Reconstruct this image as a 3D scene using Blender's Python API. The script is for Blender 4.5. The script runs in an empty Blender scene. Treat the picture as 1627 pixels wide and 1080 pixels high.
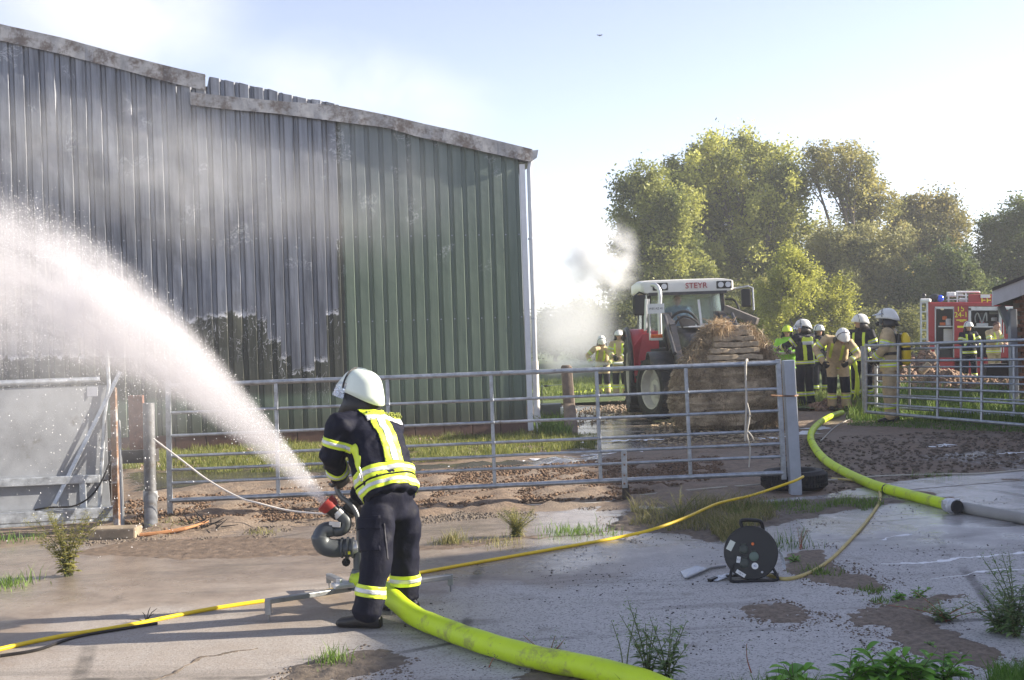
import bpy, bmesh, math, random
import numpy as np
from mathutils import Vector, Matrix, noise as mnoise
random.seed(7); np.random.seed(7)
SC = bpy.context.scene
COL = SC.collection
PI = math.pi

# ------------------------------------------------------------ camera
F = 1900.0; RHO = math.radians(1.9); H = 1.65
CR, SR = math.cos(RHO), math.sin(RHO)
cam_d = bpy.data.cameras.new('camera'); cam = bpy.data.objects.new('camera', cam_d); COL.objects.link(cam)
cam_d.sensor_width = 36.0; cam_d.lens = 36.0 * F / 1627.0; cam_d.clip_start = 0.1; cam_d.clip_end = 3000
M3 = Matrix(((CR, SR, 0), (0, 0, -1), (-SR, CR, 0)))      # columns: right, up, back
cam.matrix_world = Matrix.Translation((0, 0, H)) @ M3.to_4x4()
SC.camera = cam

# ------------------------------------------------------------ light
SUN_AZ = (0.9936, 0.113); SUN_EL = math.radians(21)
w = bpy.data.worlds.new('World'); SC.world = w; w.use_nodes = True
nt = w.node_tree; bg = nt.nodes['Background']
sky = nt.nodes.new('ShaderNodeTexSky'); sky.sky_type = 'NISHITA'; sky.sun_disc = False
sky.sun_elevation = SUN_EL; sky.sun_rotation = math.atan2(SUN_AZ[0], SUN_AZ[1])
sky.air_density = 0.75; sky.dust_density = 0.3; sky.ozone_density = 1.0
hs = nt.nodes.new('ShaderNodeHueSaturation'); hs.inputs['Saturation'].default_value = 0.70; nt.links.new(sky.outputs[0], hs.inputs['Color']); tn = nt.nodes.new('ShaderNodeMix'); tn.data_type = 'RGBA'; tn.blend_type = 'MULTIPLY'; tn.inputs[0].default_value = 1.0; tn.inputs[7].default_value = (1.02, 0.955, 1.0, 1); nt.links.new(hs.outputs[0], tn.inputs[6]); nt.links.new(tn.outputs[2], bg.inputs['Color']); bg.inputs['Strength'].default_value = 0.088
sd = bpy.data.lights.new('sun', 'SUN'); sd.energy = 4.2; sd.angle = math.radians(0.5); sd.color = (1.0, 0.90, 0.75)
sun = bpy.data.objects.new('sun', sd); COL.objects.link(sun)
sdir = Vector((SUN_AZ[0] * math.cos(SUN_EL), SUN_AZ[1] * math.cos(SUN_EL), math.sin(SUN_EL)))
sun.rotation_euler = sdir.to_track_quat('Z', 'Y').to_euler(); sun.location = (20, 5, 30)
vs = SC.view_settings; vs.view_transform = 'Standard'; vs.look = 'None'; vs.gamma = 1.0; vs.use_curve_mapping = False
vs.exposure = 1.70
HAZE = 0.0013
SC.render.engine = 'CYCLES'
cy = SC.cycles
cy.use_denoising = True
cy.max_bounces = 8; cy.volume_bounces = 4; cy.transparent_max_bounces = 24; cy.transmission_bounces = 6
cy.volume_step_rate = 1.0; cy.volume_max_steps = 256
cy.sample_clamp_indirect = 6.0

# ------------------------------------------------------------ picture -> place
def ray(px, py):
    x = (px - 813.5) / F; y = (540.0 - py) / F
    return Vector((x * CR + y * SR, 1.0, -x * SR + y * CR))
def at(px, py, D): return ray(px, py) * D + Vector((0, 0, H))
def gnd(px, py, z=0.0):
    r = ray(px, py); return r * ((z - H) / r.z) + Vector((0, 0, H))
def hz(px): return 540.0 + (813.5 - px) * math.tan(RHO)

# ------------------------------------------------------------ objects
LOC = {}
def tag(o, label=None, cat=None, group=None, kind=None):
    if label: o['label'] = label
    if cat: o['category'] = cat
    if group: o['group'] = group
    if kind: o['kind'] = kind
    return o
def root(name, loc, label=None, cat=None, group=None):
    o = bpy.data.objects.new(name, None); COL.objects.link(o); o.location = loc; o.empty_display_size = 0.2
    LOC[o] = Vector(loc); tag(o, label, cat, group); return o
def link(name, me, mat=None, parent=None, smooth=False):
    o = bpy.data.objects.new(name, me); COL.objects.link(o)
    if mat is not None:
        me.materials.clear(); me.materials.append(mat)
    if parent is not None:
        o.parent = parent
        if parent in LOC: o.location = -LOC[parent]
    if smooth: me.polygons.foreach_set('use_smooth', [True] * len(me.polygons))
    return o
def mesh(name, vs_, fs_):
    me = bpy.data.meshes.new(name); me.from_pydata([tuple(v) for v in vs_], [], fs_); me.validate(); me.update(); return me
class MB:
    def __init__(s): s.v = []; s.f = []
    def add(s, vs_, fs_):
        n = len(s.v); s.v += [Vector(v) for v in vs_]; s.f += [tuple(i + n for i in f) for f in fs_]; return s
    def box(s, c, d, R=None, taper=1.0):
        x, y, z = d[0] / 2, d[1] / 2, d[2] / 2; t = taper
        vs_ = [Vector(p) for p in ((-x, -y, -z), (x, -y, -z), (x, y, -z), (-x, y, -z), (-x * t, -y * t, z), (x * t, -y * t, z), (x * t, y * t, z), (-x * t, y * t, z))]
        if R is not None: vs_ = [R @ v for v in vs_]
        c = Vector(c)
        return s.add([v + c for v in vs_], [(0, 3, 2, 1), (4, 5, 6, 7), (0, 1, 5, 4), (1, 2, 6, 5), (2, 3, 7, 6), (3, 0, 4, 7)])
    def bar(s, p, q, wd, th, up=(0, 0, 1)):
        p, q = Vector(p), Vector(q); d = q - p; L = d.length; d.normalize(); up = Vector(up)
        a = d.cross(up)
        if a.length < 1e-4: a = d.cross(Vector((0, 1, 0)))
        a.normalize(); b = a.cross(d)
        R = Matrix((a, d, b)).transposed()
        return s.box((p + q) / 2, (wd, L, th), R)
    def tube(s, pts, r, n=8, cap=True, closed=False):
        pts = [Vector(p) for p in pts]; m = len(pts)
        rs = r if isinstance(r, (list, tuple)) else [r] * m
        d0 = (pts[1] - pts[0]).normalized(); a = d0.orthogonal().normalized(); base = len(s.v)
        for i, p in enumerate(pts):
            if closed: d = pts[(i + 1) % m] - pts[i - 1]
            else: d = pts[min(i + 1, m - 1)] - pts[max(i - 1, 0)]
            d.normalize(); a = (a - d * a.dot(d)); a.normalize(); b = d.cross(a)
            for k in range(n):
                t = 2 * PI * k / n; s.v.append(p + (a * math.cos(t) + b * math.sin(t)) * rs[i])
        for i in range(m if closed else m - 1):
            for k in range(n):
                A = base + i * n + k; B = base + i * n + (k + 1) % n
                j = (i + 1) % m
                s.f.append((A, B, base + j * n + (k + 1) % n, base + j * n + k))
        if cap and not closed:
            s.f.append(tuple(base + k for k in reversed(range(n)))); s.f.append(tuple(base + (m - 1) * n + k for k in range(n)))
        return s
    def cyl(s, p, q, r, n=12, r2=None): return s.tube([p, q], [r, r if r2 is None else r2], n)
    def prism(s, outline, ext):     # planar outline (3D points), extruded by a vector
        n = len(outline); o = [Vector(p) for p in outline]; e = Vector(ext)
        return s.add(o + [p + e for p in o], [tuple(reversed(range(n))), tuple(range(n, 2 * n))] + [(i, (i + 1) % n, n + (i + 1) % n, n + i) for i in range(n)])
    def ball(s, c, r, R=None, nu=12, nv=8):
        c = Vector(c); r = (r, r, r) if not isinstance(r, (tuple, list)) else r; b = len(s.v); vs_ = []
        for j in range(nv + 1):
            th = PI * j / nv
            for i in range(nu):
                ph = 2 * PI * i / nu; v = Vector((math.sin(th) * math.cos(ph) * r[0], math.sin(th) * math.sin(ph) * r[1], math.cos(th) * r[2]))
                vs_.append((R @ v if R else v) + c)
        fs_ = [(j * nu + i, (j + 1) * nu + i, (j + 1) * nu + (i + 1) % nu, j * nu + (i + 1) % nu) for j in range(nv) for i in range(nu)]
        return s.add(vs_, fs_)
    def loft(s, st, n=20, power=2.0):   # stations: (centre, side, fwd, a, b)
        b0 = len(s.v); m = len(st)
        for c, sd_, fw, a, b in st:
            c, sd_, fw = Vector(c), Vector(sd_), Vector(fw)
            for k in range(n):
                t = 2 * PI * k / n; ct, sn = math.cos(t), math.sin(t)
                e = 2.0 / power
                x = math.copysign(abs(ct) ** e, ct) * a; y = math.copysign(abs(sn) ** e, sn) * b
                s.v.append(c + sd_ * x + fw * y)
        for i in range(m - 1):
            for k in range(n):
                A = b0 + i * n + k; B = b0 + i * n + (k + 1) % n; s.f.append((A, B, B + n, A + n))
        s.f.append(tuple(b0 + k for k in reversed(range(n)))); s.f.append(tuple(b0 + (m - 1) * n + k for k in range(n)))
        return s
    def me(s, name='m'): return mesh(name, s.v, s.f)
    def build(s, name, mat, parent=None, smooth=False, bevel=0.0, kind=None, label=None):
        me = mesh(name, s.v, s.f)
        bm = bmesh.new(); bm.from_mesh(me); bmesh.ops.recalc_face_normals(bm, faces=bm.faces)
        if bevel: 
            ed = [e for e in bm.edges if len(e.link_faces) == 2 and e.calc_face_angle(0) > 0.6]
            bmesh.ops.bevel(bm, geom=ed, offset=bevel, segments=2, profile=0.5, affect='EDGES', clamp_overlap=True)
        bm.to_mesh(me); bm.free()
        if smooth: me.set_sharp_from_angle(angle=math.radians(38)) if hasattr(me, 'set_sharp_from_angle') else None
        o = link(name, me, mat, parent, smooth)
        tag(o, label, None, None, kind); return o
def spline(pts, sub=8, closed=False):
    pts = [Vector(p) for p in pts]; out = []; n = len(pts)
    for i in range(n if closed else n - 1):
        p0 = pts[(i - 1) % n] if (closed or i > 0) else pts[0] * 2 - pts[1]
        p1 = pts[i]; p2 = pts[(i + 1) % n]; p3 = pts[(i + 2) % n] if (closed or i < n - 2) else pts[-1] * 2 - pts[-2]
        for k in range(sub):
            t = k / sub
            out.append(0.5 * ((2 * p1) + (p2 - p0) * t + (2 * p0 - 5 * p1 + 4 * p2 - p3) * t * t + (-p0 + 3 * p1 - 3 * p2 + p3) * t ** 3))
    if not closed: out.append(pts[-1])
    return out
def text_mesh(s, size, mat, name, parent, origin, xdir, ydir, depth=0.004, align='CENTER'):
    cu = bpy.data.curves.new(name, 'FONT'); cu.body = s; cu.size = size; cu.extrude = depth / 2; cu.align_x = align; cu.align_y = 'CENTER'; cu.resolution_u = 3
    t = bpy.data.objects.new(name + '_tmp', cu); COL.objects.link(t); bpy.context.view_layer.update()
    me = bpy.data.meshes.new_from_object(t.evaluated_get(bpy.context.evaluated_depsgraph_get())); bpy.data.objects.remove(t)
    x = Vector(xdir).normalized(); y = Vector(ydir); y = (y - x * y.dot(x)).normalized(); z = x.cross(y)
    M = Matrix.Translation(origin) @ Matrix((x, y, z)).transposed().to_4x4()
    me.transform(M); return link(name, me, mat, parent)

# ------------------------------------------------------------ materials
class NT:
    def __init__(s, name):
        s.m = bpy.data.materials.new(name); s.m.use_nodes = True; s.t = s.m.node_tree; s.n = s.t.nodes; s.n.clear()
        s.out = s.n.new('ShaderNodeOutputMaterial')
    def new(s, typ, **kw):
        n = s.n.new(typ)
        for k, v in kw.items():
            if k.startswith('i_'):
                n.inputs[k[2:].replace('_', ' ')].default_value = v
            else: setattr(n, k, v)
        return n
    def l(s, a, b): s.t.links.new(a, b)
    def pos(s): return s.new('ShaderNodeNewGeometry').outputs['Position']
    def noise(s, vec, scale, detail=4, rough=0.6, dist=0.0, stretch=None):
        if stretch:
            mp = s.new('ShaderNodeMapping'); mp.inputs['Scale'].default_value = stretch; s.l(vec, mp.inputs[0]); vec = mp.outputs[0]
        n = s.new('ShaderNodeTexNoise'); s.l(vec, n.inputs['Vector']); n.inputs['Scale'].default_value = scale
        n.inputs['Detail'].default_value = detail; n.inputs['Roughness'].default_value = rough; n.inputs['Distortion'].default_value = dist
        return n.outputs['Fac']
    def vor(s, vec, scale, feature='F1', out='Distance', rnd=1.0):
        n = s.new('ShaderNodeTexVoronoi', feature=feature); s.l(vec, n.inputs['Vector']); n.inputs['Scale'].default_value = scale; n.inputs['Randomness'].default_value = rnd
        return n.outputs[out]
    def ramp(s, f, stops, interp='LINEAR'):
        r = s.new('ShaderNodeValToRGB'); cr = r.color_ramp; cr.interpolation = interp
        while len(cr.elements) < len(stops): cr.elements.new(0.5)
        for e, (p, c) in zip(cr.elements, stops):
            e.position = p; e.color = (c, c, c, 1) if not isinstance(c, (tuple, list)) else (*c, 1)[:4]
        s.l(f, r.inputs[0]); return r.outputs['Color']
    def mix(s, f, a, b, mode='MIX'):
        m = s.new('ShaderNodeMix', data_type='RGBA', blend_type=mode)
        for i, x in ((0, f), (6, a), (7, b)):
            if hasattr(x, 'links') or hasattr(x, 'is_linked'): s.l(x, m.inputs[i])
            else: m.inputs[i].default_value = x if i == 0 else ((*x, 1)[:4] if isinstance(x, (tuple, list)) else (x, x, x, 1))
        return m.outputs[2]
    def math(s, op, a, b=0.0, c=None, clamp=False):
        m = s.new('ShaderNodeMath', operation=op, use_clamp=clamp)
        for i, x in enumerate((a, b) + ((c,) if c is not None else ())):
            if hasattr(x, 'is_linked'): s.l(x, m.inputs[i])
            else: m.inputs[i].default_value = x
        return m.outputs[0]
    def rng(s, v, a, b, c=0.0, d=1.0, smooth=True):
        m = s.new('ShaderNodeMapRange', interpolation_type='SMOOTHSTEP' if smooth else 'LINEAR')
        s.l(v, m.inputs[0])
        for i, x in enumerate((a, b, c, d)): m.inputs[i + 1].default_value = x
        return m.outputs[0]
    def bump(s, h, strength=0.5, dist=0.02, normal=None):
        b = s.new('ShaderNodeBump'); s.l(h, b.inputs['Height']); b.inputs['Strength'].default_value = strength; b.inputs['Distance'].default_value = dist
        if normal: s.l(normal, b.inputs['Normal'])
        return b.outputs['Normal']
    def bsdf(s, color, rough=0.6, metal=0.0, normal=None, spec=0.5, trans=0.0, ior=1.45, alpha=None, **kw):
        p = s.new('ShaderNodeBsdfPrincipled')
        for k, x in (('Base Color', color), ('Roughness', rough), ('Metallic', metal), ('Specular IOR Level', spec), ('Transmission Weight', trans), ('IOR', ior), ('Alpha', alpha)):
            if x is None: continue
            if hasattr(x, 'is_linked'): s.l(x, p.inputs[k])
            else: p.inputs[k].default_value = (*x, 1)[:4] if isinstance(x, (tuple, list)) else x
        for k, x in kw.items(): p.inputs[k.replace('_', ' ')].default_value = x
        if normal is not None: s.l(normal, p.inputs['Normal'])
        s.l(p.outputs[0], s.out.inputs['Surface']); return p
MAT = {}
def plain(name, c, rough=0.55, metal=0.0, var=0.25, scale=6.0, bump=0.15, bscale=40.0, spec=0.5, dirt=None, dirt_amt=0.0, dist=0.004, **kw):
    if name in MAT: return MAT[name]
    N = NT(name); p = N.pos()
    n = N.noise(p, scale, 6, 0.65)
    f = N.ramp(n, [(0.3, 0.0), (0.7, 1.0)])
    col = N.mix(f, tuple(x * (1 - var) for x in c), tuple(min(1, x * (1 + var * 0.6)) for x in c))
    if dirt is not None:
        d = N.noise(p, scale * 0.7 + 1.3, 8, 0.75); col = N.mix(N.rng(d, 0.62 - dirt_amt * 0.4, 0.75 - dirt_amt * 0.3), col, dirt)
    b = N.bump(N.noise(p, bscale, 4, 0.6), bump, dist)
    rr = N.rng(n, 0.2, 0.8, max(0.02, rough - 0.1), min(1, rough + 0.12))
    N.bsdf(col, rr, metal, b, spec, **kw)
    MAT[name] = N.m; return N.m

def m_ground_dirt():
    N = NT('soil'); p = N.pos()
    at_ = N.new('ShaderNodeAttribute', attribute_name='wet').outputs['Fac']
    n1 = N.noise(p, 0.7, 8, 0.7); n2 = N.noise(p, 9, 8, 0.75); n3 = N.noise(p, 45, 4, 0.7)
    c = N.mix(N.rng(n2, 0.3, 0.7), (0.12, 0.085, 0.062), (0.31, 0.225, 0.155))
    c = N.mix(N.rng(n1, 0.35, 0.7), c, N.mix(n3, (0.15, 0.12, 0.092), (0.35, 0.285, 0.225)))
    wm = N.math('ADD', at_, N.math('MULTIPLY', N.math('SUBTRACT', n1, 0.5), 1.3))
    wm = N.math('ADD', wm, N.math('MULTIPLY', N.math('SUBTRACT', n2, 0.5), 0.5))
    wet = N.rng(wm, 0.42, 0.72)
    c = N.mix(wet, c, N.mix(n2, (0.05, 0.045, 0.04), (0.13, 0.12, 0.11)))
    h = N.math('ADD', N.math('MULTIPLY', n2, 0.7), N.math('MULTIPLY', n3, 0.3))
    b = N.new('ShaderNodeBump'); N.l(h, b.inputs['Height']); b.inputs['Distance'].default_value = 0.05
    N.l(N.rng(wet, 0, 1, 0.8, 0.06), b.inputs['Strength'])
    N.bsdf(c, N.rng(wet, 0, 1, 0.85, 0.14), 0, b.outputs[0], 0.5)
    return N.m
def m_concrete():
    N = NT('exposed_aggregate_concrete'); p = N.pos()
    sx = N.new('ShaderNodeSeparateXYZ'); N.l(p, sx.inputs[0]); X, Y = sx.outputs[0], sx.outputs[1]
    big = N.noise(p, 0.55, 8, 0.65, 0.4); mid = N.noise(p, 3.2, 8, 0.72); fine = N.noise(p, 60, 3, 0.8)
    v = N.vor(p, 110, 'F1', 'Color'); vr = N.new('ShaderNodeSeparateColor'); N.l(v, vr.inputs[0]); st = vr.outputs[0]
    c = N.mix(N.rng(fine, 0.3, 0.7), (0.40, 0.392, 0.382), (0.48, 0.47, 0.457))
    c = N.mix(N.rng(st, 0.80, 0.95), c, (0.52, 0.51, 0.50)); c = N.mix(N.rng(st, 0.18, 0.08), c, (0.20, 0.195, 0.19))
    c = N.mix(N.rng(mid, 0.52, 0.75), c, (0.24, 0.225, 0.205))
    c = N.mix(N.math('MULTIPLY', N.rng(X, 0.4, -1.6), N.rng(mid, 0.2, 0.6, 0.55, 0.85)), c, N.mix(N.rng(fine, 0.3, 0.7), (0.24, 0.20, 0.165), (0.35, 0.30, 0.255)))
    # silt washed by the water over the left and back of the yard
    side = N.math('ADD', N.math('MULTIPLY', X, -0.10), N.math('MULTIPLY', N.math('SUBTRACT', Y, 7.4), 0.34))
    wetm = N.math('ADD', side, N.math('MULTIPLY', N.math('SUBTRACT', big, 0.5), 1.9))
    wet = N.rng(wetm, 0.1, 0.42)
    silt = N.mix(N.rng(mid, 0.3, 0.7), (0.165, 0.12, 0.088), (0.30, 0.235, 0.18))
    leftm = N.rng(X, 2.2, -0.6)
    c = N.mix(N.math('MULTIPLY', wet, N.rng(leftm, 0, 1, 0.32, 0.9)), c, silt)
    pud = N.rng(N.math('ADD', wetm, N.math('MULTIPLY', mid, 0.5)), 0.55, 0.9)
    rough = N.math('SUBTRACT', 0.8, N.math('ADD', N.math('MULTIPLY', wet, 0.3), N.math('MULTIPLY', pud, 0.28)), clamp=True)
    # worn smooth film of silt and water over the back of the yard, tyre tracks
    film = N.rng(N.math('ADD', N.math('ADD', Y, N.math('MULTIPLY', X, -0.22)), N.math('MULTIPLY', N.math('SUBTRACT', big, 0.5), 3.2)), 8.0, 8.5)
    fcol = N.mix(N.rng(mid, 0.35, 0.65), (0.36, 0.352, 0.345), (0.48, 0.47, 0.46))
    film = N.math('MULTIPLY', film, N.rng(leftm, 0, 1, 1.0, 0.15)); c = N.mix(N.math('MULTIPLY', film, 0.75), c, fcol)
    trk = N.noise(p, 1.0, 4, 0.6, 0.5, (0.5, 3.0, 1)); c = N.mix(N.math('MULTIPLY', N.rng(trk, 0.54, 0.66), 0.35), c, (0.12, 0.108, 0.095))
    dm = N.noise(p, 1.6, 5, 0.6, 0.3); rough = N.math('SUBTRACT', rough, N.math('MULTIPLY', N.math('MULTIPLY', film, N.rng(dm, 0.45, 0.62)), 0.32), clamp=True)
    c = N.mix(N.math('MULTIPLY', N.math('MULTIPLY', film, N.rng(dm, 0.45, 0.62)), 0.3), c, (0.10, 0.095, 0.09))
    # cracks
    cr = N.vor(N.mix(0.25, p, N.new('ShaderNodeTexNoise').outputs['Color']), 0.34, 'DISTANCE_TO_EDGE')
    crk = N.rng(cr, 0.012, 0.003)
    crk = N.math('MULTIPLY', crk, N.rng(big, 0.45, 0.6))
    c = N.mix(N.math('MULTIPLY', crk, 0.8), c, (0.05, 0.045, 0.04))
    h = N.math('ADD', N.math('MULTIPLY', st, 0.5), N.math('MULTIPLY', fine, 0.6))
    b = N.new('ShaderNodeBump'); N.l(h, b.inputs['Height']); b.inputs['Distance'].default_value = 0.003
    N.l(N.rng(pud, 0, 1, 0.9, 0.12), b.inputs['Strength'])
    b2 = N.bump(mid, 0.25, 0.03, b.outputs[0])
    N.bsdf(c, rough, 0, b2, 0.5)
    return N.m
def m_leaf(name, a, b, tr=0.35, rough=0.55):
    if name in MAT: return MAT[name]
    N = NT(name)
    t = N.new('ShaderNodeAttribute', attribute_name='tint').outputs['Fac']
    c = N.mix(t, a, b)
    d = N.new('ShaderNodeBsdfPrincipled'); N.l(c, d.inputs['Base Color']); d.inputs['Roughness'].default_value = rough; d.inputs['Specular IOR Level'].default_value = 0.3
    tl = N.new('ShaderNodeBsdfTranslucent'); N.l(N.mix(0.5, c, (0.25, 0.3, 0.03), 'SCREEN') if False else c, tl.inputs['Color'])
    mx = N.new('ShaderNodeMixShader'); mx.inputs[0].default_value = tr; N.l(d.outputs[0], mx.inputs[1]); N.l(tl.outputs[0], mx.inputs[2])
    N.l(mx.outputs[0], N.out.inputs['Surface']); MAT[name] = N.m; return N.m

galv = plain('galvanised_steel', (0.40, 0.43, 0.47), 0.42, 0.75, 0.35, 14, 0.25, 60, dirt=(0.24, 0.23, 0.22), dirt_amt=0.15)
galv_dull = plain('weathered_zinc', (0.33, 0.345, 0.36), 0.5, 0.55, 0.35, 5, 0.3, 25, dirt=(0.2, 0.18, 0.16), dirt_amt=0.2)
rusty = plain('rusty_steel', (0.20, 0.11, 0.06), 0.8, 0.2, 0.5, 9, 0.5, 50, dirt=(0.35, 0.33, 0.32), dirt_amt=0.35)
blackp = plain('black_plastic', (0.014, 0.014, 0.015), 0.38, 0, 0.3, 8, 0.12, 60)
rubber = plain('rubber', (0.022, 0.022, 0.023), 0.75, 0, 0.3, 10, 0.4, 60, dirt=(0.1, 0.08, 0.06), dirt_amt=0.2)
wood_old = plain('weathered_timber', (0.17, 0.13, 0.10), 0.8, 0, 0.4, 12, 0.6, 40, dist=0.01)
# ============================================================ SETTING
def vnoise(x, y, s, o=4, seed=0.0):
    return mnoise.fractal(Vector((x * s + seed, y * s - seed, seed)), 1.0, 2.0, o)
def inpoly(x, y, P):
    c = False; n = len(P)
    for i in range(n):
        x1, y1 = P[i]; x2, y2 = P[i - 1]
        if (y1 > y) != (y2 > y) and x < (x2 - x1) * (y - y1) / (y2 - y1) + x1: c = not c
    return c
def gpoly(pts): return [gnd(a, b).to_2d()[:] for a, b in pts]

# --- soil: one sheet to the horizon, fine relief near the gates
xs = np.concatenate([[-350, -200, -120, -60, -35, -22, -16], np.arange(-12, 13.01, 0.11), [15, 18, 24, 40, 80, 150, 350]])
ys = np.concatenate([[-60, -20, -6, 0, 4, 7], np.arange(8.5, 32.0, 0.13), [34, 37, 42, 50, 60, 80, 120, 250, 440]])
wetA = gpoly([(850, 700), (960, 735), (1100, 700), (1250, 700), (1270, 660), (1100, 650), (900, 640), (850, 650)])
wetB = gpoly([(1430, 710), (1627, 700), (1800, 740), (1800, 760), (1480, 750)])
wetC = gpoly([(190, 745), (700, 735), (960, 728), (960, 742), (700, 752), (500, 760), (190, 790)])
clod = gpoly([(170, 790), (500, 750), (1130, 715), (1180, 765), (990, 800), (520, 828), (200, 860)])
def dist_soft(x, y, P, r=0.5):
    k = 0
    for dx, dy in ((0, 0), (r, 0), (-r, 0), (0, r), (0, -r)): k += inpoly(x + dx, y + dy, P)
    return k / 5.0
nx, ny = len(xs), len(ys)
V = np.zeros((ny, nx, 3)); V[..., 0] = xs[None, :]; V[..., 1] = ys[:, None]
wetv = np.zeros((ny, nx))
for j, y in enumerate(ys):
    for i, x in enumerate(xs):
        z = -0.06
        if 8.5 <= y < 32 and -12 <= x <= 13:
            e = min(1, (y - 8.5) / 2, (32 - y) / 3)
            wA = dist_soft(x, y, wetA) + dist_soft(x, y, wetB) * 0.7 + dist_soft(x, y, wetC, 0.25)
            cl = dist_soft(x, y, clod, 0.3)
            n = vnoise(x, y, 0.45, 3); n2 = vnoise(x, y, 2.8, 4, 5.0)
            z = -0.02 + e * (n * 0.025 + n2 * 0.022 * (1 - min(1, wA) * 0.9) + cl * (0.05 + 0.045 * n2 + 0.03 * vnoise(x, y, 7.5, 2, 2.0)))
            wetv[j, i] = min(1, wA) * 0.75
        V[j, i, 2] = z
idx = np.arange(nx * ny).reshape(ny, nx)
q = np.stack([idx[:-1, :-1], idx[:-1, 1:], idx[1:, 1:], idx[1:, :-1]], -1).reshape(-1, 4)
def np_mesh(name, verts, faces, attrs=None):
    k = faces.shape[1]; me = bpy.data.meshes.new(name)
    me.vertices.add(len(verts)); me.vertices.foreach_set('co', np.ascontiguousarray(verts, dtype=np.float32).ravel())
    me.loops.add(faces.size); me.loops.foreach_set('vertex_index', faces.astype(np.int32).ravel())
    me.polygons.add(len(faces)); me.polygons.foreach_set('loop_start', np.arange(0, faces.size, k, dtype=np.int32))
    if attrs:
        for nm, a in attrs.items():
            at_ = me.attributes.new(nm, 'FLOAT', 'POINT'); at_.data.foreach_set('value', np.ascontiguousarray(a, dtype=np.float32).ravel())
    me.update(calc_edges=True); return me
me = np_mesh('soil_ground', V.reshape(-1, 3), q, {'wet': wetv})
tag(link('soil_ground', me, m_ground_dirt(), None, True), 'wet dark soil ground behind the concrete yard', kind='structure')

# --- concrete yard
back = [(-420, 905), (-200, 890), (-60, 880), (40, 868), (110, 858), (180, 852), (260, 846), (400, 838), (520, 832), (640, 818), (760, 808), (900, 802), (990, 800),
        (1080, 806), (1150, 800), (1230, 792), (1310, 786), (1400, 768), (1500, 756), (1627, 745), (1800, 735), (1950, 730)]
bp = [gnd(a, b) for a, b in back]; edge = []
for a, b in zip(bp[:-1], bp[1:]):
    n = max(2, int((b - a).length / 0.12))
    for k in range(n):
        p = a.lerp(b, k / n); edge.append(Vector((p.x, p.y + 0.13 * vnoise(p.x, p.y, 1.6, 5), 0)))
outline = [Vector((-14, -4, 0)), Vector((14, -4, 0)), Vector((14, edge[-1].y, 0))] + list(reversed(edge)) + [Vector((-14, edge[0].y, 0))]
bm = bmesh.new(); vv = [bm.verts.new(p) for p in outline]; f = bm.faces.new(vv)
ext = bmesh.ops.extrude_face_region(bm, geom=[f]); 
for g in ext['geom']:
    if isinstance(g, bmesh.types.BMVert): g.co.z -= 0.12
bmesh.ops.recalc_face_normals(bm, faces=bm.faces); bmesh.ops.triangulate(bm, faces=bm.faces)
me = bpy.data.meshes.new('concrete_yard'); bm.to_mesh(me); bm.free()
tag(link('concrete_yard', me, m_concrete()), 'grey exposed aggregate concrete yard, wet and muddy at the left', kind='structure')

# --- meadow and grass
m_meadow = plain('meadow_grass', (0.085, 0.12, 0.03), 0.9, 0, 0.5, 1.2, 0.9, 12, dist=0.05)
bm = bmesh.new()
mo = [(-350, 31.5), (-1, 30.5), (1.2, 29.8), (3, 30.2), (5, 26.6), (6.2, 24.6), (7.0, 23.8), (10, 23.2), (16, 23.5), (350, 24), (350, 440), (-350, 440)]
vv = [bm.verts.new((x, y, 0.03)) for x, y in mo]; bm.faces.new(vv); bmesh.ops.triangulate(bm, faces=bm.faces)
me = bpy.data.meshes.new('meadow'); bm.to_mesh(me); bm.free()
tag(link('meadow', me, m_meadow), 'green meadow stretching behind the tractor', kind='structure')

def blades(P, hgt, wid, n_seg=2, lean=0.5, dirv=None):
    """P: (n,3) roots; returns mesh arrays of tapered bent blades."""
    n = len(P); h = hgt * (0.3 + 1.1 * np.random.rand(n) ** 1.6); h = h * np.array([0.7 + 0.75 * vnoise(p[0], p[1], 2.2, 2, 4) for p in P]).clip(.25, 1.5); a = np.random.rand(n) * 2 * PI
    l = lean * h * (0.3 + np.random.rand(n)); dx, dy = np.cos(a) * l, np.sin(a) * l
    b = np.random.rand(n) * PI; wx, wy = np.cos(b) * wid / 2, np.sin(b) * wid / 2
    out = np.zeros((n, 5, 3))
    for k, (t, ww) in enumerate(((0, 1), (0.55, 0.7))):
        out[:, 2 * k, 0] = P[:, 0] + dx * t * t - wx * ww; out[:, 2 * k, 1] = P[:, 1] + dy * t * t - wy * ww; out[:, 2 * k, 2] = P[:, 2] + h * t
        out[:, 2 * k + 1, 0] = P[:, 0] + dx * t * t + wx * ww; out[:, 2 * k + 1, 1] = P[:, 1] + dy * t * t + wy * ww; out[:, 2 * k + 1, 2] = P[:, 2] + h * t
    out[:, 4, 0] = P[:, 0] + dx; out[:, 4, 1] = P[:, 1] + dy; out[:, 4, 2] = P[:, 2] + h * 0.97
    i = np.arange(n)[:, None] * 5
    F_ = np.concatenate([i + np.array([[0, 1, 3]]), i + np.array([[0, 3, 2]]), i + np.array([[2, 3, 4]])])
    tint = np.repeat(np.random.rand(n), 5)
    return out.reshape(-1, 3), F_, tint
G_GREEN = m_leaf('grass_blade', (0.07, 0.14, 0.025), (0.20, 0.30, 0.06), 0.35)
G_YEL = m_leaf('dry_grass_blade', (0.11, 0.13, 0.035), (0.38, 0.33, 0.15), 0.3)
G_DARK = m_leaf('shaded_grass_blade', (0.06, 0.13, 0.025), (0.15, 0.25, 0.05), 0.3)
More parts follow.
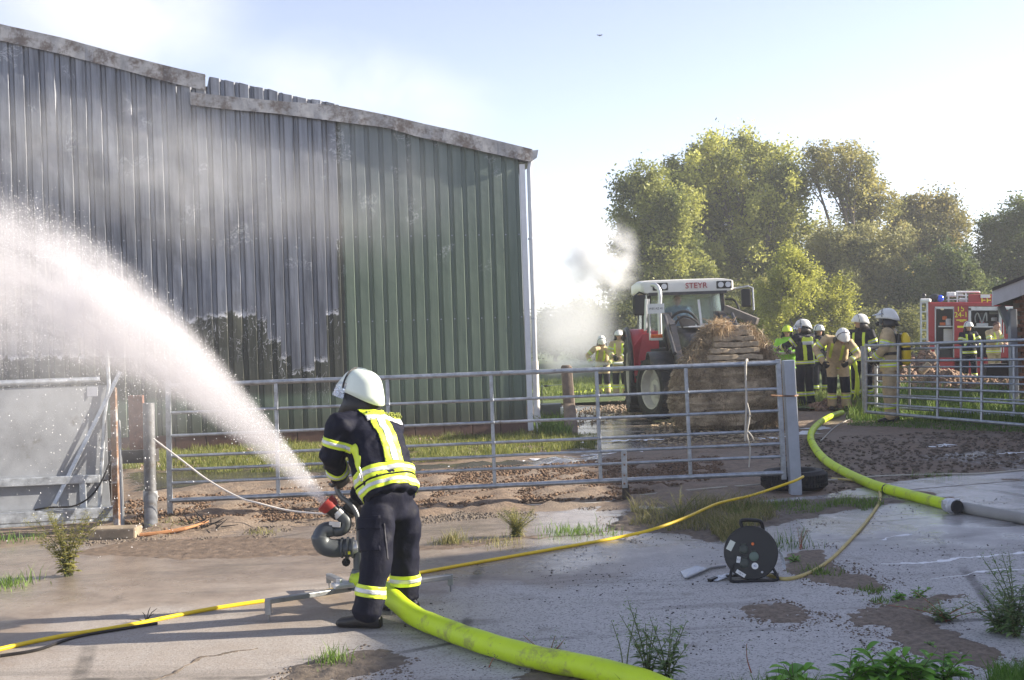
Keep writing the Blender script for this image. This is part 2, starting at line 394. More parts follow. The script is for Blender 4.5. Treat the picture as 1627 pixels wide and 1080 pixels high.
def patch(name, label, poly, n, h, w_, mat, z=0.0, lean=0.5, clump=0.0, thr=-1.0):
    g = [gnd(a, b) for a, b in poly]; P2 = [(p.x, p.y) for p in g]
    x0, x1 = min(p[0] for p in P2), max(p[0] for p in P2); y0, y1 = min(p[1] for p in P2), max(p[1] for p in P2)
    pts = []; tries = 0
    while len(pts) < n and tries < n * 30:
        tries += 1
        x, y = random.uniform(x0, x1), random.uniform(y0, y1)
        if not inpoly(x + 0.12 * vnoise(x, y, 2.0, 3, 3), y + 0.25 * vnoise(x, y, 2.0, 3, 8), P2): continue
        if thr > -1 and vnoise(x, y, 1.8, 3, 1.0) < thr: continue
        pts.append((x, y, z))
    v, f, t = blades(np.array(pts), h, w_, lean=lean)
    o = link(name, np_mesh(name, v, f, {'tint': t}), mat); tag(o, label, 'grass', None, 'stuff'); return o
patch('grass', 'green grass strip running along the foot of the shed wall', [(190, 745), (200, 712), (640, 694), (850, 690), (960, 690), (940, 712), (680, 735), (400, 752)], 40000, 0.12, 0.010, m_leaf('verge_grass', (0.07, 0.11, 0.02), (0.32, 0.32, 0.09), 0.4), 0.0, thr=-0.25)
patch('grass', 'low weeds round the foot of the downpipe', [(850, 690), (860, 672), (905, 672), (905, 695)], 2500, 0.28, 0.02, G_GREEN)
patch('grass', 'rough grass and weeds beneath the far right gates', [(1350, 668), (1372, 640), (1400, 622), (1640, 612), (1640, 675), (1500, 672)], 24000, 0.34, 0.016, m_leaf('weed_grass', (0.08, 0.16, 0.03), (0.26, 0.34, 0.08), 0.35), 0.0, thr=-0.3)
patch('grass', 'short dark turf in front of the far right gates', [(1350, 676), (1365, 656), (1640, 662), (1640, 688), (1500, 682)], 9000, 0.05, 0.012, G_DARK)
patch('grass', 'sunlit grass behind the standing crew at the right', [(1245, 650), (1270, 628), (1370, 618), (1372, 650), (1330, 650), (1290, 645)], 9000, 0.2, 0.02, m_leaf('sunny_grass', (0.09, 0.14, 0.03), (0.24, 0.28, 0.07), 0.35))
patch('grass', 'sunlit meadow grass behind the two hose crew at the left', [(850, 640), (850, 612), (1010, 600), (1010, 622)], 14000, 0.25, 0.03, m_leaf('sunny_grass', (0, 0, 0), (0, 0, 0)))
patch('grass', 'long straggly grass under the middle of the gate', [(1000, 838), (1020, 812), (1120, 800), (1230, 812), (1240, 828), (1170, 860), (1130, 850)], 3800, 0.17, 0.005, G_YEL, 0.0, 0.9, thr=-0.2)
patch('grass', 'green grass fringe in front of the lying tyre', [(1150, 812), (1250, 800), (1400, 795), (1370, 806), (1260, 818), (1160, 822)], 2600, 0.09, 0.006, G_GREEN, 0.0, 0.6)
patch('grass', 'dry tangled grass beside the cable reel', [(1120, 838), (1180, 828), (1190, 850), (1160, 862)], 700, 0.16, 0.007, G_YEL, 0.0, 1.0)
patch('grass', 'grass along the bottom edge of the picture', [(960, 1110), (1040, 1092), (1200, 1086), (1400, 1088), (1540, 1084), (1560, 1100), (1560, 1150), (940, 1150)], 1700, 0.10, 0.006, G_GREEN, 0.0, 0.5)
patch('grass', 'bright grass at the bottom right corner', [(1560, 1130), (1575, 1076), (1640, 1040), (1700, 1040), (1700, 1130)], 3200, 0.13, 0.006, m_leaf('corner_grass', (0.07, 0.16, 0.02), (0.16, 0.30, 0.05), 0.35), 0.0, 0.6)
for lab, px, py, n, h, mt, r in (('bright tuft on the concrete right of the firefighter', 715, 862, 260, 0.13, G_YEL, 0.07), ('low green tuft at the end of the yard crack', 922, 846, 420, 0.10, G_GREEN, 0.16),
        ('tuft growing from the soil patch by the black boots', 530, 1052, 160, 0.10, G_GREEN, 0.06), ('tuft at the left edge of the wet yard', 8, 930, 320, 0.10, G_GREEN, 0.1), ('small tuft at the cable bend', 1300, 912, 220, 0.08, G_GREEN, 0.07),
        ('faint tuft beside the rusty post foot', 25, 858, 160, 0.08, G_DARK, 0.15), ('tuft of cress in front of the gate at the left', 418, 846, 140, 0.04, G_YEL, 0.08), ('small green tuft on the right hand concrete', 1388, 940, 120, 0.05, G_GREEN, 0.05),
        ('green tuft in the mud near the reel stand', 1398, 955, 90, 0.04, G_GREEN, 0.04), ('moss tuft in the mud behind the grey hose', 1482, 756, 160, 0.05, G_GREEN, 0.12), ('yellow green weed tuft below the grey post', 245, 838, 300, 0.10, G_YEL, 0.22),
        ('tuft of pale grass along the crack in the concrete', 790, 862, 160, 0.06, G_YEL, 0.14), ('sparse tuft behind the reel', 1240, 868, 150, 0.14, G_DARK, 0.12)):
    c = gnd(px, py); P = np.array([(c.x + random.gauss(0, r), c.y + random.gauss(0, r), 0.0) for _ in range(n)])
    v, f, t = blades(P, h, 0.006, lean=0.6); g_ = root('grass_tuft', c, lab, 'grass tuft', 'grass tufts in the yard'); tag(link('blades', np_mesh('blades', v, f, {'tint': t}), mt, g_), None, None, None, 'stuff')

# clods, crumbs and debris
def lumps(name, label, poly, n, r0, r1, mat, z=0.0, flat=0.6, thr=-1.0, seed=1.0):
    P2 = gpoly(poly); x0, x1 = min(p[0] for p in P2), max(p[0] for p in P2); y0, y1 = min(p[1] for p in P2), max(p[1] for p in P2)
    base = np.array([(0, 0, 1), (.9, 0, .2), (.3, .85, .2), (-.7, .5, .2), (-.7, -.5, .2), (.3, -.85, .2), (.5, .4, -.8), (-.5, .3, -.8), (0, -.6, -.8)])
    tri = np.array([(0, 1, 2), (0, 2, 3), (0, 3, 4), (0, 4, 5), (0, 5, 1), (1, 6, 2), (2, 6, 7), (2, 7, 3), (3, 7, 4), (4, 7, 8), (4, 8, 5), (5, 8, 1), (1, 8, 6)])
    vs_ = []; fs_ = []; k = 0; tries = 0
    while k < n and tries < n * 20:
        tries += 1; x, y = random.uniform(x0, x1), random.uniform(y0, y1)
        if not inpoly(x + 0.15 * vnoise(x, y, 1.5, 3, 4), y + 0.15 * vnoise(x, y, 1.5, 3, 9), P2): continue
        if thr > -1 and vnoise(x, y, 1.3, 3, seed) < thr: continue
        r = r0 + (r1 - r0) * random.random() ** 2.5; a = random.random() * 6.28; ca, sa = math.cos(a), math.sin(a)
        b = base * (0.75 + 0.5 * np.random.rand(9, 1)) * np.array([r, r * random.uniform(0.6, 1), r * flat])
        b = np.stack([b[:, 0] * ca - b[:, 1] * sa + x, b[:, 0] * sa + b[:, 1] * ca + y, b[:, 2] + z + r * flat * 0.3], 1)
        vs_.append(b); fs_.append(tri + 9 * k); k += 1
    o = link(name, np_mesh(name, np.concatenate(vs_), np.concatenate(fs_)), mat); tag(o, label, None, None, 'stuff'); return o
m_clod = plain('compost_clod', (0.17, 0.108, 0.068), 0.9, 0, 0.8, 14, 0.6, 80, dist=0.01)
m_mud = plain('dark_mud', (0.15, 0.12, 0.092), 0.75, 0, 0.5, 14, 0.7, 60, dist=0.01)
m_crumb = plain('dark_crumbs', (0.06, 0.05, 0.042), 0.85, 0, 0.5, 20, 0.5, 60)
lumps('compost', 'brown crumbly compost spread behind the long gate', [(200, 800), (500, 775), (660, 752), (960, 735), (1140, 728), (1150, 760), (990, 795), (640, 812), (520, 826), (210, 850)], 22000, 0.007, 0.030, m_clod, 0.03)
lumps('mud_clods', 'dark mud clods churned up right of the tyre', [(1180, 700), (1627, 680), (1800, 690), (1800, 740), (1627, 742), (1400, 765), (1320, 790), (1270, 760)], 4200, 0.003, 0.045, m_mud, -0.006, 0.45, thr=-0.6)
lumps('rubble', 'pale rubble crumbs on the wet track', [(800, 665), (1000, 640), (1010, 660), (860, 690), (200, 745), (190, 735)], 1800, 0.01, 0.05, plain('pale_rubble', (0.34, 0.25, 0.18), 0.85, 0, 0.4), 0.0)
lumps('mud_crumbs', 'muddy edge of crumbs along the back of the concrete', [(60, 872), (190, 850), (520, 832), (760, 808), (990, 800), (980, 812), (760, 824), (520, 850), (220, 866)], 2600, 0.005, 0.022, m_mud, 0.0, 0.5, thr=0.0)
lumps('soil_crumbs', 'scattered dark crumbs on the concrete', [(380, 1150), (430, 1000), (700, 900), (1000, 850), (1627, 780), (1750, 1150)], 1500, 0.003, 0.011, m_crumb, 0.0, 0.45, thr=0.12, seed=6)

def soil_patch(label, poly, h=0.025, n=1400, mat=None, r1=0.016):
    """low spread heap of soil: a crusted sheet with crumbs"""
    P2 = gpoly(poly); x0, x1 = min(p[0] for p in P2) - .1, max(p[0] for p in P2) + .1; y0, y1 = min(p[1] for p in P2) - .1, max(p[1] for p in P2) + .1
    st = 0.022; X = np.arange(x0, x1, st); Y = np.arange(y0, y1, st); idm = {}; v = []; fs_ = []
    for j, y in enumerate(Y):
        for i, x in enumerate(X):
            k = dist_soft(x + 0.07 * vnoise(x, y, 4, 4, 3), y + 0.10 * vnoise(x, y, 4, 4, 7), P2, 0.05)
            z = -0.008 + (k * h * (0.45 + 0.55 * vnoise(x, y, 8, 3)) + k * 0.009 * (1 + vnoise(x, y, 30, 2))) * 1.0
            if k == 0: z = -0.01
            idm[i, j] = len(v); v.append((x, y, z))
    for j in range(len(Y) - 1):
        for i in range(len(X) - 1):
            qd = (idm[i, j], idm[i + 1, j], idm[i + 1, j + 1], idm[i, j + 1])
            if max(v[k][2] for k in qd) > 0: fs_.append(qd)
    o = link('soil_patch', np_mesh('soil_patch', np.array(v), np.array(fs_)), mat or m_mud, None, True); tag(o, label, None, None, 'stuff')
m_mud2 = plain('dry_mud', (0.22, 0.175, 0.135), 0.9, 0, 0.5, 25, 0.9, 90, dist=0.012)
soil_patch('dark soil patch in the middle of the right hand concrete', [(1185, 965), (1240, 955), (1300, 975), (1250, 992), (1195, 980)], 0.012, mat=m_mud2)
soil_patch('long brown soil patch running to the bottom right', [(1345, 975), (1400, 962), (1450, 950), (1555, 940), (1500, 955), (1470, 970), (1500, 1000), (1600, 1040), (1590, 1064), (1480, 1052), (1420, 1020), (1420, 995), (1350, 990)], 0.018, mat=m_mud2)
soil_patch('soil in the joint beside the cable reel', [(1250, 880), (1300, 872), (1330, 900), (1400, 925), (1420, 940), (1370, 935), (1290, 925), (1240, 905)], 0.015, mat=m_mud2)
soil_patch('soil patch in front of the black boots', [(450, 1078), (500, 1045), (600, 1030), (650, 1045), (600, 1064), (540, 1090), (470, 1095)], 0.022, mat=m_mud)
soil_patch('soil under the yellow hose at the bottom', [(820, 1078), (860, 1058), (960, 1060), (1060, 1090), (900, 1100)], 0.015, mat=m_mud)
soil_patch('dark earth ridge under the grass by the gate stake', [(960, 840), (1000, 812), (1180, 800), (1400, 790), (1440, 796), (1300, 818), (1180, 845), (1130, 862), (1080, 848)], 0.03, mat=m_mud)
soil_patch('mud crust on the left of the wet yard', [(100, 880), (200, 860), (420, 850), (640, 870), (760, 856), (900, 848), (720, 872), (560, 880), (300, 890)], 0.006, mat=plain('silt_crust', (0.17, 0.125, 0.09), 0.6, 0, 0.5, 9, 0.6, 70, dist=0.01))

for k, pl_ in enumerate(([(1160, 975), (1240, 945), (1330, 975), (1250, 1005)], [(1320, 985), (1400, 950), (1450, 940), (1600, 930), (1530, 965), (1630, 1045), (1600, 1080), (1460, 1070), (1390, 1020)], [(1225, 880), (1310, 862), (1440, 930), (1400, 950), (1290, 940)], [(410, 1090), (490, 1035), (600, 1015), (690, 1040), (640, 1090)], [(900, 850), (1000, 800), (1180, 790), (1440, 785), (1320, 835), (1180, 870), (1060, 870)])):
    lumps('crumbs', ('crumbs round the middle soil patch', 'crumbs round the long soil patch', 'crumbs in the joint by the reel', 'crumbs round the soil by the boots', 'crumbs below the gate stake ridge')[k], pl_, (500, 1500, 800, 700, 1600)[k], .003, .013, m_mud2, 0, .5, thr=-.1, seed=k)
# foam streaks lying on the ground
m_foam = plain('white_foam', (0.82, 0.83, 0.85), 0.6, 0, 0.08, 20, 0.6, 60, dist=0.006)
def streak(label, pts, wd, mat=m_foam, z=0.004, name='foam_streak'):
    c = spline([gnd(a, b) for a, b in pts], 26); v = []; f = []
    for i, p in enumerate(c):
        d = (c[min(i + 1, len(c) - 1)] - c[max(i - 1, 0)]).normalized(); s_ = Vector((-d.y, d.x, 0)); t = i / (len(c) - 1)
        ww = wd * max(0.02, 0.25 + vnoise(p.x, p.y, 9, 4) * 1.9) * min(1, 8 * t + .05, 8 * (1 - t) + .05); of = s_ * vnoise(p.x, p.y, 8, 4, 4) * wd * 1.4
        for k, zz in ((-1, -0.004), (-.4, z), (.4, z * 1.3), (1, -0.004)): q_ = p + s_ * ww * k + of; v.append((q_.x, q_.y, zz))
    for i in range(len(c) - 1):
        for k in range(3): a = i * 4 + k; f.append((a, a + 1, a + 5, a + 4))
    o = link(name, mesh(name, v, f), mat, None, True); tag(o, label, None, None, 'stuff')
streak('long white foam streak on the concrete at the right', [(1400, 896), (1470, 894), (1540, 886), (1627, 878), (1700, 872)], 0.035)
streak('lower white foam streak on the concrete at the right', [(1480, 921), (1530, 914), (1580, 906), (1627, 905), (1700, 902)], 0.022)
streak('short foam trace on the concrete', [(1395, 860), (1420, 852), (1450, 849)], 0.02)
streak('pale wet foam line along the back edge of the compost', [(655, 748), (700, 743), (800, 735), (880, 728), (960, 722), (1010, 716)], 0.16)
streak('foam pool on the ground beside the square gate post', [(1195, 697), (1240, 694), (1275, 688), (1310, 676)], 0.22)
streak('white foam spot in the right hand mud', [(1483, 710), (1500, 707), (1508, 705)], 0.12)
streak('foam traces in the mud at the right edge', [(1585, 720), (1610, 719), (1640, 718)], 0.08)
streak('foam line on the wet track in front of the bale', [(900, 705), (980, 700), (1060, 697)], 0.12)

streak('dark open joint in the concrete with weeds along it', [(640, 872), (700, 866), (760, 861), (840, 856), (930, 849), (1000, 838)], 0.035, m_mud, .003, 'joint_crack')
streak('crooked crack in the concrete at the bottom left', [(210, 1090), (262, 1076), (290, 1060), (318, 1046), (350, 1040), (410, 1030)], 0.022, m_mud, .003, 'joint_crack')
streak('crack in the concrete behind the grey hose', [(1400, 783), (1470, 776), (1540, 770), (1640, 762)], 0.02, m_mud, .003, 'joint_crack')
# ============================================================ SHED
WA = math.radians(11.0); wd_ = Vector((-math.cos(WA), -math.sin(WA), 0)); wn = Vector((math.sin(WA), -math.cos(WA), 0))   # along wall to the left, outward
WP = gnd(849, 688); WP.z = 0
def W(s_, z, o=0.0): return WP + wd_ * s_ + wn * o + Vector((0, 0, z))
def wpt(px, py, o=0.0):
    r = ray(px, py); O = Vector((0, 0, H)); t = ((WP + wn * o) - O).dot(wn) / r.dot(wn); p = O + r * t - WP
    return p.dot(wd_), p.z
def m_sheet():
    N = NT('scorched_wall_sheet'); p = N.pos()
    sub = N.new('ShaderNodeVectorMath', operation='SUBTRACT'); N.l(p, sub.inputs[0]); sub.inputs[1].default_value = WP
    dt = N.new('ShaderNodeVectorMath', operation='DOT_PRODUCT'); N.l(sub.outputs[0], dt.inputs[0]); dt.inputs[1].default_value = wd_
    S = dt.outputs['Value']; sx = N.new('ShaderNodeSeparateXYZ'); N.l(p, sx.inputs[0]); Z = sx.outputs[2]
    big = N.noise(p, 0.9, 6, 0.65); med = N.noise(p, 5, 8, 0.75, 0.6); st = N.noise(p, 1.0, 5, 0.7, 0, (9, 9, 0.5)); fine = N.noise(p, 34, 5, 0.7)
    green = N.mix(N.rng(st, 0.3, 0.7), (0.108, 0.148, 0.112), (0.145, 0.19, 0.146))
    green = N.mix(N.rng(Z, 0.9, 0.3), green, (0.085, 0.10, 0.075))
    soot_haze = N.math('MULTIPLY', N.rng(Z, 2.6, 4.6), N.rng(N.math('ADD', S, N.math('MULTIPLY', big, 1.5)), 1.2, 4.5, 0.3, 0.9))  # greys the upper green: soot plus the smoke veil put into the colour
    green = N.mix(soot_haze, green, N.mix(st, (0.12, 0.135, 0.15), (0.26, 0.29, 0.31)))
    # bare zinc where the paint burnt away
    zinc = N.mix(N.rng(st, 0.25, 0.75), (0.085, 0.093, 0.112), (0.25, 0.265, 0.30)); zinc = N.mix(N.rng(med, 0.55, 0.8), zinc, (0.15, 0.15, 0.165))
    zinc = N.mix(N.rng(big, 0.55, 0.72), zinc, (0.24, 0.24, 0.265))
    burnt = N.mix(N.rng(st, 0.3, 0.7), (0.045, 0.05, 0.042), (0.085, 0.09, 0.075))
    # zig-zag lower limit of the bare zinc, one step per rib
    bnd = [(545, 385), (540, 495), (522, 570), (500, 585), (478, 590), (462, 568), (446, 540), (428, 510), (412, 500), (395, 497), (372, 498), (350, 500), (330, 505), (300, 530), (240, 560)]
    stops = [(0.0, 1.0)]
    for px, py in bnd:
        s0, _ = wpt(px, 500); _, z0 = wpt(px, py); stops.append((min(0.99, max(0, s0 / 14.0)), z0 / 6.0))
    b = N.ramp(N.math('DIVIDE', S, 14.0), stops, 'CONSTANT')
    bz = N.new('ShaderNodeRGBToBW'); N.l(b, bz.inputs[0])
    dz = N.math('SUBTRACT', N.math('ADD', Z, N.math('MULTIPLY', N.math('SUBTRACT', med, 0.5), 0.55)), N.math('MULTIPLY', bz.outputs[0], 6.0))
    isz = N.rng(dz, -0.015, 0.015)
    s_edge = wpt(545, 400)[0]; Sn = N.math('ADD', S, N.math('MULTIPLY', N.math('SUBTRACT', med, 0.5), 0.10))
    left = N.rng(Sn, s_edge - 0.02, s_edge + 0.02)
    low = N.rng(Z, 0.95, 0.75)                                   # unburnt green again at the foot
    dark = N.mix(low, burnt, green)
    c = N.mix(isz, dark, zinc)
    dn = N.noise(p, 1.0, 2, .5, 1.6, (8, 8, 2.6)); dr = N.math('ABSOLUTE', N.math('SUBTRACT', dn, .5))
    near = N.math('MULTIPLY', N.rng(dz, -1.0, -0.1), N.rng(dz, 0.15, 0.0)); 
    line = N.math('MULTIPLY', N.rng(dr, 0.010, 0.004), N.math('MULTIPLY', near, N.rng(big, 0.42, 0.5)))
    rim = N.math('MULTIPLY', N.rng(N.math('ABSOLUTE', dz), 0.05, 0.01), N.rng(med, 0.4, 0.6))
    c = N.mix(N.math('MAXIMUM', line, rim), c, (0.62, 0.63, 0.66))
    rt = N.mix(left, green, c)
    # a few pale squiggles on the green too
    sq = N.math('MULTIPLY', N.rng(N.math('ABSOLUTE', N.math('SUBTRACT', med, 0.5)), 0.012, 0.004), N.math('MULTIPLY', N.rng(Z, 2.6, 3.4), N.rng(N.noise(p, 1.9, 2, 0.5), 0.6, 0.68)))
    rt = N.mix(sq, rt, (0.6, 0.62, 0.64))
    bmp = N.bump(N.noise(p, 2.2, 4, 0.6), 0.35, 0.035)
    bmp = N.bump(fine, 0.12, 0.003, bmp)
    N.bsdf(rt, N.mix(N.math('MULTIPLY', left, isz), 0.5, 0.42), N.math('MULTIPLY', N.math('MULTIPLY', left, isz), 0.45), bmp, 0.4)
    return N.m
M_SHEET = m_sheet()
shed = root('metal_shed', W(4, 0), 'large ribbed metal farm shed, scorched grey at the left and green at the right', 'shed')
def roofz(s_):       # underside of the verge, from the picture
    k = [(0, 4.72), (wpt(560, 195)[0], wpt(560, 195)[1]), (wpt(330, 150)[0], wpt(330, 150)[1]), (wpt(0, 62)[0], wpt(0, 62)[1]), (14, wpt(0, 62)[1] + (14 - wpt(0, 62)[0]) * 0.24)]
    k[0] = (0, wpt(838, 250)[1])
    for (a, za), (b, zb) in zip(k[:-1], k[1:]):
        if s_ <= b: return za + (zb - za) * (s_ - a) / (b - a)
    return k[-1][1]
TT = [wpt(540, 166), wpt(477, 155), wpt(425, 142), wpt(328, 120.5)]
def toptrim(a): return float(np.interp(a, [t[0] for t in TT], [t[1] for t in TT]))
PITCH = 0.2375; s0_ = 0.13; nsheet = 15
prof = [(0.0, 0.0), (0.055, 0.0), (0.078, 0.038), (0.212, 0.038)]          # valley, crest
for i in range(nsheet):
    st = s0_ + i * 4 * PITCH; v = []; f = []; pr = []
    for r_ in range(4):
        for a, o in prof: pr.append((st + r_ * PITCH + a, o))
    pr.append((st + 4 * PITCH, 0.0)); pr.append((st + 4 * PITCH + 0.03, 0.002))
    zs = 26; buck = 0.03 if i in (5, 6, 7, 8, 9) else 0.004
    off = 0.003 * (i % 2)
    for a, o in pr:
        top = (toptrim(a) + random.uniform(-.01, .012)) if TT[0][0] < a < TT[-1][0] else roofz(a) + 0.05
        for k in range(zs):
            z = 0.26 + (top - 0.26) * k / (zs - 1)
            wv = buck * vnoise(a, z, 1.1, 3, i) * min(1, k / 6)
            v.append(W(a, z, o + off + wv))
    for x in range(len(pr) - 1):
        for k in range(zs - 1): a = x * zs + k; f.append((a, a + 1, a + zs + 1, a + zs))
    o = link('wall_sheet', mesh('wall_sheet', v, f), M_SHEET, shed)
    sol = o.modifiers.new('thickness', 'SOLIDIFY'); sol.thickness = 0.004; sol.offset = 1
sc_ = MB()
for zrow in (0.62, 2.05, 3.5):
    for i in range(nsheet * 4):
        a = s0_ + i * PITCH + 0.028
        if roofz(a) > zrow + .3: sc_.box(W(a, zrow, 0.008), (0.02, 0.012, 0.02))
sc_.build('screw', galv, shed, kind='stuff')
# plinth of brick-coloured concrete blocks
m_plinth = plain('red_brown_block', (0.12, 0.07, 0.055), 0.85, 0, 0.3, 6, 0.5, 40, dist=0.008)
s_ = 0.1
while s_ < 14:
    L = 0.5; b = MB(); R = Matrix((wd_, wn, Vector((0, 0, 1)))).transposed()
    b.box(W(s_ + L / 2, 0.11, -0.03), (L - 0.012, 0.10, 0.30), R); b.build('plinth_block', m_plinth, shed, bevel=0.006); s_ += L
MB().prism([W(0.1, -.05, -.11), W(14.2, -.05, -.11), W(14.2, roofz(14.2), -.11), W(0.1, roofz(0.1), -.11)], -wn * 0.05).build('inner_wall', plain('shed_lining', (0.05, 0.05, 0.05), 0.8), shed)
# verge flashings: two strips that have come apart
m_flash = plain('bent_flashing', (0.33, 0.33, 0.335), 0.5, 0.45, 0.4, 3, 0.4, 6, dirt=(0.13, 0.11, 0.10), dirt_amt=0.45, dist=0.02)
def flashing(name, top, bot, n_seg, o0=0.075, lab=None):
    """top / bot: picture points along the strip; bent-sheet box, built in wall coordinates"""
    T = [wpt(*p, o0) for p in top]; B = [wpt(*p, o0) for p in bot]; v = []; f = []
    def itp(K, s_):
        K = sorted(K); return float(np.interp(s_, [k[0] for k in K], [k[1] for k in K]))
    sa, sb = T[0][0], T[-1][0]
    for i in range(n_seg + 1):
        s_ = sa + (sb - sa) * i / n_seg; zt, zb = itp(T, s_), itp(B, s_); j = 0.012 * vnoise(s_, 0, 2.5, 3)
        for (z, o) in ((zb + 0.03, o0 - 0.03), (zb, o0 + j), (zt, o0 + j * .5), (zt + 0.012, o0 - 0.20)): v.append(W(s_, z, o))
    for i in range(n_seg):
        for k in range(3): a = i * 4 + k; f.append((a, a + 1, a + 5, a + 4))
    o = link(name, mesh(name, v, f), m_flash, shed); so = o.modifiers.new('t', 'SOLIDIFY'); so.thickness = 0.006; so.offset = 0; tag(o, lab); return o
flashing('verge_flashing', [(326, 118), (280, 108), (200, 88), (100, 60), (0, 38), (-120, 12), (-240, -12)], [(326, 143), (280, 133), (200, 112), (100, 86), (0, 64), (-120, 38), (-240, 14)], 40, 0.10)
flashing('verge_flashing', [(846, 237), (740, 211), (680, 198), (619, 183.5), (587, 177), (538, 167.5), (437, 160), (354, 152), (302, 146)], [(838, 256), (740, 234), (663, 216.6), (612, 202), (550, 194.5), (440, 180), (366, 173.6), (302, 166)], 46, 0.13, 'buckled verge flashing hanging loose at its upper end')
MB().bar(W(wpt(438, 170)[0], wpt(438, 172)[1] - 0.08, 0.06), W(wpt(438, 170)[0], wpt(438, 172)[1] + 0.1, 0.06), 0.12, 0.004, wn).build('torn_sheet_piece', m_flash, shed)
# roof, side wall, gutter, downpipe, corner post
rs0, rs1 = -0.25, 14.2
back = Vector((-wn.x, -wn.y, 0)) * 16
m_roof = plain('roof_sheet', (0.22, 0.22, 0.22), 0.6, 0.2, 0.3)
MB().prism([W(-.15, roofz(0) - 0.03, -.12), W(14.2, roofz(14.2) - 0.03, -.12), W(14.2, roofz(14.2) - 0.11, -.12), W(-.15, roofz(0) - 0.11, -.12)], back).build('roof', m_roof, shed)
MB().prism([W(0.12, 0, -0.02), W(0.12, roofz(0) - 0.07, -0.02), W(0.16, roofz(0) - 0.07, -0.02), W(0.16, 0, -0.02)], back).build('side_wall', M_SHEET, shed)
zg = roofz(0)
g_ = MB(); sec = [(-0.02, 0.10), (-0.20, 0.12), (-0.17, -0.02), (-0.10, -0.06), (-0.03, -0.02)]
g_.prism([W(a - 0.02, zg + b, 0.10) for a, b in sec], back).build('gutter', galv_dull, shed)
pw = plain('white_painted_steel', (0.74, 0.75, 0.76), 0.5, 0, 0.08, 4, 0.1)
MB().prism([W(0.115, 0.05, 0.04), W(0.02, 0.05, 0.04), W(0.02, zg - 0.12, 0.04), W(0.115, zg - 0.12, 0.04)], -wn * 0.06).build('corner_trim', pw, shed)
dp = MB(); dp.tube([W(-0.10, zg - 0.02, 0.02), W(-0.06, zg - 0.2, 0.03), W(-0.05, 1.25, 0.03)], 0.045, 12); dp.build('downpipe', plain('grey_downpipe', (0.50, 0.52, 0.54), 0.35, 0.3, 0.12), shed, smooth=True)
dp = MB(); dp.tube([W(-0.05, 1.27, 0.03), W(-0.05, 0.35, 0.03), W(-0.09, 0.02, 0.12)], [0.058, 0.06, 0.07], 12); dp.build('downpipe_foot', plain('plaster_sleeve', (0.62, 0.60, 0.57), 0.8, 0, 0.2), shed, smooth=True)
for z in (2.0, 3.4): MB().tube([W(-0.05, z, 0.03), W(-0.05, z + 0.03, 0.03)], 0.055, 12).build('pipe_bracket', galv, shed)

# ============================================================ GATES
def field_gate(label, LT, LB, RT, RB, fr, ups, rt=0.024, rm=0.015, round_left=False):
    """LT.. corners; fr: rail fractions from top; ups: fractions of the uprights from left"""
    g = root('field_gate', (LB + RB) / 2 * 1.0, label, 'gate'); 
    def P(u, v): return LT.lerp(RT, u).lerp(LB.lerp(RB, u), v)
    for k, v in enumerate(fr):
        r = rt if k in (0, len(fr) - 1) else rm; b = MB()
        n = 10; pts = [P(i / n, v) + Vector((0, 0, 0.004 * vnoise(i * 1.7, k * 3.1, 1))) for i in range(n + 1)]
        b.tube(pts, r, 10); b.build('rail', galv, g, smooth=True)
    nrm = (RT - LT).cross(LB - LT).normalized()
    for k, (u, v0, v1) in enumerate(ups):
        b = MB(); w_ = 0.05 if u in (0, 1) else 0.036
        b.bar(P(u, v0), P(u, v1), w_, 0.036 if u in (0, 1) else 0.034, nrm); b.build('stile' if u in (0, 1) else 'upright', galv, g, bevel=0.004)
    for u, v0, v1 in ups:           # weld beads
        if u in (0, 1): continue
        b = MB()
        for v in fr[1:-1]: b.ball(P(u, v) + nrm * -0.017, (0.022, 0.014, 0.016), None, 8, 5)
        b.build('weld_bead', galv, g, kind='stuff')
    return g, P
LT, LB = at(267, 613, 11.9), at(270, 795, 11.9); RT, RB = at(1236, 576, 12.15), at(1245, 751, 12.15)
fr = [0, 0.235, 0.435, 0.615, 0.735, 0.85, 1.0]
def ux(px): return (px - 267) / (1240 - 267)
ups = [(0, -0.05, 1.12), (ux(436), 0, 1), (ux(612), 0, 1), (ux(777), 0, 1), (ux(946), 0, 1), (ux(1090), 0, 1), (1, -0.03, 1.06)]
gate1, PG = field_gate('long galvanised tube gate behind the firefighter and in front of the bale', LT, LB, RT, RB, fr, ups)
# latch, chain
st = at(992, 712, 11.85); sb = gnd(994, 806)
stk = root('gate_stake', (sb.x, sb.y, 0), 'short bolted steel stake holding the bottom rails of the long gate', 'stake')
MB().bar(at(991, 714, 11.93), at(993, 775, 11.93), 0.055, 0.012, (0, 1, 0)).build('plate', galv, stk, bevel=0.003)
b = MB()
for py in (722, 738, 755, 768): p = at(992, py, 11.92); b.cyl(p, p + Vector((0, -0.02, 0)), 0.010, 8)
b.build('bolt', rusty, stk, kind='stuff')
MB().bar(at(994, 770, 11.97), at(995, 812, 11.97), 0.07, 0.05, (0, 1, 0)).build('post', plain('tarred_timber', (0.05, 0.04, 0.035), 0.8), stk, bevel=0.004)
pp = root('gate_post', gnd(1259, 783), 'square grey steel post standing at the latch end of the long gate', 'post')
MB().bar(at(1252, 572, 12.2), at(1264, 786, 12.2), 0.115, 0.115, (0, 1, 0)).build('box_section', plain('grey_painted_steel', (0.36, 0.39, 0.44), 0.45, 0.2, 0.15, 5), pp, bevel=0.008)
ch = MB(); c0 = at(1243, 629, 12.08)
ch.tube([at(1225, 628, 12.02), c0, at(1262, 629, 12.05), at(1268, 628, 12.2), at(1258, 627, 12.32), at(1244, 628, 12.25)], 0.009, 6).build('chain', rusty, pp)
rp = root('rope', at(1186, 575, 12.1), 'knotted pale rope hanging down over the long gate rails', 'rope')
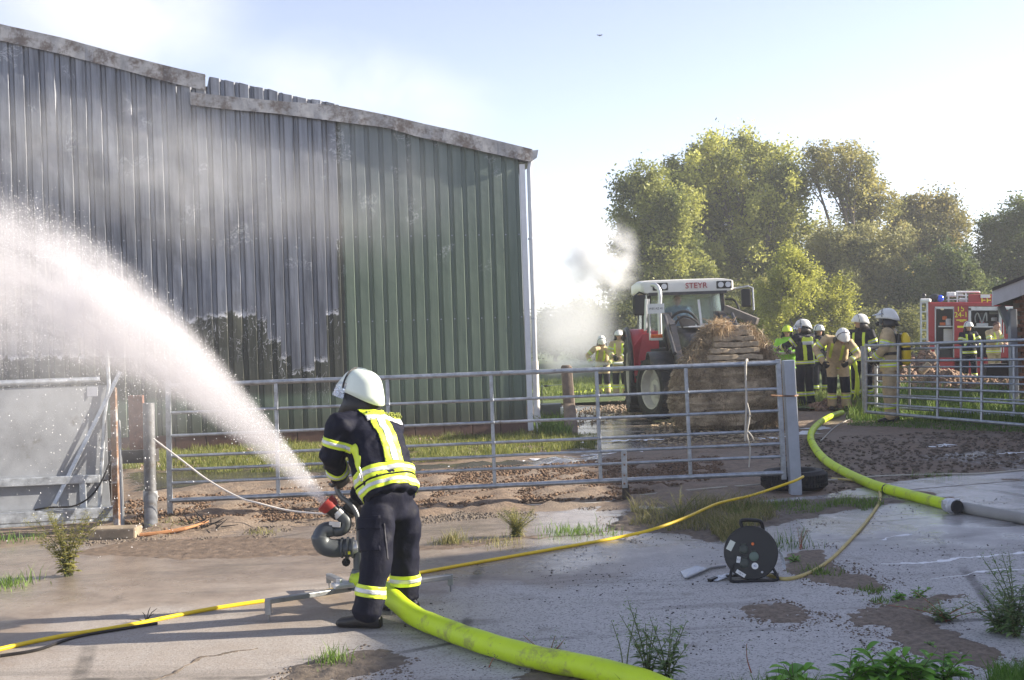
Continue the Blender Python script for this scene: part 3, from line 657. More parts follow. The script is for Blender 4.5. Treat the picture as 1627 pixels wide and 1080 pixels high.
b = MB(); b.tube(spline([at(1184, 700, 12.11), at(1186, 640, 12.10), at(1185, 600, 12.10), at(1185, 577, 12.09), at(1187, 571, 12.15), at(1188, 580, 12.2)], 5), 0.011, 6); b.build('strand', plain('pale_rope', (0.52, 0.49, 0.43), 0.9, 0, 0.2), rp)
b = MB(); b.tube(spline([at(1187, 640, 12.08), at(1191, 660, 12.08), at(1187, 690, 12.07), at(1192, 712, 12.08), at(1190, 742, 12.1)], 5), 0.008, 6); b.tube(spline([at(1189, 686, 12.07), at(1194, 692, 12.05), at(1198, 700, 12.07)], 4), 0.007, 6); b.build('loose_end', MAT['pale_rope'], rp)

# far right gates
LT, LB = at(1376, 548, 20.6), at(1376, 654, 20.6); RT, RB = at(1720, 535, 17.4), at(1720, 683, 17.2)
fr2 = [0.01, 0.24, 0.45, 0.62, 0.755, 0.87, 1.0]
def uu(px, a=1376, b=1720, Da=20.6, Db=17.3):
    k = (px - a) / (b - a); return k * Da / (Db + (Da - Db) * k) if True else k
uu = lambda px: (lambda k: k * 20.6 / (k * 20.6 + (1 - k) * 17.3))((px - 1376) / 344.0)
field_gate('front one of the two grey tube gates at the right edge', LT, LB, RT, RB, fr2, [(0, -.02, 1.02), (uu(1427), 0, 1), (uu(1490), 0, 1), (uu(1560), 0, 1), (uu(1640), 0, 1)], 0.026, 0.019)
LT, LB = at(1392, 556, 21.6), at(1392, 646, 21.6); RT, RB = at(1740, 545, 18.9), at(1740, 668, 18.9)
g2, P2_ = field_gate('rear one of the two grey tube gates with a rounded corner', LT, LB, RT, RB, [0, 0.3, 0.55, 0.78, 1.0], [(0, .12, 1), (0.17, 0, 1), (0.42, 0, 1), (0.66, 0, 1)], 0.022, 0.016)
pr = root('gate_post', gnd(1374, 662), 'thin grey steel post at the left end of the far right gates', 'post')
MB().bar(gnd(1374, 662), gnd(1374, 662) + Vector((0, 0, 1.32)), 0.06, 0.06, (0, 1, 0)).build('box_section', galv, pr)

# galvanised sheet panel at the left (side of a cattle handling pen)
pn = root('sheet_panel', gnd(90, 850), 'galvanised sheet metal pen panel with a top rail and diagonal brace at the left edge', 'panel')
DL, DR = 10.9, 11.4
def PL(px, py, o=0.0):
    r = ray(px, py); a = at(-60, 700, DL - 0.15); b_ = at(180, 700, DR); n = Vector((b_.y - a.y, -(b_.x - a.x), 0)).normalized(); O = Vector((0, 0, H))
    t = (a + n * o - O).dot(n) / r.dot(n); return O + r * t
m_pen = plain('spangled_zinc_sheet', (0.25, 0.265, 0.29), 0.42, 0.4, 0.22, 3.0, 0.25, 18, dirt=(0.15, 0.15, 0.15), dirt_amt=0.12)
b = MB(); b.prism([PL(-160, 622), PL(168, 612), PL(172, 762), PL(-160, 772)], (0, 0.01, 0)).build('upper_sheet', m_pen, pn)
b = MB(); b.prism([PL(-160, 776, -0.03), PL(172, 764, -0.03), PL(176, 812, -0.03), PL(-160, 824, -0.03)], (0, 0.01, 0)).build('lower_sheet', m_pen, pn)
MB().tube([PL(-160, 618, .02), PL(0, 609, .02), PL(158, 603, .02)], 0.03, 10).build('top_rail', galv, pn, smooth=True)
MB().bar(PL(-160, 774, .03), PL(158, 760, .03), 0.06, 0.075).build('middle_rail', galv, pn, bevel=0.004)
MB().bar(PL(-160, 832, .05), PL(182, 812, .05), 0.14, 0.10).build('bottom_channel', galv, pn, bevel=0.006)
MB().bar(PL(-160, 844, .06), PL(182, 822, .06), 0.10, 0.05).build('skid', galv, pn, bevel=0.004)
MB().bar(PL(131, 762, .04), PL(133, 806, .04), 0.055, 0.03, (0, 1, 0)).build('strut', galv, pn)
MB().bar(PL(191, 590, .045), PL(87, 800, .045), 0.035, 0.02, (0, 1, 0)).build('diagonal_brace', galv, pn)
MB().tube([PL(170, 560, .04), PL(173, 610, .04), PL(166, 660, .04), PL(160, 770, .04), PL(158, 806, .04)], 0.018, 8).build('upright_rod', galv, pn, smooth=True)
MB().tube(spline([PL(182, 705, .1), PL(170, 745, .14), PL(150, 782, .16), PL(120, 803, .17), PL(80, 806, .14), PL(55, 810, .1)], 6), 0.009, 6).build('cable', blackp, pn, smooth=True)
MB().box(PL(143, 622, .012), (0.14, 0.004, 0.09)).build('plate', pw, pn)
kp = root('rusty_post', gnd(185, 848), 'rusty steel post at the right end of the sheet panel', 'post')
MB().bar(gnd(186, 846, 0.0) + Vector((0, 0, 0)), at(180, 616, 11.45), 0.055, 0.05, (0, 1, 0)).build('shaft', rusty, kp, bevel=0.004)
MB().bar(gnd(191, 843) + Vector((0.0, 0.05, 0)), at(187, 668, 11.6), 0.04, 0.04, (0, 1, 0)).build('backing', galv_dull, kp)
kb = root('kerb_block', gnd(180, 856), 'weathered kerb block at the foot of the rusty post', 'kerb block')
MB().box(gnd(175, 858) + Vector((0, 0.15, 0.045)), (0.42, 0.22, 0.10)).build('block', plain('old_kerb', (0.30, 0.24, 0.17), 0.9, 0, 0.4), kb, bevel=0.015)
rp_ = root('round_post', gnd(240, 842), 'round grey tube post between the sheet panel and the long gate', 'post')
MB().tube([gnd(240, 846), at(239, 786, 11.55)], 0.062, 14).build('foot', MAT['post_zinc'] if 'post_zinc' in MAT else plain('post_zinc', (0.17, 0.175, 0.185), 0.55, 0.4, .4, 8, .3, 30, dirt=(0.11, .10, .09), dirt_amt=.3), rp_, smooth=True)
MB().tube([at(239, 788, 11.55), at(236, 640, 11.55)], 0.056, 14).build('tube', MAT['post_zinc'], rp_, smooth=True)
MB().tube([at(239, 796, 11.55), at(239, 780, 11.55)], 0.068, 14).build('collar', plain('scuffed_steel', (0.42, 0.43, 0.44), 0.5, 0.5), rp_, smooth=True)
bmb = root('steel_beam', at(215, 724, 12.3), 'dark horizontal steel beam behind the round post', 'beam')
MB().bar(at(168, 727, 12.3), at(250, 723, 12.3), 0.12, 0.13, (0, 0, 1)).build('box_beam', plain('dark_steel', (0.07, 0.065, 0.065), 0.6, 0.3, 0.3), bmb)
MB().bar(at(172, 727, 12.35), gnd(172, 806), 0.10, 0.08, (0, 1, 0)).build('support', MAT['dark_steel'], bmb)
rb = root('rusty_upright', at(215, 715, 12.5), 'red brown upright plank standing on the steel beam', 'plank')
MB().bar(at(219, 714, 12.36), at(216, 628, 12.36), 0.15, 0.06, (0, 1, 0)).build('plank', plain('rust_plate', (0.24, 0.12, 0.085), 0.75, 0.1, 0.4, 14), rb, bevel=0.004)
# ============================================================ TREES
BARK = plain('bark', (0.13, 0.11, 0.09), 0.9, 0, 0.4, 6, 0.8, 20, dist=0.03)
def leaves_np(C, sig, n_per, size, droop=0.0, asp=0.5):
    """C: (k,3) clump centres, sig: (k,) radii; rhombic leaves round each clump"""
    k = len(C); n = k * n_per
    c = np.repeat(C, n_per, 0); s_ = np.repeat(sig, n_per)[:, None]
    ax = np.random.randn(k, 3); ax[:, 2] = np.abs(ax[:, 2]) + .5; ax /= np.linalg.norm(ax, axis=1)[:, None]; ax = np.repeat(ax, n_per, 0)
    d = np.random.randn(n, 3) * .42; q_ = np.clip(np.random.randn(n, 1), -1.7, 1.7); p = c + (d + ax * q_ * .62) * s_; p[:, 2] -= droop * (q_[:, 0] ** 2) * s_[:, 0] * .35
    a = np.random.randn(n, 3); a[:, 2] = a[:, 2] * 0.6 - droop * 1.2; a /= np.linalg.norm(a, axis=1)[:, None]
    b = np.cross(a, np.random.randn(n, 3)); b /= np.linalg.norm(b, axis=1)[:, None]
    L = size * (0.6 + 0.8 * np.random.rand(n, 1)); Wd = L * asp
    v = np.stack([p - a * L / 2, p + b * Wd / 2, p + a * L / 2, p - b * Wd / 2], 1).reshape(-1, 3)
    f = (np.arange(n)[:, None] * 4 + np.arange(4)[None])
    t = np.clip(np.repeat(np.random.rand(k) ** 1.2, n_per) * 0.8 + np.random.rand(n) * 0.3 - .05, 0, 1)
    return v, f, np.repeat(t, 4)
def tree(label, px, D, lobes, nclump, nper, leaf, colA, colB, matname, droop=0.3, sig=0.55, base_py=None, group='trees behind the yard', name='tree', fork=0.35, cat='tree', trunk_r=0.25):
    g0 = at(px, 0, D); base = Vector((g0.x, D, 0))
    t = root(name, base, label, cat, group)
    M = m_leaf(matname, tuple(x * 1.5 for x in colA), tuple(min(.62, x * y) for x, y in zip(colB, (1.75, 1.6, 1.4))), 0.5)
    tot = sum(l[2] * l[3] for l in lobes); CC = []; SS = []; br = MB(); 
    top = max(((at(l[0], l[1], D).z) for l in lobes)); forkz = max(0.6, top * fork)
    br.tube(spline([base + Vector((0, 0, -.2)), base + Vector((random.uniform(-.2, .2), 0, forkz * .5)), base + Vector((random.uniform(-.3, .3), 0, forkz))], 4), [trunk_r * (1.2 - 0.4 * i / 8) for i in range(9)], 8)
    for (lx, ly, rx, ry) in lobes:
        k = D / F; c = at(lx, ly, D + random.uniform(-1.5, 1.5)); rx_, ry_ = rx * k, ry * k; rd = min(rx_, ry_ * 1.3)
        n = max(3, int(nclump * .64 * (rx * ry) / tot)); P = []
        for i in range(n):
            d = Vector(np.random.randn(3)).normalized() * (random.random() ** 0.42) * random.choice((1, 1, 1, 1.07))
            P.append(c + Vector((d.x * rx_, d.y * rd, d.z * ry_)))
        CC += P; SS += [sig * random.uniform(0.55, 1.35) for _ in P]
        f0 = base + Vector((0, 0, forkz * random.uniform(.6, 1))); mid = f0.lerp(c, 0.5) + Vector((random.uniform(-.4, .4), random.uniform(-.4, .4), .3))
        sp_ = spline([f0, mid, c], 4); br.tube(sp_, [trunk_r * 0.5 * (1 - 0.75 * i / 8) for i in range(9)], 6)
        for p in P[::2]:
            s0 = sp_[random.randint(4, 8)]; m = s0.lerp(p, .5) + Vector((0, 0, random.uniform(-.1, .3)))
            br.tube([s0, m, p], [trunk_r * .16, trunk_r * .11, trunk_r * .04], 5, cap=False)
            for q_ in range(2): br.tube([m, p + Vector(np.random.randn(3)) * sig * .6], [trunk_r * .07, trunk_r * .025], 4, cap=False)
    br.build('trunk', BARK, t, smooth=True)
    v, f, ti = leaves_np(np.array([tuple(p) for p in CC]), np.array(SS) * .78, int(nper * 1.6), leaf * .66, droop)
    o = link('crown', np_mesh('crown', v, f, {'tint': ti}), M, t); return t
WIL = ((0.07, 0.085, 0.022), (0.36, 0.385, 0.11))
tree('broad yellow green willow, the tallest tree, behind the tractor cab', 1185, 57, [(1130, 258, 52, 38), (1200, 246, 58, 32), (1248, 290, 34, 36), (1100, 320, 60, 45), (1180, 330, 75, 45), (1240, 360, 55, 45), (1130, 400, 80, 50), (1210, 430, 70, 45), (1160, 480, 90, 40), (1080, 300, 25, 40)], 520, 210, 0.26, *WIL, 'willow_leaf', 0.5, 0.75, trunk_r=0.4)
tree('willow with rounded crown, leftmost tree beside the white smoke', 1045, 54, [(1020, 300, 38, 36), (1060, 330, 45, 45), (1010, 360, 42, 45), (1050, 400, 65, 50), (1010, 440, 50, 45), (1070, 460, 75, 50), (1020, 510, 80, 45)], 360, 210, 0.25, (0.055, 0.075, 0.022), (0.28, 0.31, 0.09), 'left_willow_leaf', 0.4, 0.72, trunk_r=0.35)
tree('airy tree with visible forked limbs, second from the tallest', 1330, 56, [(1320, 248, 40, 26), (1362, 268, 36, 32), (1296, 285, 24, 22), (1345, 300, 40, 25), (1392, 320, 38, 32), (1370, 350, 40, 22)], 170, 100, 0.22, (0.085, 0.095, 0.035), (0.29, 0.28, 0.10), 'airy_leaf', 0.2, 0.6, fork=0.45, trunk_r=0.26)
tree('pale silvery green tree below the airy tree', 1360, 53, [(1380, 400, 65, 40), (1330, 390, 35, 40), (1400, 440, 50, 40), (1350, 460, 75, 40), (1300, 420, 40, 50)], 260, 190, 0.2, (0.095, 0.105, 0.05), (0.27, 0.27, 0.12), 'silver_leaf', 0.3, 0.6, trunk_r=0.2)
tree('olive tree left of the dark trees above the fire engine', 1480, 60, [(1450, 340, 40, 25), (1490, 345, 40, 35), (1440, 380, 45, 35), (1500, 380, 45, 30), (1470, 420, 70, 40), (1430, 460, 60, 40)], 300, 180, 0.24, (0.07, 0.08, 0.03), (0.23, 0.21, 0.08), 'olive_leaf', 0.3, 0.7, trunk_r=0.3)
tree('dark green tree at the right edge above the fire engine', 1600, 52, [(1600, 370, 42, 32), (1640, 350, 45, 45), (1580, 410, 50, 35), (1620, 430, 60, 45), (1540, 440, 50, 40), (1680, 400, 60, 70)], 260, 200, 0.2, (0.03, 0.05, 0.02), (0.11, 0.14, 0.05), 'dark_leaf', 0.1, 0.6, trunk_r=0.3)
tree('dark bushy tree right behind the fire engine roof', 1510, 50, [(1510, 430, 50, 35), (1480, 470, 60, 35), (1540, 480, 60, 35), (1430, 490, 50, 35)], 210, 210, 0.19, (0.03, 0.045, 0.02), (0.10, 0.125, 0.045), 'dark_leaf', 0.1, 0.6, trunk_r=0.2)
tree('bright yellow green bush between the tractor and the crew', 1275, 42, [(1265, 420, 32, 28), (1250, 460, 45, 35), (1300, 470, 55, 40), (1270, 500, 65, 35), (1340, 500, 35, 25), (1215, 500, 30, 35)], 330, 150, 0.15, (0.12, 0.13, 0.03), (0.42, 0.41, 0.08), 'yellow_bush_leaf', 0.2, 0.42, name='bush', cat='bush', fork=0.2, trunk_r=0.1)
tree('dull green bush behind the tractor mirror', 1205, 46, [(1200, 470, 40, 35), (1180, 510, 60, 30), (1130, 500, 60, 30)], 170, 170, 0.17, (0.05, 0.065, 0.025), (0.17, 0.18, 0.06), 'bush_leaf', 0.2, 0.5, name='bush', cat='bush', fork=0.2, trunk_r=0.1)
tree('dark undergrowth bush left of the tractor', 985, 50, [(960, 530, 50, 30), (1010, 520, 50, 40), (990, 560, 60, 25)], 150, 190, 0.18, (0.05, 0.065, 0.03), (0.14, 0.16, 0.06), 'bush_leaf2', 0.2, 0.5, name='bush', cat='bush', fork=0.2, trunk_r=0.1)
tree('thin tree half lost in the white mist right of the shed', 905, 70, [(895, 510, 40, 30), (930, 500, 40, 25), (870, 530, 40, 30), (930, 540, 50, 30)], 170, 90, 0.25, (0.05, 0.065, 0.03), (0.16, 0.18, 0.07), 'bush_leaf2', 0.2, 0.8, fork=0.3, trunk_r=0.2)
tree('grey green bush on the far meadow behind the hose crew', 865, 85, [(860, 530, 70, 22), (950, 535, 60, 20), (800, 535, 60, 22)], 150, 120, 0.34, (0.06, 0.07, 0.035), (0.16, 0.18, 0.08), 'far_leaf', 0.1, 1.0, name='bush', cat='bush', fork=0.2, trunk_r=0.15)
tree('low hedge bush behind the helmets at the right', 1400, 46, [(1400, 520, 70, 22), (1460, 525, 50, 22), (1340, 530, 50, 20)], 190, 150, 0.16, (0.05, 0.06, 0.025), (0.16, 0.17, 0.06), 'bush_leaf', 0.1, 0.5, name='bush', cat='bush', fork=0.2, trunk_r=0.1)
# the wood continues behind: one mass
C_ = []
for i in range(420):
    px = random.uniform(990, 1750); D = random.uniform(66, 78); py = random.uniform(480 if px < 1500 else 440, 545); C_.append(tuple(at(px, py, D)))
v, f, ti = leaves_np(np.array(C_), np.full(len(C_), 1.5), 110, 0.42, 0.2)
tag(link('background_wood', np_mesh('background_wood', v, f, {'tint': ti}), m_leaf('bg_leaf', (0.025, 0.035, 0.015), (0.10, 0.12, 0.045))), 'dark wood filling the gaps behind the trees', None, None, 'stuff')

# ============================================================ BUILDING AT THE RIGHT EDGE
red_paint = plain('fire_engine_red', (0.36, 0.02, 0.028), 0.3, 0, 0.12, 2, 0.02, 30)
silver = plain('brushed_aluminium', (0.62, 0.63, 0.65), 0.35, 0.6, 0.15, 8, 0.1)
white_p = plain('white_paint', (0.76, 0.76, 0.75), 0.35, 0, 0.1, 3, 0.08)
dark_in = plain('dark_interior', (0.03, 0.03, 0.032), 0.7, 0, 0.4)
bl = root('brick_building', gnd(1660, 655), 'brick outbuilding with a pale fascia board and grey steel strut at the right edge', 'building')
DB = 22.9
m_brick = plain('old_brick', (0.24, 0.13, 0.085), 0.85, 0, 0.45, 7, 0.4, 50, dirt=(0.10, 0.09, 0.08), dirt_amt=0.25)
m_mortar = plain('mortar', (0.22, 0.20, 0.17), 0.9, 0, 0.2)
xw0 = at(1617, 600, DB).x
MB().prism([(xw0, DB + .11, 0), (xw0 + 6, DB + .11, 0), (xw0 + 6, DB + .11, 3.6), (xw0, DB + .11, 2.05)], (3.2, 5.0, 0)).build('wall_core', m_mortar, bl)
bme = MB().box((0, 0, 0), (0.235, 0.10, 0.066)).me('brick'); bme.materials.append(m_brick)
nb = 0
for r_ in range(29):
    for c_ in range(3):
        z = 0.04 + r_ * 0.078; x = xw0 + 0.12 + c_ * 0.25 + (0.125 if r_ % 2 else 0)
        o = bpy.data.objects.new('brick', bme); COL.objects.link(o); o.parent = bl; o.location = Vector((x, DB + 0.06 + random.uniform(-.006, .006), z)) - LOC[bl]; nb += 1
fz = [at(1577, 462, 22.4), at(1627, 443, 22.4), at(1627, 468, 22.4), at(1577, 486, 22.4)]
u0 = (fz[1] - fz[0]); l0 = (fz[2] - fz[3])
for k in range(5):
    a, b_ = k * 0.46 if k else 0, None
    A = fz[0] + u0 * (k * 0.9); B = fz[0] + u0 * (k * 0.9 + 0.89); C2 = fz[3] + l0 * (k * 0.9 + 0.89); D2 = fz[3] + l0 * (k * 0.9)
    MB().prism([A, B, C2, D2], (0, 0.03, 0)).build('fascia_board', plain('pale_fascia', (0.55, 0.56, 0.58), 0.6, 0, 0.1), bl)
MB().prism([fz[0] + Vector((-.02, -.04, 0.0)), fz[0] + u0 * 4.5 + Vector((0, -.04, 0)), fz[0] + u0 * 4.5 + Vector((0, -.04, .09)), fz[0] + Vector((-.02, -.04, .06))], (3.6, 6, 0)).build('roof_edge', plain('dark_tiles', (0.06, 0.055, 0.05), 0.8, 0, 0.4, 9), bl)
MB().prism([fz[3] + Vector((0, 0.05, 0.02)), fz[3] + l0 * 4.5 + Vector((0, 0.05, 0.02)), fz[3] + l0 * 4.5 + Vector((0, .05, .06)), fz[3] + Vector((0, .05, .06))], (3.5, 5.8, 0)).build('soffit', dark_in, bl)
gs = plain('grey_strut_paint', (0.17, 0.19, 0.22), 0.5, 0.2, 0.2)
MB().bar(gnd(1612, 655), at(1608, 492, DB - .1), 0.13, 0.13, (0, 1, 0)).build('strut_post', gs, bl, bevel=0.006)
MB().bar(at(1609, 530, DB - .1), at(1590, 486, DB - .1), 0.11, 0.10, (0, 1, 0)).build('knee_brace', gs, bl)
# the long barn further along this side of the yard, out of the picture: its shade covers the right half of the yard
br_ = root('long_barn', (16, 8, 0), 'long brick barn along the right side of the yard, outside the picture', 'barn')
y0_, y1_ = -14, 21.5
sec = [(11.2, 0), (11.2, 3.0), (14.6, 4.75), (18.5, 3.0), (18.5, 0)]
MB().prism([(x, y0_, z) for x, z in sec], (-1.0, y1_ - y0_, 0)).build('wall', m_brick, br_)
MB().prism([(10.9, y0_ - .2, 2.93), (14.6, y0_ - .2, 4.85), (18.8, y0_ - .2, 2.93), (18.8, y0_ - .2, 3.1), (14.6, y0_ - .2, 5.0), (10.9, y0_ - .2, 3.1)], (-1.0, y1_ - y0_ + .4, 0)).build('roof', MAT['dark_tiles'], br_)

y2_ = 10.8
MB().prism([(10.9, y0_, 3.0), (10.9, y0_, 4.1), (14.0, y0_, 5.75), (18.0, y0_, 4.1), (18.0, y0_, 3.0)], (0, y2_ - y0_, 0)).build('shade_storey', m_brick, br_)  # unseen taller block, added so the barn's shade takes in the cable reel
# ============================================================ FIRE ENGINE
DT = 37.0
ft = root('fire_engine', (at(1555, 590, DT).x, DT + 1.2, 0), 'red fire engine with open lockers and rear ladder, at the right behind the gates', 'fire engine')
def T(px, py, d=0.0): return at(px, py, DT + d)
def tquad(name, x0, y0, x1, y1, mat, d=0.0, depth=0.05, **kw):
    return MB().prism([T(x0, y1, d), T(x1, y1, d), T(x1, y0, d), T(x0, y0, d)], (depth * .42, depth, 0)).build(name, mat, ft, **kw)
# body side as frame pieces with two real openings
zg_ = 640
tquad('rear_panel', 1474, 486, 1485.5, 600, red_paint, 0, 2.3)
tquad('side_panel', 1516, 483, 1539, 600, red_paint, 0, 2.3, bevel=0.01)
tquad('roof_rail', 1474, 480, 1640, 486.5, red_paint, -0.06, 2.4, bevel=0.02)
tquad('rear_roof_band', 1474, 486.5, 1539, 489, red_paint, -0.02, 2.3)
tquad('cab_side', 1590, 486.5, 1660, 600, red_paint, 0.0, 2.3, bevel=0.02)
tquad('lower_panel', 1474, 568, 1660, 606, red_paint, 0.0, 2.3)
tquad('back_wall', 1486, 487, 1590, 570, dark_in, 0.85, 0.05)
for nm, x0, x1 in (('locker_frame', 1485.5, 1516), ('locker_frame', 1539, 1590)):
    b = MB(); w_ = 1.6 if x0 < 1500 else 4
    for (a, b1, c, d) in ((x0, 489, x0 + w_, 568), (x1 - w_ * .6, 489, x1, 568), (x0, 487, x1, 489 + w_)): b.prism([T(a, d, -.03), T(c, d, -.03), T(c, b1, -.03), T(a, b1, -.03)], (0, .08, 0))
    b.build(nm, silver, ft, kind='stuff')
tquad('shelf', 1491, 517.5, 1516, 519.5, silver, 0.05, 0.7); tquad('shelf', 1543, 518, 1588, 520, silver, 0.05, 0.7)
tquad('rolled_shutter', 1543, 487.8, 1586, 492, plain('shutter_white', (0.72, 0.73, 0.74), 0.4, 0.2, 0.05), -0.02, 0.2)
for nm, x0, y0, x1, y1, mt in (('white_case', 1502.5, 506, 1511, 517, white_p), ('orange_box', 1493, 512, 1502, 517, plain('orange_plastic', (0.75, 0.16, 0.03), 0.5, 0, 0.15)), ('white_cabinet', 1499, 522, 1516, 544, white_p), ('white_tray', 1551, 513, 1570, 518, white_p),
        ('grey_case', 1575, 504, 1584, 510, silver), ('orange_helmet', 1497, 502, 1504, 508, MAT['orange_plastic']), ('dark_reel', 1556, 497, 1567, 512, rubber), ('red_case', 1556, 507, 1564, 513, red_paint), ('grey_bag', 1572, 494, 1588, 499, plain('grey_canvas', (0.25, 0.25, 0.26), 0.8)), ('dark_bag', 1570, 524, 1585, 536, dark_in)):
    tquad(nm, x0, y0, x1, y1, mt, 0.25, 0.3, bevel=0.02)
b = MB(); b.tube(spline([T(1550, 512, .15), T(1549, 504, .1), T(1553, 497, .1), T(1557, 505, .1), T(1560, 513, .12)], 5), 0.02, 6); b.tube(spline([T(1561, 512, .15), T(1564, 502, .1), T(1567, 497, .1), T(1568, 510, .1)], 5), 0.02, 6)
b.build('locker_hose', plain('grey_hose', (0.35, 0.36, 0.37), 0.6), ft, smooth=True, kind='stuff')
yel = plain('fluorescent_yellow', (0.62, 0.75, 0.04), 0.5, 0, 0.06, 3, 0.05)
lemon = plain('letter_yellow', (0.85, 0.78, 0.02), 0.45, 0, 0.03)
pxm = F / DT
up_ = (SR, 0, CR)
text_mesh('15', 9.5 / pxm / .72, lemon, 'number', ft, T(1526, 490.5, -.02), (1, 0, 0), (0, 0, 1))
text_mesh('24-1', 8.5 / pxm / .72, lemon, 'number', ft, T(1527, 500, -.02), (1, 0, 0), (0, 0, 1))
tquad('name_stripe', 1519.5, 507.5, 1535.5, 509.2, lemon, -0.012, 0.01); tquad('name_stripe', 1525, 510.2, 1531, 511.2, lemon, -0.012, 0.01)
tquad('name_plate', 1521, 517.5, 1535, 520.5, lemon, -0.012, 0.01)
tquad('roof_locker', 1538.5, 467.5, 1650, 484, red_paint, 0.1, 0.8, bevel=0.02)
text_mesh('FEUERWEHR', 13 / pxm / .72, lemon, 'lettering', ft, T(1558, 478, 0.085), (1, 0, 0), (0, 0, 1), align='LEFT')
tquad('white_roof_case', 1558, 467.7, 1573, 473, white_p, 0.02, 0.08)
b = MB()
for px in (1464, 1474): b.bar(T(px, 620, -.4), T(px - 1.0, 476, -.4), 0.05, 0.04, (0, 1, 0))
b.build('ladder_rail', silver, ft, kind='stuff')
for k in range(10): 
    y = 481 + k * 14.4; MB().bar(T(1463.5, y, -.4), T(1473.5, y - .3, -.4), 0.035, 0.035).build('ladder_rung', silver, ft)
tquad('ladder_hood', 1462, 474, 1478, 479.5, white_p, -0.45, 0.5, bevel=0.03)
MB().ball(T(1494, 474, 0.2), 0.11, None, 14, 10).build('blue_light', plain('blue_beacon', (0.03, 0.10, 0.75), 0.12, 0, 0.05), ft, smooth=True)
MB().ball(T(1485, 473, 0.3), (0.17, 0.17, 0.13), None, 14, 10).build('searchlight', blackp, ft, smooth=True)
MB().ball(T(1468, 470, 0.1), (0.07, 0.07, 0.09), None, 10, 8).build('rear_beacon', blackp, ft, smooth=True)
for x0, y0, x1, y1, d in ((1504, 463.5, 1518, 471, .2), (1518, 462, 1557, 465, .5), (1524, 473, 1537, 480, .2), (1516, 466, 1530, 470, .6)): tquad('roof_case', x0, y0, x1, y1, white_p, d, 0.5, bevel=0.03)
b = MB()
for x in (1507, 1521, 1535): b.bar(T(x, 480, .1), T(x, 465, .1), .04, .04, (0, 1, 0))
b.bar(T(1504, 476, .1), T(1538, 475, .1), .03, .03); b.bar(T(1504, 470, .1), T(1538, 469, .1), .03, .03); b.build('roof_rack', silver, ft, kind='stuff')
MB().ball(T(1497, 491, -.02), (0.06, .03, .035), None, 10, 6).build('locker_lamp', plain('lamp_glass', (0.9, 0.75, 0.5), 0.2), ft)
tquad('white_flap', 1593, 486.8, 1614, 492, white_p, -0.3, 0.3, bevel=0.02); tquad('door_stripe', 1590, 499, 1591.5, 560, white_p, -0.02, 0.02); tquad('door_stripe', 1594, 501, 1595.2, 560, white_p, -0.02, 0.02)
tquad('cab_window', 1598, 508, 1640, 530, plain('dark_glass', (0.05, 0.055, 0.06), 0.08), -0.01, 0.02)
for x in (1492, 1625):
    w1 = MB(); c = Vector((T(x, 600).x, DT + .05, 0.5)); w1.cyl(c, c + Vector((0, .35, 0)), 0.5, 20); w1.build('wheel', rubber, ft, smooth=True)

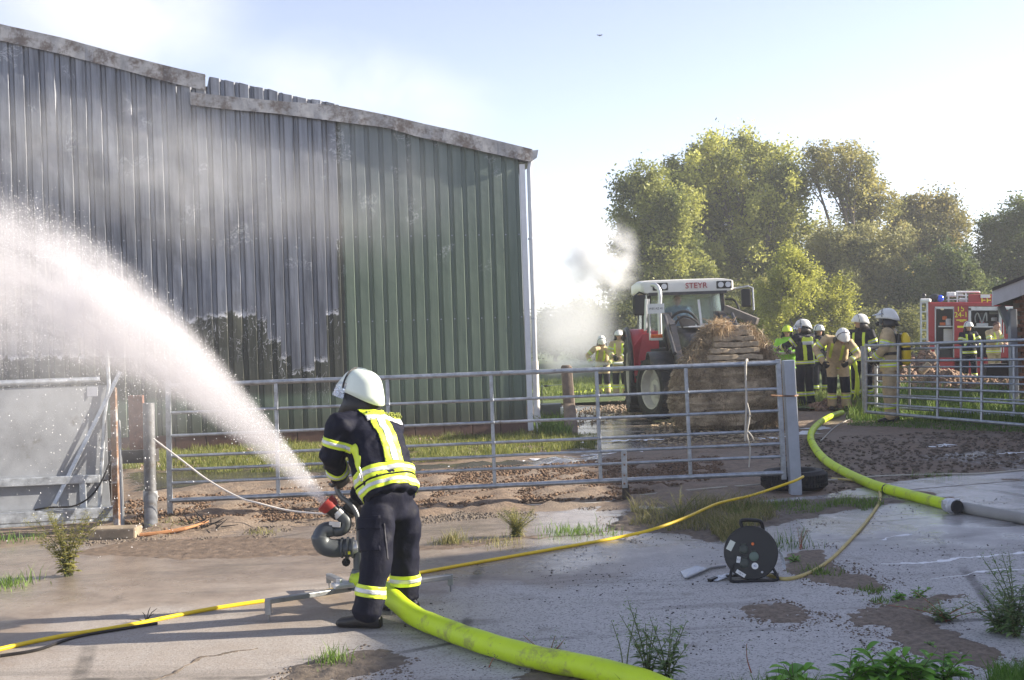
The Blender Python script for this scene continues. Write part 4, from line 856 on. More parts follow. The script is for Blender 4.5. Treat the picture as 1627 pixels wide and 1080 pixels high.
# ============================================================ TRACTOR
OX, OY = 3.66, 25.7
tr = root('tractor', (OX, OY - 1.2, 0), 'red and white farm tractor with front loader, facing the camera behind the bale', 'tractor')
def K(x, f, z): return Vector((OX + x, OY - f, z))      # x: to picture right, f: towards the camera
tr_red = plain('tractor_red', (0.45, 0.035, 0.05), 0.4, 0, 0.25, 3, 0.05, 30, dirt=(0.2, 0.13, 0.1), dirt_amt=0.15)
rim_m = plain('dusty_white_rim', (0.60, 0.57, 0.52), 0.55, 0.1, 0.2, 5)
dgrey = plain('dark_grey_paint', (0.045, 0.045, 0.05), 0.5, 0.1, 0.3, 6, dirt=(0.13, 0.1, 0.08), dirt_amt=0.25)
def tyre(name, c, R_, w_, rim_r, par, sgn=1, lug=22, yaw=0.0):
    """axis along X"""
    c = Vector(c); hub = root
    prof_ = [(rim_r, -w_ * .38), (rim_r + (R_ - rim_r) * .35, -w_ * .5), (R_ * .93, -w_ * .46), (R_ * .96, -w_ * .3), (R_ * .965, 0), (R_ * .96, w_ * .3), (R_ * .93, w_ * .46), (rim_r + (R_ - rim_r) * .35, w_ * .5), (rim_r, w_ * .38)]
    b = MB(); n = 40
    for k in range(n):
        t = 2 * PI * k / n
        for r, x in prof_: b.v.append(c + Vector((x, r * math.cos(t), r * math.sin(t))))
    m = len(prof_)
    for k in range(n):
        for i in range(m - 1): b.f.append((k * m + i, k * m + i + 1, ((k + 1) % n) * m + i + 1, ((k + 1) % n) * m + i))
    ty = b.build(name, rubber, par, smooth=True)
    b = MB()
    for k in range(lug):
        for sd_ in (-1, 1):
            t = 2 * PI * (k + (0.5 if sd_ > 0 else 0)) / lug
            p = [c + Vector((0.0, R_ * .965 * math.cos(t + .16), R_ * .965 * math.sin(t + .16))), c + Vector((sd_ * w_ * .48, R_ * .945 * math.cos(t), R_ * .945 * math.sin(t)))]
            b.bar(p[0], p[1], 0.05, R_ * 0.07, Vector((0, math.cos(t), math.sin(t))))
    b.build('tread_lug', rubber, ty, kind='stuff')
    b = MB(); rp = [(rim_r, w_ * .42), (rim_r * .93, w_ * .40), (rim_r * .86, w_ * .02), (rim_r * .55, -w_ * .12), (rim_r * .42, w_ * .16), (rim_r * .22, w_ * .2), (rim_r * .2, w_ * .32), (0.0, w_ * .32)]
    for k in range(n):
        t = 2 * PI * k / n
        for r, x in rp: b.v.append(c + Vector((sgn * x, r * math.cos(t), r * math.sin(t))))
    m = len(rp)
    for k in range(n):
        for i in range(m - 1): b.f.append((k * m + i, k * m + i + 1, ((k + 1) % n) * m + i + 1, ((k + 1) % n) * m + i))
    rm_ = b.build('rim', rim_m, ty, smooth=True)
    if yaw:
        Rz = Matrix.Translation(c) @ Matrix.Rotation(yaw, 4, 'Z') @ Matrix.Translation(-c)
        for o in [ty] + list(ty.children): o.data.transform(Rz)
    return ty
tyre('rear_wheel', K(-0.97, 0, .83), .83, .52, .48, tr, -1); tyre('rear_wheel', K(.97, 0, .83), .83, .52, .48, tr, 1)
tyre('front_wheel', K(-.86, 2.5, .62), .62, .40, .40, tr, -1, 18, .36); tyre('front_wheel', K(.80, 2.5, .62), .62, .40, .40, tr, 1, 18, .36)
for sgn in (-1, 1):
    # rear fender: red, bent over the wheel
    v = MB(); pts = []
    for i in range(11):
        t = math.radians(-10 + 14 * i); pts.append((0.93 * math.cos(t), .85 + 0.95 * math.sin(t) if True else 0))
    m_ = []
    for f_, z in pts:
        for x in (.62, 1.18): m_.append(K(sgn * x, f_, z))
    v.add(m_, [(2 * i, 2 * i + 1, 2 * i + 3, 2 * i + 2) for i in range(10)])
    o = v.build('rear_fender', tr_red, tr, smooth=True); so = o.modifiers.new('t', 'SOLIDIFY'); so.thickness = .05
    rimp = [K(sgn * 1.2, f_, z) for f_, z in pts]; MB().tube(rimp, 0.05, 8).build('fender_edge', dgrey, tr, smooth=True)
    MB().prism([K(sgn * .6, .93, .75), K(sgn * 1.15, .96, .8), K(sgn * 1.15, .96, 1.45), K(sgn * .95, .8, 1.68), K(sgn * .6, .75, 1.75)], (0, .05, 0)).build('fender_front', tr_red, tr, bevel=.02)
    # front mudguard
    m_ = []
    for i in range(9):
        t = math.radians(20 + 15 * i)
        for x in (.6, 1.04): m_.append(K(sgn * x, 2.5 - .70 * math.cos(t), .62 + .72 * math.sin(t)))
    o = MB().add(m_, [(2 * i, 2 * i + 1, 2 * i + 3, 2 * i + 2) for i in range(8)]).build('front_mudguard', dgrey, tr, smooth=True); so = o.modifiers.new('t', 'SOLIDIFY'); so.thickness = .03
MB().box(K(0, 1.5, 1.05), (.62, 2.2, .7)).build('chassis', dgrey, tr, bevel=.03)
MB().box(K(0, 2.5, .62), (1.3, .22, .2)).build('front_axle', dgrey, tr)
MB().box(K(0, 0, .83), (1.5, .4, .4)).build('rear_axle', dgrey, tr)
v = MB(); v.loft([(K(0, .75, 1.55), (1, 0, 0), (0, 0, 1), .42, .28), (K(0, 2.0, 1.5), (1, 0, 0), (0, 0, 1), .40, .27), (K(0, 2.95, 1.38), (1, 0, 0), (0, 0, 1), .36, .26), (K(0, 3.2, 1.3), (1, 0, 0), (0, 0, 1), .30, .2)], 20, 5); v.build('hood', dgrey, tr, smooth=True)
MB().box(K(0, 1.9, 1.79), (.5, 1.5, .03)).build('hood_stripe', white_p, tr, bevel=.01)
MB().box(K(0, 3.2, 1.05), (.5, .1, .5)).build('grille', dgrey, tr, bevel=.02)
for x in (-.2, .2): MB().cyl(K(x, 3.22, 1.3), K(x, 3.26, 1.3), .07, 14).build('headlight', silver, tr, smooth=True)
# cab
F0 = .75       # windscreen plane
cb = [(-.82, F0), (.82, F0), (.88, -.7), (-.88, -.7)]; ct = [(-.76, F0 - .12), (.76, F0 - .12), (.8, -.72), (-.8, -.72)]
for (a, b1) in zip(cb, ct): MB().bar(K(a[0], a[1], 1.25), K(b1[0], b1[1], 2.52), .08, .09, (0, 1, 0)).build('cab_pillar', dgrey, tr, bevel=.01)
MB().bar(K(-.87, .1, 1.3), K(-.82, .0, 2.5), .05, .05, (0, 1, 0)).build('cab_pillar', dgrey, tr)
N = NT('cab_glass'); N.bsdf((0.72, 0.85, 0.84), 0.03, 0, None, 0.5, 0.85, 1.25, alpha=0.55); M_GLASS = N.m
def pane(name, pts, th): o = MB().prism(pts, th).build(name, M_GLASS, tr); return o
pane('windscreen', [K(-.78, F0 + .01, 1.5), K(.78, F0 + .01, 1.5), K(.73, F0 - .11, 2.5), K(-.73, F0 - .11, 2.5)], (0, .012, 0))
pane('rear_window', [K(-.8, -.7, 1.5), K(.8, -.7, 1.5), K(.76, -.72, 2.5), K(-.76, -.72, 2.5)], (0, .012, 0))
for s_ in (-1, 1): pane('side_window', [K(s_ * .85, F0 - .08, 1.4), K(s_ * .89, -.64, 1.4), K(s_ * .81, -.66, 2.5), K(s_ * .79, F0 - .18, 2.5)], (s_ * .012, 0, 0))
MB().box(K(0, .1, 1.2), (1.7, 1.5, .35)).build('cab_base', dgrey, tr, bevel=.03)
MB().box(K(0, -.72, 1.42), (1.6, .05, .3)).build('rear_panel', dgrey, tr)
v = MB()
o_ = [(-.98, .0), (-.98, .12), (-.92, .22), (-.7, .255), (.7, .255), (.92, .22), (.98, .12), (.98, .0)]
v.loft([(K(0, .98, 2.60), (1, 0, 0), (0, 0, 1), .90, .09), (K(0, .93, 2.64), (1, 0, 0), (0, 0, 1), .96, .135), (K(0, .2, 2.67), (1, 0, 0), (0, 0, 1), 1.0, .155), (K(0, -.85, 2.66), (1, 0, 0), (0, 0, 1), .98, .14), (K(0, -.95, 2.63), (1, 0, 0), (0, 0, 1), .9, .09)], 32, 7)
v.build('cab_roof', plain('off_white_paint', (0.72, 0.71, 0.66), 0.4, 0, 0.1, 4, 0.05), tr, smooth=True)
MB().box(K(0, .9, 2.5), (1.62, .2, .06)).build('roof_underside', dgrey, tr)
text_mesh('STEYR', .165, plain('dark_red_print', (0.30, 0.015, 0.02), 0.5), 'lettering', tr, K(.18, 1.005, 2.645), (1, 0, 0), (0, 0, 1), 0.012)
for x0 in (-.56, .76):
    MB().box(K(x0, .975, 2.65), (.32, .06, .16)).build('light_recess', blackp, tr, bevel=.02)
    for dx in (-.075, .075):
        MB().cyl(K(x0 + dx, 1.0, 2.65), K(x0 + dx, 1.03, 2.65), .058, 14).build('work_light', silver, tr, smooth=True)
MB().bar(K(.28, 1.0, 1.62), K(.24, .85, 2.36), .045, .03, (0, 1, 0)).build('wiper', white_p, tr)
# mirrors
MB().box(K(-1.0, 1.0, 2.28), (.26, .1, .42)).build('mirror', blackp, tr, bevel=.03); MB().tube([K(-.85, .8, 2.5), K(-1.0, 1.0, 2.55), K(-1.13, 1.0, 2.45), K(-1.13, 1.0, 2.1)], .018, 6).build('mirror_arm', dgrey, tr)
MB().box(K(1.2, 1.0, 2.36), (.2, .1, .38)).build('mirror', blackp, tr, bevel=.03); MB().tube([K(.85, .8, 2.55), K(1.25, 1.0, 2.6), K(1.34, 1.0, 2.56), K(1.35, 1.0, 2.1)], .02, 6).build('mirror_arm', silver, tr)
MB().tube(spline([K(-.64, 1.35, 1.55), K(-.64, 1.35, 2.1), K(-.62, 1.35, 2.5), K(-.68, 1.3, 2.66), K(-.76, 1.2, 2.68)], 5), .045, 10).build('exhaust', silver, tr, smooth=True)
MB().tube([K(-.92, 1.2, 1.75), K(-.88, 1.2, 2.4)], .035, 8).build('grab_rail', silver, tr)
MB().tube([K(-.82, 1.1, 1.55), K(-.82, 1.1, 2.4)], .02, 8).build('grab_rail', silver, tr)
MB().box(K(-.72, 1.42, 2.19), (.34, .015, .2)).build('number_plate', white_p, tr)
text_mesh('WES AZ 45', .058, blackp, 'plate_print', tr, K(-.72, 1.43, 2.19), (1, 0, 0), (0, 0, 1), .004)
MB().box(K(-.72, 1.4, 1.63), (.24, .06, .07)).build('indicator', plain('amber_lens', (0.85, 0.18, 0.02), 0.3), tr, bevel=.01); MB().box(K(-.72, 1.4, 1.57), (.24, .06, .05)).build('side_light', white_p, tr, bevel=.01)
# steps
for z in (.55, .85, 1.1): MB().box(K(-.86, 1.0, z), (.3, .3, .04)).build('step', dgrey, tr)
# loader: two arms, cross tube, hydraulics
for s_ in (-1, 1):
    MB().prism([K(s_ * .48 - .04, 1.5, 1.0), K(s_ * .48 - .04, 1.75, 1.0), K(s_ * .48 - .04, 1.85, 1.75), K(s_ * .48 - .04, 1.65, 2.1), K(s_ * .48 - .04, 1.4, 2.1)], (.09, 0, 0)).build('loader_mast', dgrey, tr, bevel=.01)
    b = MB(); pts = [K(s_ * .56, 1.55, 2.0), K(s_ * .56, 2.7, 1.75), K(s_ * .56, 3.7, 1.0), K(s_ * .56, 4.1, .6)]
    for p, q_ in zip(pts[:-1], pts[1:]): b.bar(p, q_, .11, .2)
    b.build('loader_arm', dgrey, tr, kind='stuff')
    MB().cyl(K(s_ * .56, 1.8, 1.2), K(s_ * .56, 2.9, 1.45), .05, 10).build('lift_cylinder', dgrey, tr); MB().cyl(K(s_ * .66, 2.3, 2.02), K(s_ * .66, 3.6, 1.3), .035, 10).build('tilt_cylinder', dgrey, tr)
MB().prism([K(-.36, 1.9, 2.02), K(-.02, 2.0, 1.92), K(.0, 2.0, 1.3), K(-.1, 1.9, 1.2), K(-.2, 1.9, 1.6)], (0, .1, 0)).build('loader_plate', plain('dusty_grey', (0.17, 0.15, 0.135), 0.7, 0, 0.3), tr, bevel=.01)
MB().bar(K(.62, 1.8, 2.14), K(1.15, 2.3, 1.85), .1, .14).build('raised_link', MAT['dusty_grey'], tr, bevel=.01)
MB().tube(spline([K(-.55, 1.9, 1.2), K(-.62, 2.0, 1.7), K(-.45, 2.0, 2.02), K(-.2, 2.0, 2.1), K(.0, 2.0, 1.95), K(.1, 2.0, 1.6)], 6), .028, 8).build('hydraulic_hose', rubber, tr, smooth=True)
MB().tube(spline([K(-.5, 1.95, 1.2), K(-.52, 2.1, 1.65), K(-.35, 2.1, 1.96), K(-.15, 2.1, 1.98), K(.05, 2.1, 1.8), K(.1, 2.1, 1.4)], 6), .022, 8).build('hydraulic_hose', rubber, tr, smooth=True)
MB().tube(spline([K(.8, .9, 2.35), K(.95, 1.1, 2.3), K(1.0, 1.5, 2.0), K(1.05, 1.9, 1.8)], 6), .022, 8).build('hydraulic_hose', rubber, tr, smooth=True)
b = MB()
for k in range(9): p = K(-.5 + .08 * k, 1.85 + .03 * k, 1.25 + .04 * (k % 3)); b.box(p, (.07, .1, .12))
b.build('valve_block', dgrey, tr, kind='stuff')
MB().box(K(.28, 1.6, 1.74), (.5, .5, .22)).build('white_cowl', MAT['off_white_paint'], tr, bevel=.03)
# seat + steering wheel
MB().box(K(.05, -.2, 1.6), (.5, .5, .16)).build('seat', dark_in, tr, bevel=.04); MB().box(K(.05, -.45, 1.95), (.5, .12, .6)).build('seat_back', dark_in, tr, bevel=.04)
sw = [K(.1 + .2 * math.cos(t), .42 - .05 * math.sin(t), 1.72 + .2 * math.sin(t) * .6) for t in [2 * PI * k / 20 for k in range(20)]]
MB().tube(sw, .016, 6, closed=True).build('steering_wheel', blackp, tr, smooth=True)

# ============================================================ BALE on the loader
ba = root('straw_bale', (at(1148, 600, 20.9).x, 20.9, 0), 'huge dirty round bale with torn layered top held in front of the tractor', 'bale')
m_hay = plain('wet_hay', (0.48, 0.375, 0.25), 0.95, 0, 0.6, 5, 1.0, 45, dirt=(0.10, 0.075, 0.055), dirt_amt=0.25, dist=0.03)
def hayw(z):   # half width by height
    return float(np.interp(z, [0, .08, .3, .65, .95, 1.15, 1.35, 1.55, 1.7, 1.8], [.66, .82, .93, .96, .88, .76, .62, .50, .40, .26]))
BX, BY = ba.location.x, 20.9
v = MB(); nz, nu = 60, 96
for j in range(nz + 1):
    z = 0.03 + 1.75 * j / nz; hw = hayw(z); 
    for i in range(nu):
        t = 2 * PI * i / nu; ct, sn = math.cos(t), math.sin(t)
        x = math.copysign(abs(ct) ** .8, ct) * hw; y = math.copysign(abs(sn) ** .85, sn) * min(.78, hw * .95)
        n = vnoise(x * 1.5 + 3, z * 1.5 + y, 1.6, 5); n2 = vnoise(x + y, z * 6, 3.0, 4, 2)
        k = 1 + .085 * n + .035 * n2 - .035 * max(0, math.sin(z * 23 + 1.5 * n)) ** 6
        lean = -0.10 * (z - .9) if z > .9 else 0
        v.v.append(Vector((BX + x * k - 0.0 + (.06 if z > 1.2 else 0), BY + y * k, z)))
for j in range(nz):
    for i in range(nu): a = j * nu + i; b1 = j * nu + (i + 1) % nu; v.f.append((a, b1, b1 + nu, a + nu))
v.f.append(tuple(nz * nu + i for i in range(nu))); v.f.append(tuple(reversed(range(nu))))
v.build('bale_core', m_hay, ba, smooth=True)
# torn flat layers on the upper front
m_lay = plain('hay_layer', (0.46, 0.37, 0.26), 0.95, 0, 0.4, 7, 1.0, 50, dist=0.02)
for k, (z, x0, x1) in enumerate(((1.13, -.40, .60), (1.235, -.42, .50), (1.345, -.36, .46), (1.45, -.30, .46), (1.55, -.28, .40), (1.64, -.20, .38), (1.73, -.08, .30))):
    v = MB(); n = 16; y = BY - .78 + .05 * k; top = []; bot = []
    hh = .085
    for s_ in (0, 1):
        for i in range(n + 1):
            x = x0 + (x1 - x0) * i / n; jt = .018 * vnoise(x, z + s_, 7, 3, k); yy = y - .05 + .04 * vnoise(x, z, 4, 3)
            v.v += [Vector((BX + x + .06, yy, z - hh / 2 + jt)), Vector((BX + x + .06, yy, z + hh / 2 + jt)), Vector((BX + x + .06, yy + .4, z + hh / 2 + jt)), Vector((BX + x + .06, yy + .4, z - hh / 2 + jt))] if s_ == 0 else []
    for i in range(n):
        for q_ in range(4): a = i * 4; v.f.append((a + q_, a + (q_ + 1) % 4, a + 4 + (q_ + 1) % 4, a + 4 + q_))
    v.f += [(0, 3, 2, 1), (n * 4, n * 4 + 1, n * 4 + 2, n * 4 + 3)]
    v.build('hay_layer', m_lay, ba, bevel=0.012)
# stray stalks: ruffled edges and fringe
def stalks(name, n, fn, L, wdt, mat, par):
    P = np.array([fn() for _ in range(n)]); d = np.random.randn(n, 3); d[:, 1] -= .3; d[:, 2] -= .5; d /= np.linalg.norm(d, axis=1)[:, None]
    e = np.cross(d, np.random.randn(n, 3)); e /= np.linalg.norm(e, axis=1)[:, None]; ll = L * (.4 + np.random.rand(n, 1)); bend = np.array([0, 0, -1]) * ll * .3
    v = np.stack([P - e * wdt / 2, P + e * wdt / 2, P + d * ll * .5 + e * wdt * .4, P + d * ll * .5 - e * wdt * .4, P + d * ll + bend], 1).reshape(-1, 3)
    i = np.arange(n)[:, None] * 5; f = np.concatenate([i + np.array([[0, 1, 2]]), i + np.array([[0, 2, 3]]), i + np.array([[3, 2, 4]])])
    o = link(name, np_mesh(name, v, f, {'tint': np.repeat(np.random.rand(n), 5)}), mat, par); tag(o, None, None, None, 'stuff'); return o
M_ST = m_leaf('straw_stalk', (0.13, 0.09, 0.055), (0.42, 0.32, 0.2), 0.15)
M_ST2 = m_leaf('bright_straw_stalk', (0.30, 0.20, 0.11), (0.60, 0.45, 0.28), 0.2)
def f1():
    z = random.uniform(.05, 1.75); hw = hayw(z); t = random.uniform(PI, 2 * PI); ct, sn = math.cos(t), math.sin(t)
    return (BX + math.copysign(abs(ct) ** .8, ct) * hw + (.06 if z > 1.2 else 0), BY + math.copysign(abs(sn) ** .85, sn) * min(.78, hw * .95), z)
def f2():
    t = random.random(); s_ = random.choice((-1, 1, 1)); z = .95 + .85 * t + random.gauss(0, .02); return (BX + s_ * (hayw(z) + .02) + .06 + random.gauss(0, .03), BY - .3 + random.gauss(0, .3), z)
def f3(): return (BX + .93 + random.gauss(0, .06), BY - .4 + random.gauss(0, .15), abs(random.gauss(.5, .28)))
stalks('hay_stalks', 15000, f1, .085, .006, M_ST, ba); stalks('ragged_edge', 2600, f2, .16, .010, M_ST, ba); stalks('torn_fringe', 1300, f3, .18, .012, M_ST2, ba)
def f4(): return (BX - .12 + random.gauss(0, .09), BY - .5 + random.gauss(0, .2), 1.76 + abs(random.gauss(0, .05)))
stalks('top_tuft', 700, f4, .18, .012, M_ST2, ba)
lumps('fallen_straw', 'wet fallen straw on the ground round the bale', [(1010, 700), (1060, 660), (1250, 660), (1270, 690), (1200, 712), (1040, 712)], 1500, 0.02, 0.06, m_hay, 0.0, 0.35)

# ============================================================ far debris, posts, beams
wp = root('wooden_post', gnd(905, 688), 'old weathered timber post standing right of the shed', 'post')
b = MB(); b.loft([(gnd(908, 690), (1, 0, 0), (0, 1, 0), .115, .1), (at(904, 640, 21.3), (1, 0, 0), (0, 1, 0), .105, .09), (at(900, 583, 21.3), (1, 0, 0), (0, 1, 0), .10, .085), (at(899, 580, 21.3), (1, 0, 0), (0, 1, 0), .07, .06)], 10, 3)
b.build('trunk', wood_old, wp, smooth=True)
tro = root('water_trough', gnd(868, 672), 'dark box trough beside the shed corner', 'trough')
MB().box(at(872, 655, 23.5), (.5, .5, .34)).build('tank', plain('dark_grey_plastic', (0.10, 0.105, 0.11), 0.5), tro, bevel=.02); MB().box(at(893, 655, 23.2), (.06, .3, .2)).build('white_label', white_p, tro)
wr = root('wire_fence', gnd(862, 668), 'thin wire fence between the shed corner and the timber post', 'fence')
MB().tube([at(850, 615, 23.0), at(867, 613, 23.0), at(900, 610, 21.4)], .006, 5).build('wire', galv, wr); MB().tube([gnd(861, 668), at(861, 612, 23.0)], .01, 6).build('rod', galv, wr); MB().ball(at(868, 613, 22.9), (.05, .03, .02)).build('insulator', blackp, wr)
m_log = plain('pale_cut_timber', (0.42, 0.33, 0.23), 0.85, 0, 0.3, 6, 0.4)
DD = 29
for lab, (x0, y0, x1, y1), r in (('squared timber beam lying above the gates at the far right', (1563, 590, 1600, 588), .11), ('broken branch leaning in the rubble left of the fire engine', (1463, 592, 1477, 578), .09)):
    p, q_ = at(x0, y0, DD), at(x1, y1, DD); lg = root('timber_beam', Vector((p.x, p.y, 0)), lab, 'beam')
    (MB().bar(p, q_, r * 2, r * 2.2) if r > .1 else MB().cyl(p, q_, r, 10)).build('beam', m_log, lg, bevel=.01)
for lab, x0, x1, y, DDD in (('low stack of planks under the timber beam', 1560, 1602, 605, 28.6),):
    g_ = root('plank_stack', gnd((x0 + x1) / 2, 640), lab, 'plank stack')
    for k in range(5):
        MB().box((at((x0 + x1) / 2, y, DDD) + Vector((random.uniform(-.05, .05), 0, -.34 + .085 * k))), (.62 + random.uniform(-.05, .05), .5, .07)).build('plank', wood_old, g_, bevel=.006)
    MB().box(Vector((at((x0 + x1) / 2, y, DDD).x, DDD, .35)), (.55, .4, .7)).build('support', dark_in, g_)
# rubble heap of earth, bricks and broken wood behind the crew
def heap(name, label, px0, px1, pyt, D, depth, mat, n=2600, r0=.03, r1=.12, seed=0):
    a, b_ = at(px0, 0, D).x, at(px1, 0, D).x; zt = at((px0 + px1) / 2, pyt, D).z; NX, NY = 60, 18; v = []; f = []
    fn = lambda u, w_: zt * max(0, 1 - abs(w_) ** 2.2) * (0.72 + .45 * vnoise(u * 3, w_, 1.3, 4, seed)) * min(1, 6 * u, 6 * (1 - u))
    for j in range(NY + 1):
        for i in range(NX + 1):
            u, w_ = i / NX, j / NY * 2 - 1; v.append((a + (b_ - a) * u, D + w_ * depth, fn(u, w_) - .02))
    for j in range(NY):
        for i in range(NX): k = j * (NX + 1) + i; f.append((k, k + 1, k + NX + 2, k + NX + 1))
    g_ = root(name, Vector(((a + b_) / 2, D, 0)), label, 'heap'); link('earth', mesh('earth', v, f), mat, g_, True)
    tri = np.array([(0, 3, 2, 1), (4, 5, 6, 7), (0, 1, 5, 4), (1, 2, 6, 5), (2, 3, 7, 6), (3, 0, 4, 7)]); V_ = []; F_ = []
    bx = np.array([(-1, -1, -1), (1, -1, -1), (1, 1, -1), (-1, 1, -1), (-1, -1, 1), (1, -1, 1), (1, 1, 1), (-1, 1, 1)], float)
    for k in range(n):
        u, w_ = random.random(), random.uniform(-1, .3); R = np.array(Matrix.Rotation(random.random() * 6, 3, Vector(np.random.randn(3)).normalized()))
        s_ = np.array([random.uniform(r0, r1), random.uniform(r0, r1) * .6, random.uniform(r0, r1) * .5]); p = np.array((a + (b_ - a) * u, D + w_ * depth, fn(u, w_)))
        V_.append((bx * s_ * .6) @ R.T + p); F_.append(tri + 8 * k)
    o = link('rubble', np_mesh('rubble', np.concatenate(V_), np.concatenate(F_)), plain('mixed_rubble', (0.30, 0.20, 0.14), 0.9, 0, 0.7, 2.5, 0.4, 30), g_); tag(o, None, None, None, 'stuff')
heap('rubble_heap', 'brown heap of earth and broken brick behind the crew and fire engine', 1355, 1470, 548, 31.5, 1.6, MAT['dry_mud'], 1500, seed=1)
heap('rubble_heap', 'low heap of broken wood and brick below the fire engine', 1420, 1600, 590, 28.5, 1.0, MAT['dry_mud'], 1200, .04, .16, seed=4)
heap('manure_heap', 'low brown heap of dung on the grass behind the crew', 1262, 1380, 632, 25.2, .8, MAT['compost_clod'], 700, .02, .07, seed=7)
lumps('brick_rubble', 'scattered brick rubble in front of the two hose crew', [(960, 655), (970, 628), (1015, 625), (1015, 655)], 500, .02, .06, MAT['pale_rubble'], 0, .6)
MB_ = MB(); p = at(953, 56, 60)
for s_ in (-1, 1): MB_.prism([p, p + Vector((s_ * .14, .02, .05)), p + Vector((s_ * .10, .06, .0))], (0, 0, .01))
MB_.ball(p, (.05, .1, .04)); bd = root('bird', p, 'small dark bird flying high in the pale sky', 'bird'); MB_.build('body', blackp, bd)
# ============================================================ PEOPLE
def remesh(mb, voxel, it=3, wrinkle=0.0, wscale=9.0, seed=0.0, wfun=None):
    me = mb.me('tmp'); bm = bmesh.new(); bm.from_mesh(me); bmesh.ops.recalc_face_normals(bm, faces=bm.faces); bm.to_mesh(me); bm.free()
    o = bpy.data.objects.new('tmp', me); COL.objects.link(o)
    r = o.modifiers.new('r', 'REMESH'); r.mode = 'VOXEL'; r.voxel_size = voxel
    s_ = o.modifiers.new('s', 'SMOOTH'); s_.iterations = it; s_.factor = 0.5
    out = bpy.data.meshes.new_from_object(o.evaluated_get(bpy.context.evaluated_depsgraph_get())); bpy.data.objects.remove(o)
    out.name = 'form'; out.polygons.foreach_set('use_smooth', [True] * len(out.polygons))
    if wrinkle:
        for v in out.vertices:
            c = v.co; w1 = 1 - abs(mnoise.noise(Vector((c.x * wscale + seed, c.y * wscale, c.z * wscale * 1.25)))) * 2.2
            w2 = 1 - abs(mnoise.noise(Vector((c.x * wscale * 2.3, c.y * wscale * 2.3 + seed, c.z * wscale * 1.7)))) * 2
            k = wfun(c) if wfun else 1.0
            v.co = c + v.normal * wrinkle * k * (w1 * .7 + w2 * .35 - 0.35)
        out.update()
    return out
def band(name, src, p, axis, w_, mat, par, off=0.006, bone=None, extra=None, thick=0.003, centre=None, maxr=None, subpar=None):
    """reflective tape: the strip of SRC between two planes square to axis around p, lifted off the cloth"""
    bm = bmesh.new(); bm.from_mesh(src); axis = Vector(axis).normalized(); p = Vector(p)
    for sg in (-1, 1):
        bmesh.ops.bisect_plane(bm, geom=bm.verts[:] + bm.edges[:] + bm.faces[:], plane_co=p + axis * sg * w_ / 2, plane_no=axis * sg, clear_outer=True)
    if extra:
        for q_, n_ in extra: bmesh.ops.bisect_plane(bm, geom=bm.verts[:] + bm.edges[:] + bm.faces[:], plane_co=q_, plane_no=n_, clear_outer=True)
    if maxr is not None:
        c0 = Vector(centre) if centre is not None else p
        dead = [f for f in bm.faces if (f.calc_center_median() - c0).length > maxr]; bmesh.ops.delete(bm, geom=dead, context='FACES')
    if not bm.faces: bm.free(); return None
    bm.normal_update()
    mv = [(v, v.normal.copy()) for v in bm.verts]
    for v, n in mv: v.co += n * off
    me = bpy.data.meshes.new(name); bm.to_mesh(me); bm.free()
    o = link(name, me, mat, par, True); s_ = o.modifiers.new('t', 'SOLIDIFY'); s_.thickness = thick; s_.offset = -1; return o
skin = plain('skin', (0.50, 0.30, 0.22), 0.55, 0, 0.1, 20, 0.1, 90)
navy = plain('navy_turnout_cloth', (0.009, 0.010, 0.021), 0.66, 0, 0.35, 16, 0.6, 14, dist=0.012, spec=0.15, Sheen_Weight=0.0)
beige = plain('sand_turnout_cloth', (0.52, 0.40, 0.235), 0.75, 0, 0.25, 9, 0.4, 90, dirt=(0.2, 0.15, 0.1), dirt_amt=0.15)
tapeY = plain('lemon_reflective_tape', (0.66, 0.80, 0.05), 0.45, 0, 0.06, 6, 0.1, Emission_Strength=0.0)
tapeS = plain('silver_reflective_tape', (0.62, 0.63, 0.62), 0.32, 0.15, 0.08, 10, 0.08)
helm_w = plain('cream_helmet', (0.74, 0.80, 0.70), 0.22, 0, 0.06, 3, 0.03)
helm_g = plain('white_helmet', (0.74, 0.74, 0.70), 0.25, 0, 0.08, 6, 0.05, dirt=(0.45, 0.42, 0.36), dirt_amt=0.1)
helm_y = plain('yellow_helmet', (0.60, 0.78, 0.06), 0.3, 0, 0.06)
vest_g = plain('green_vest', (0.33, 0.75, 0.05), 0.7, 0, 0.12, 8, 0.3)
leather = plain('black_leather', (0.018, 0.016, 0.016), 0.4, 0, 0.3, 20, 0.4, 80)
denim = plain('blue_cloth', (0.06, 0.10, 0.19), 0.8, 0, 0.2)
N = NT('clear_visor'); N.bsdf((0.8, 0.86, 0.95), 0.04, 0, None, 0.6, 0.75, 1.3, alpha=0.6); visor_m = N.m

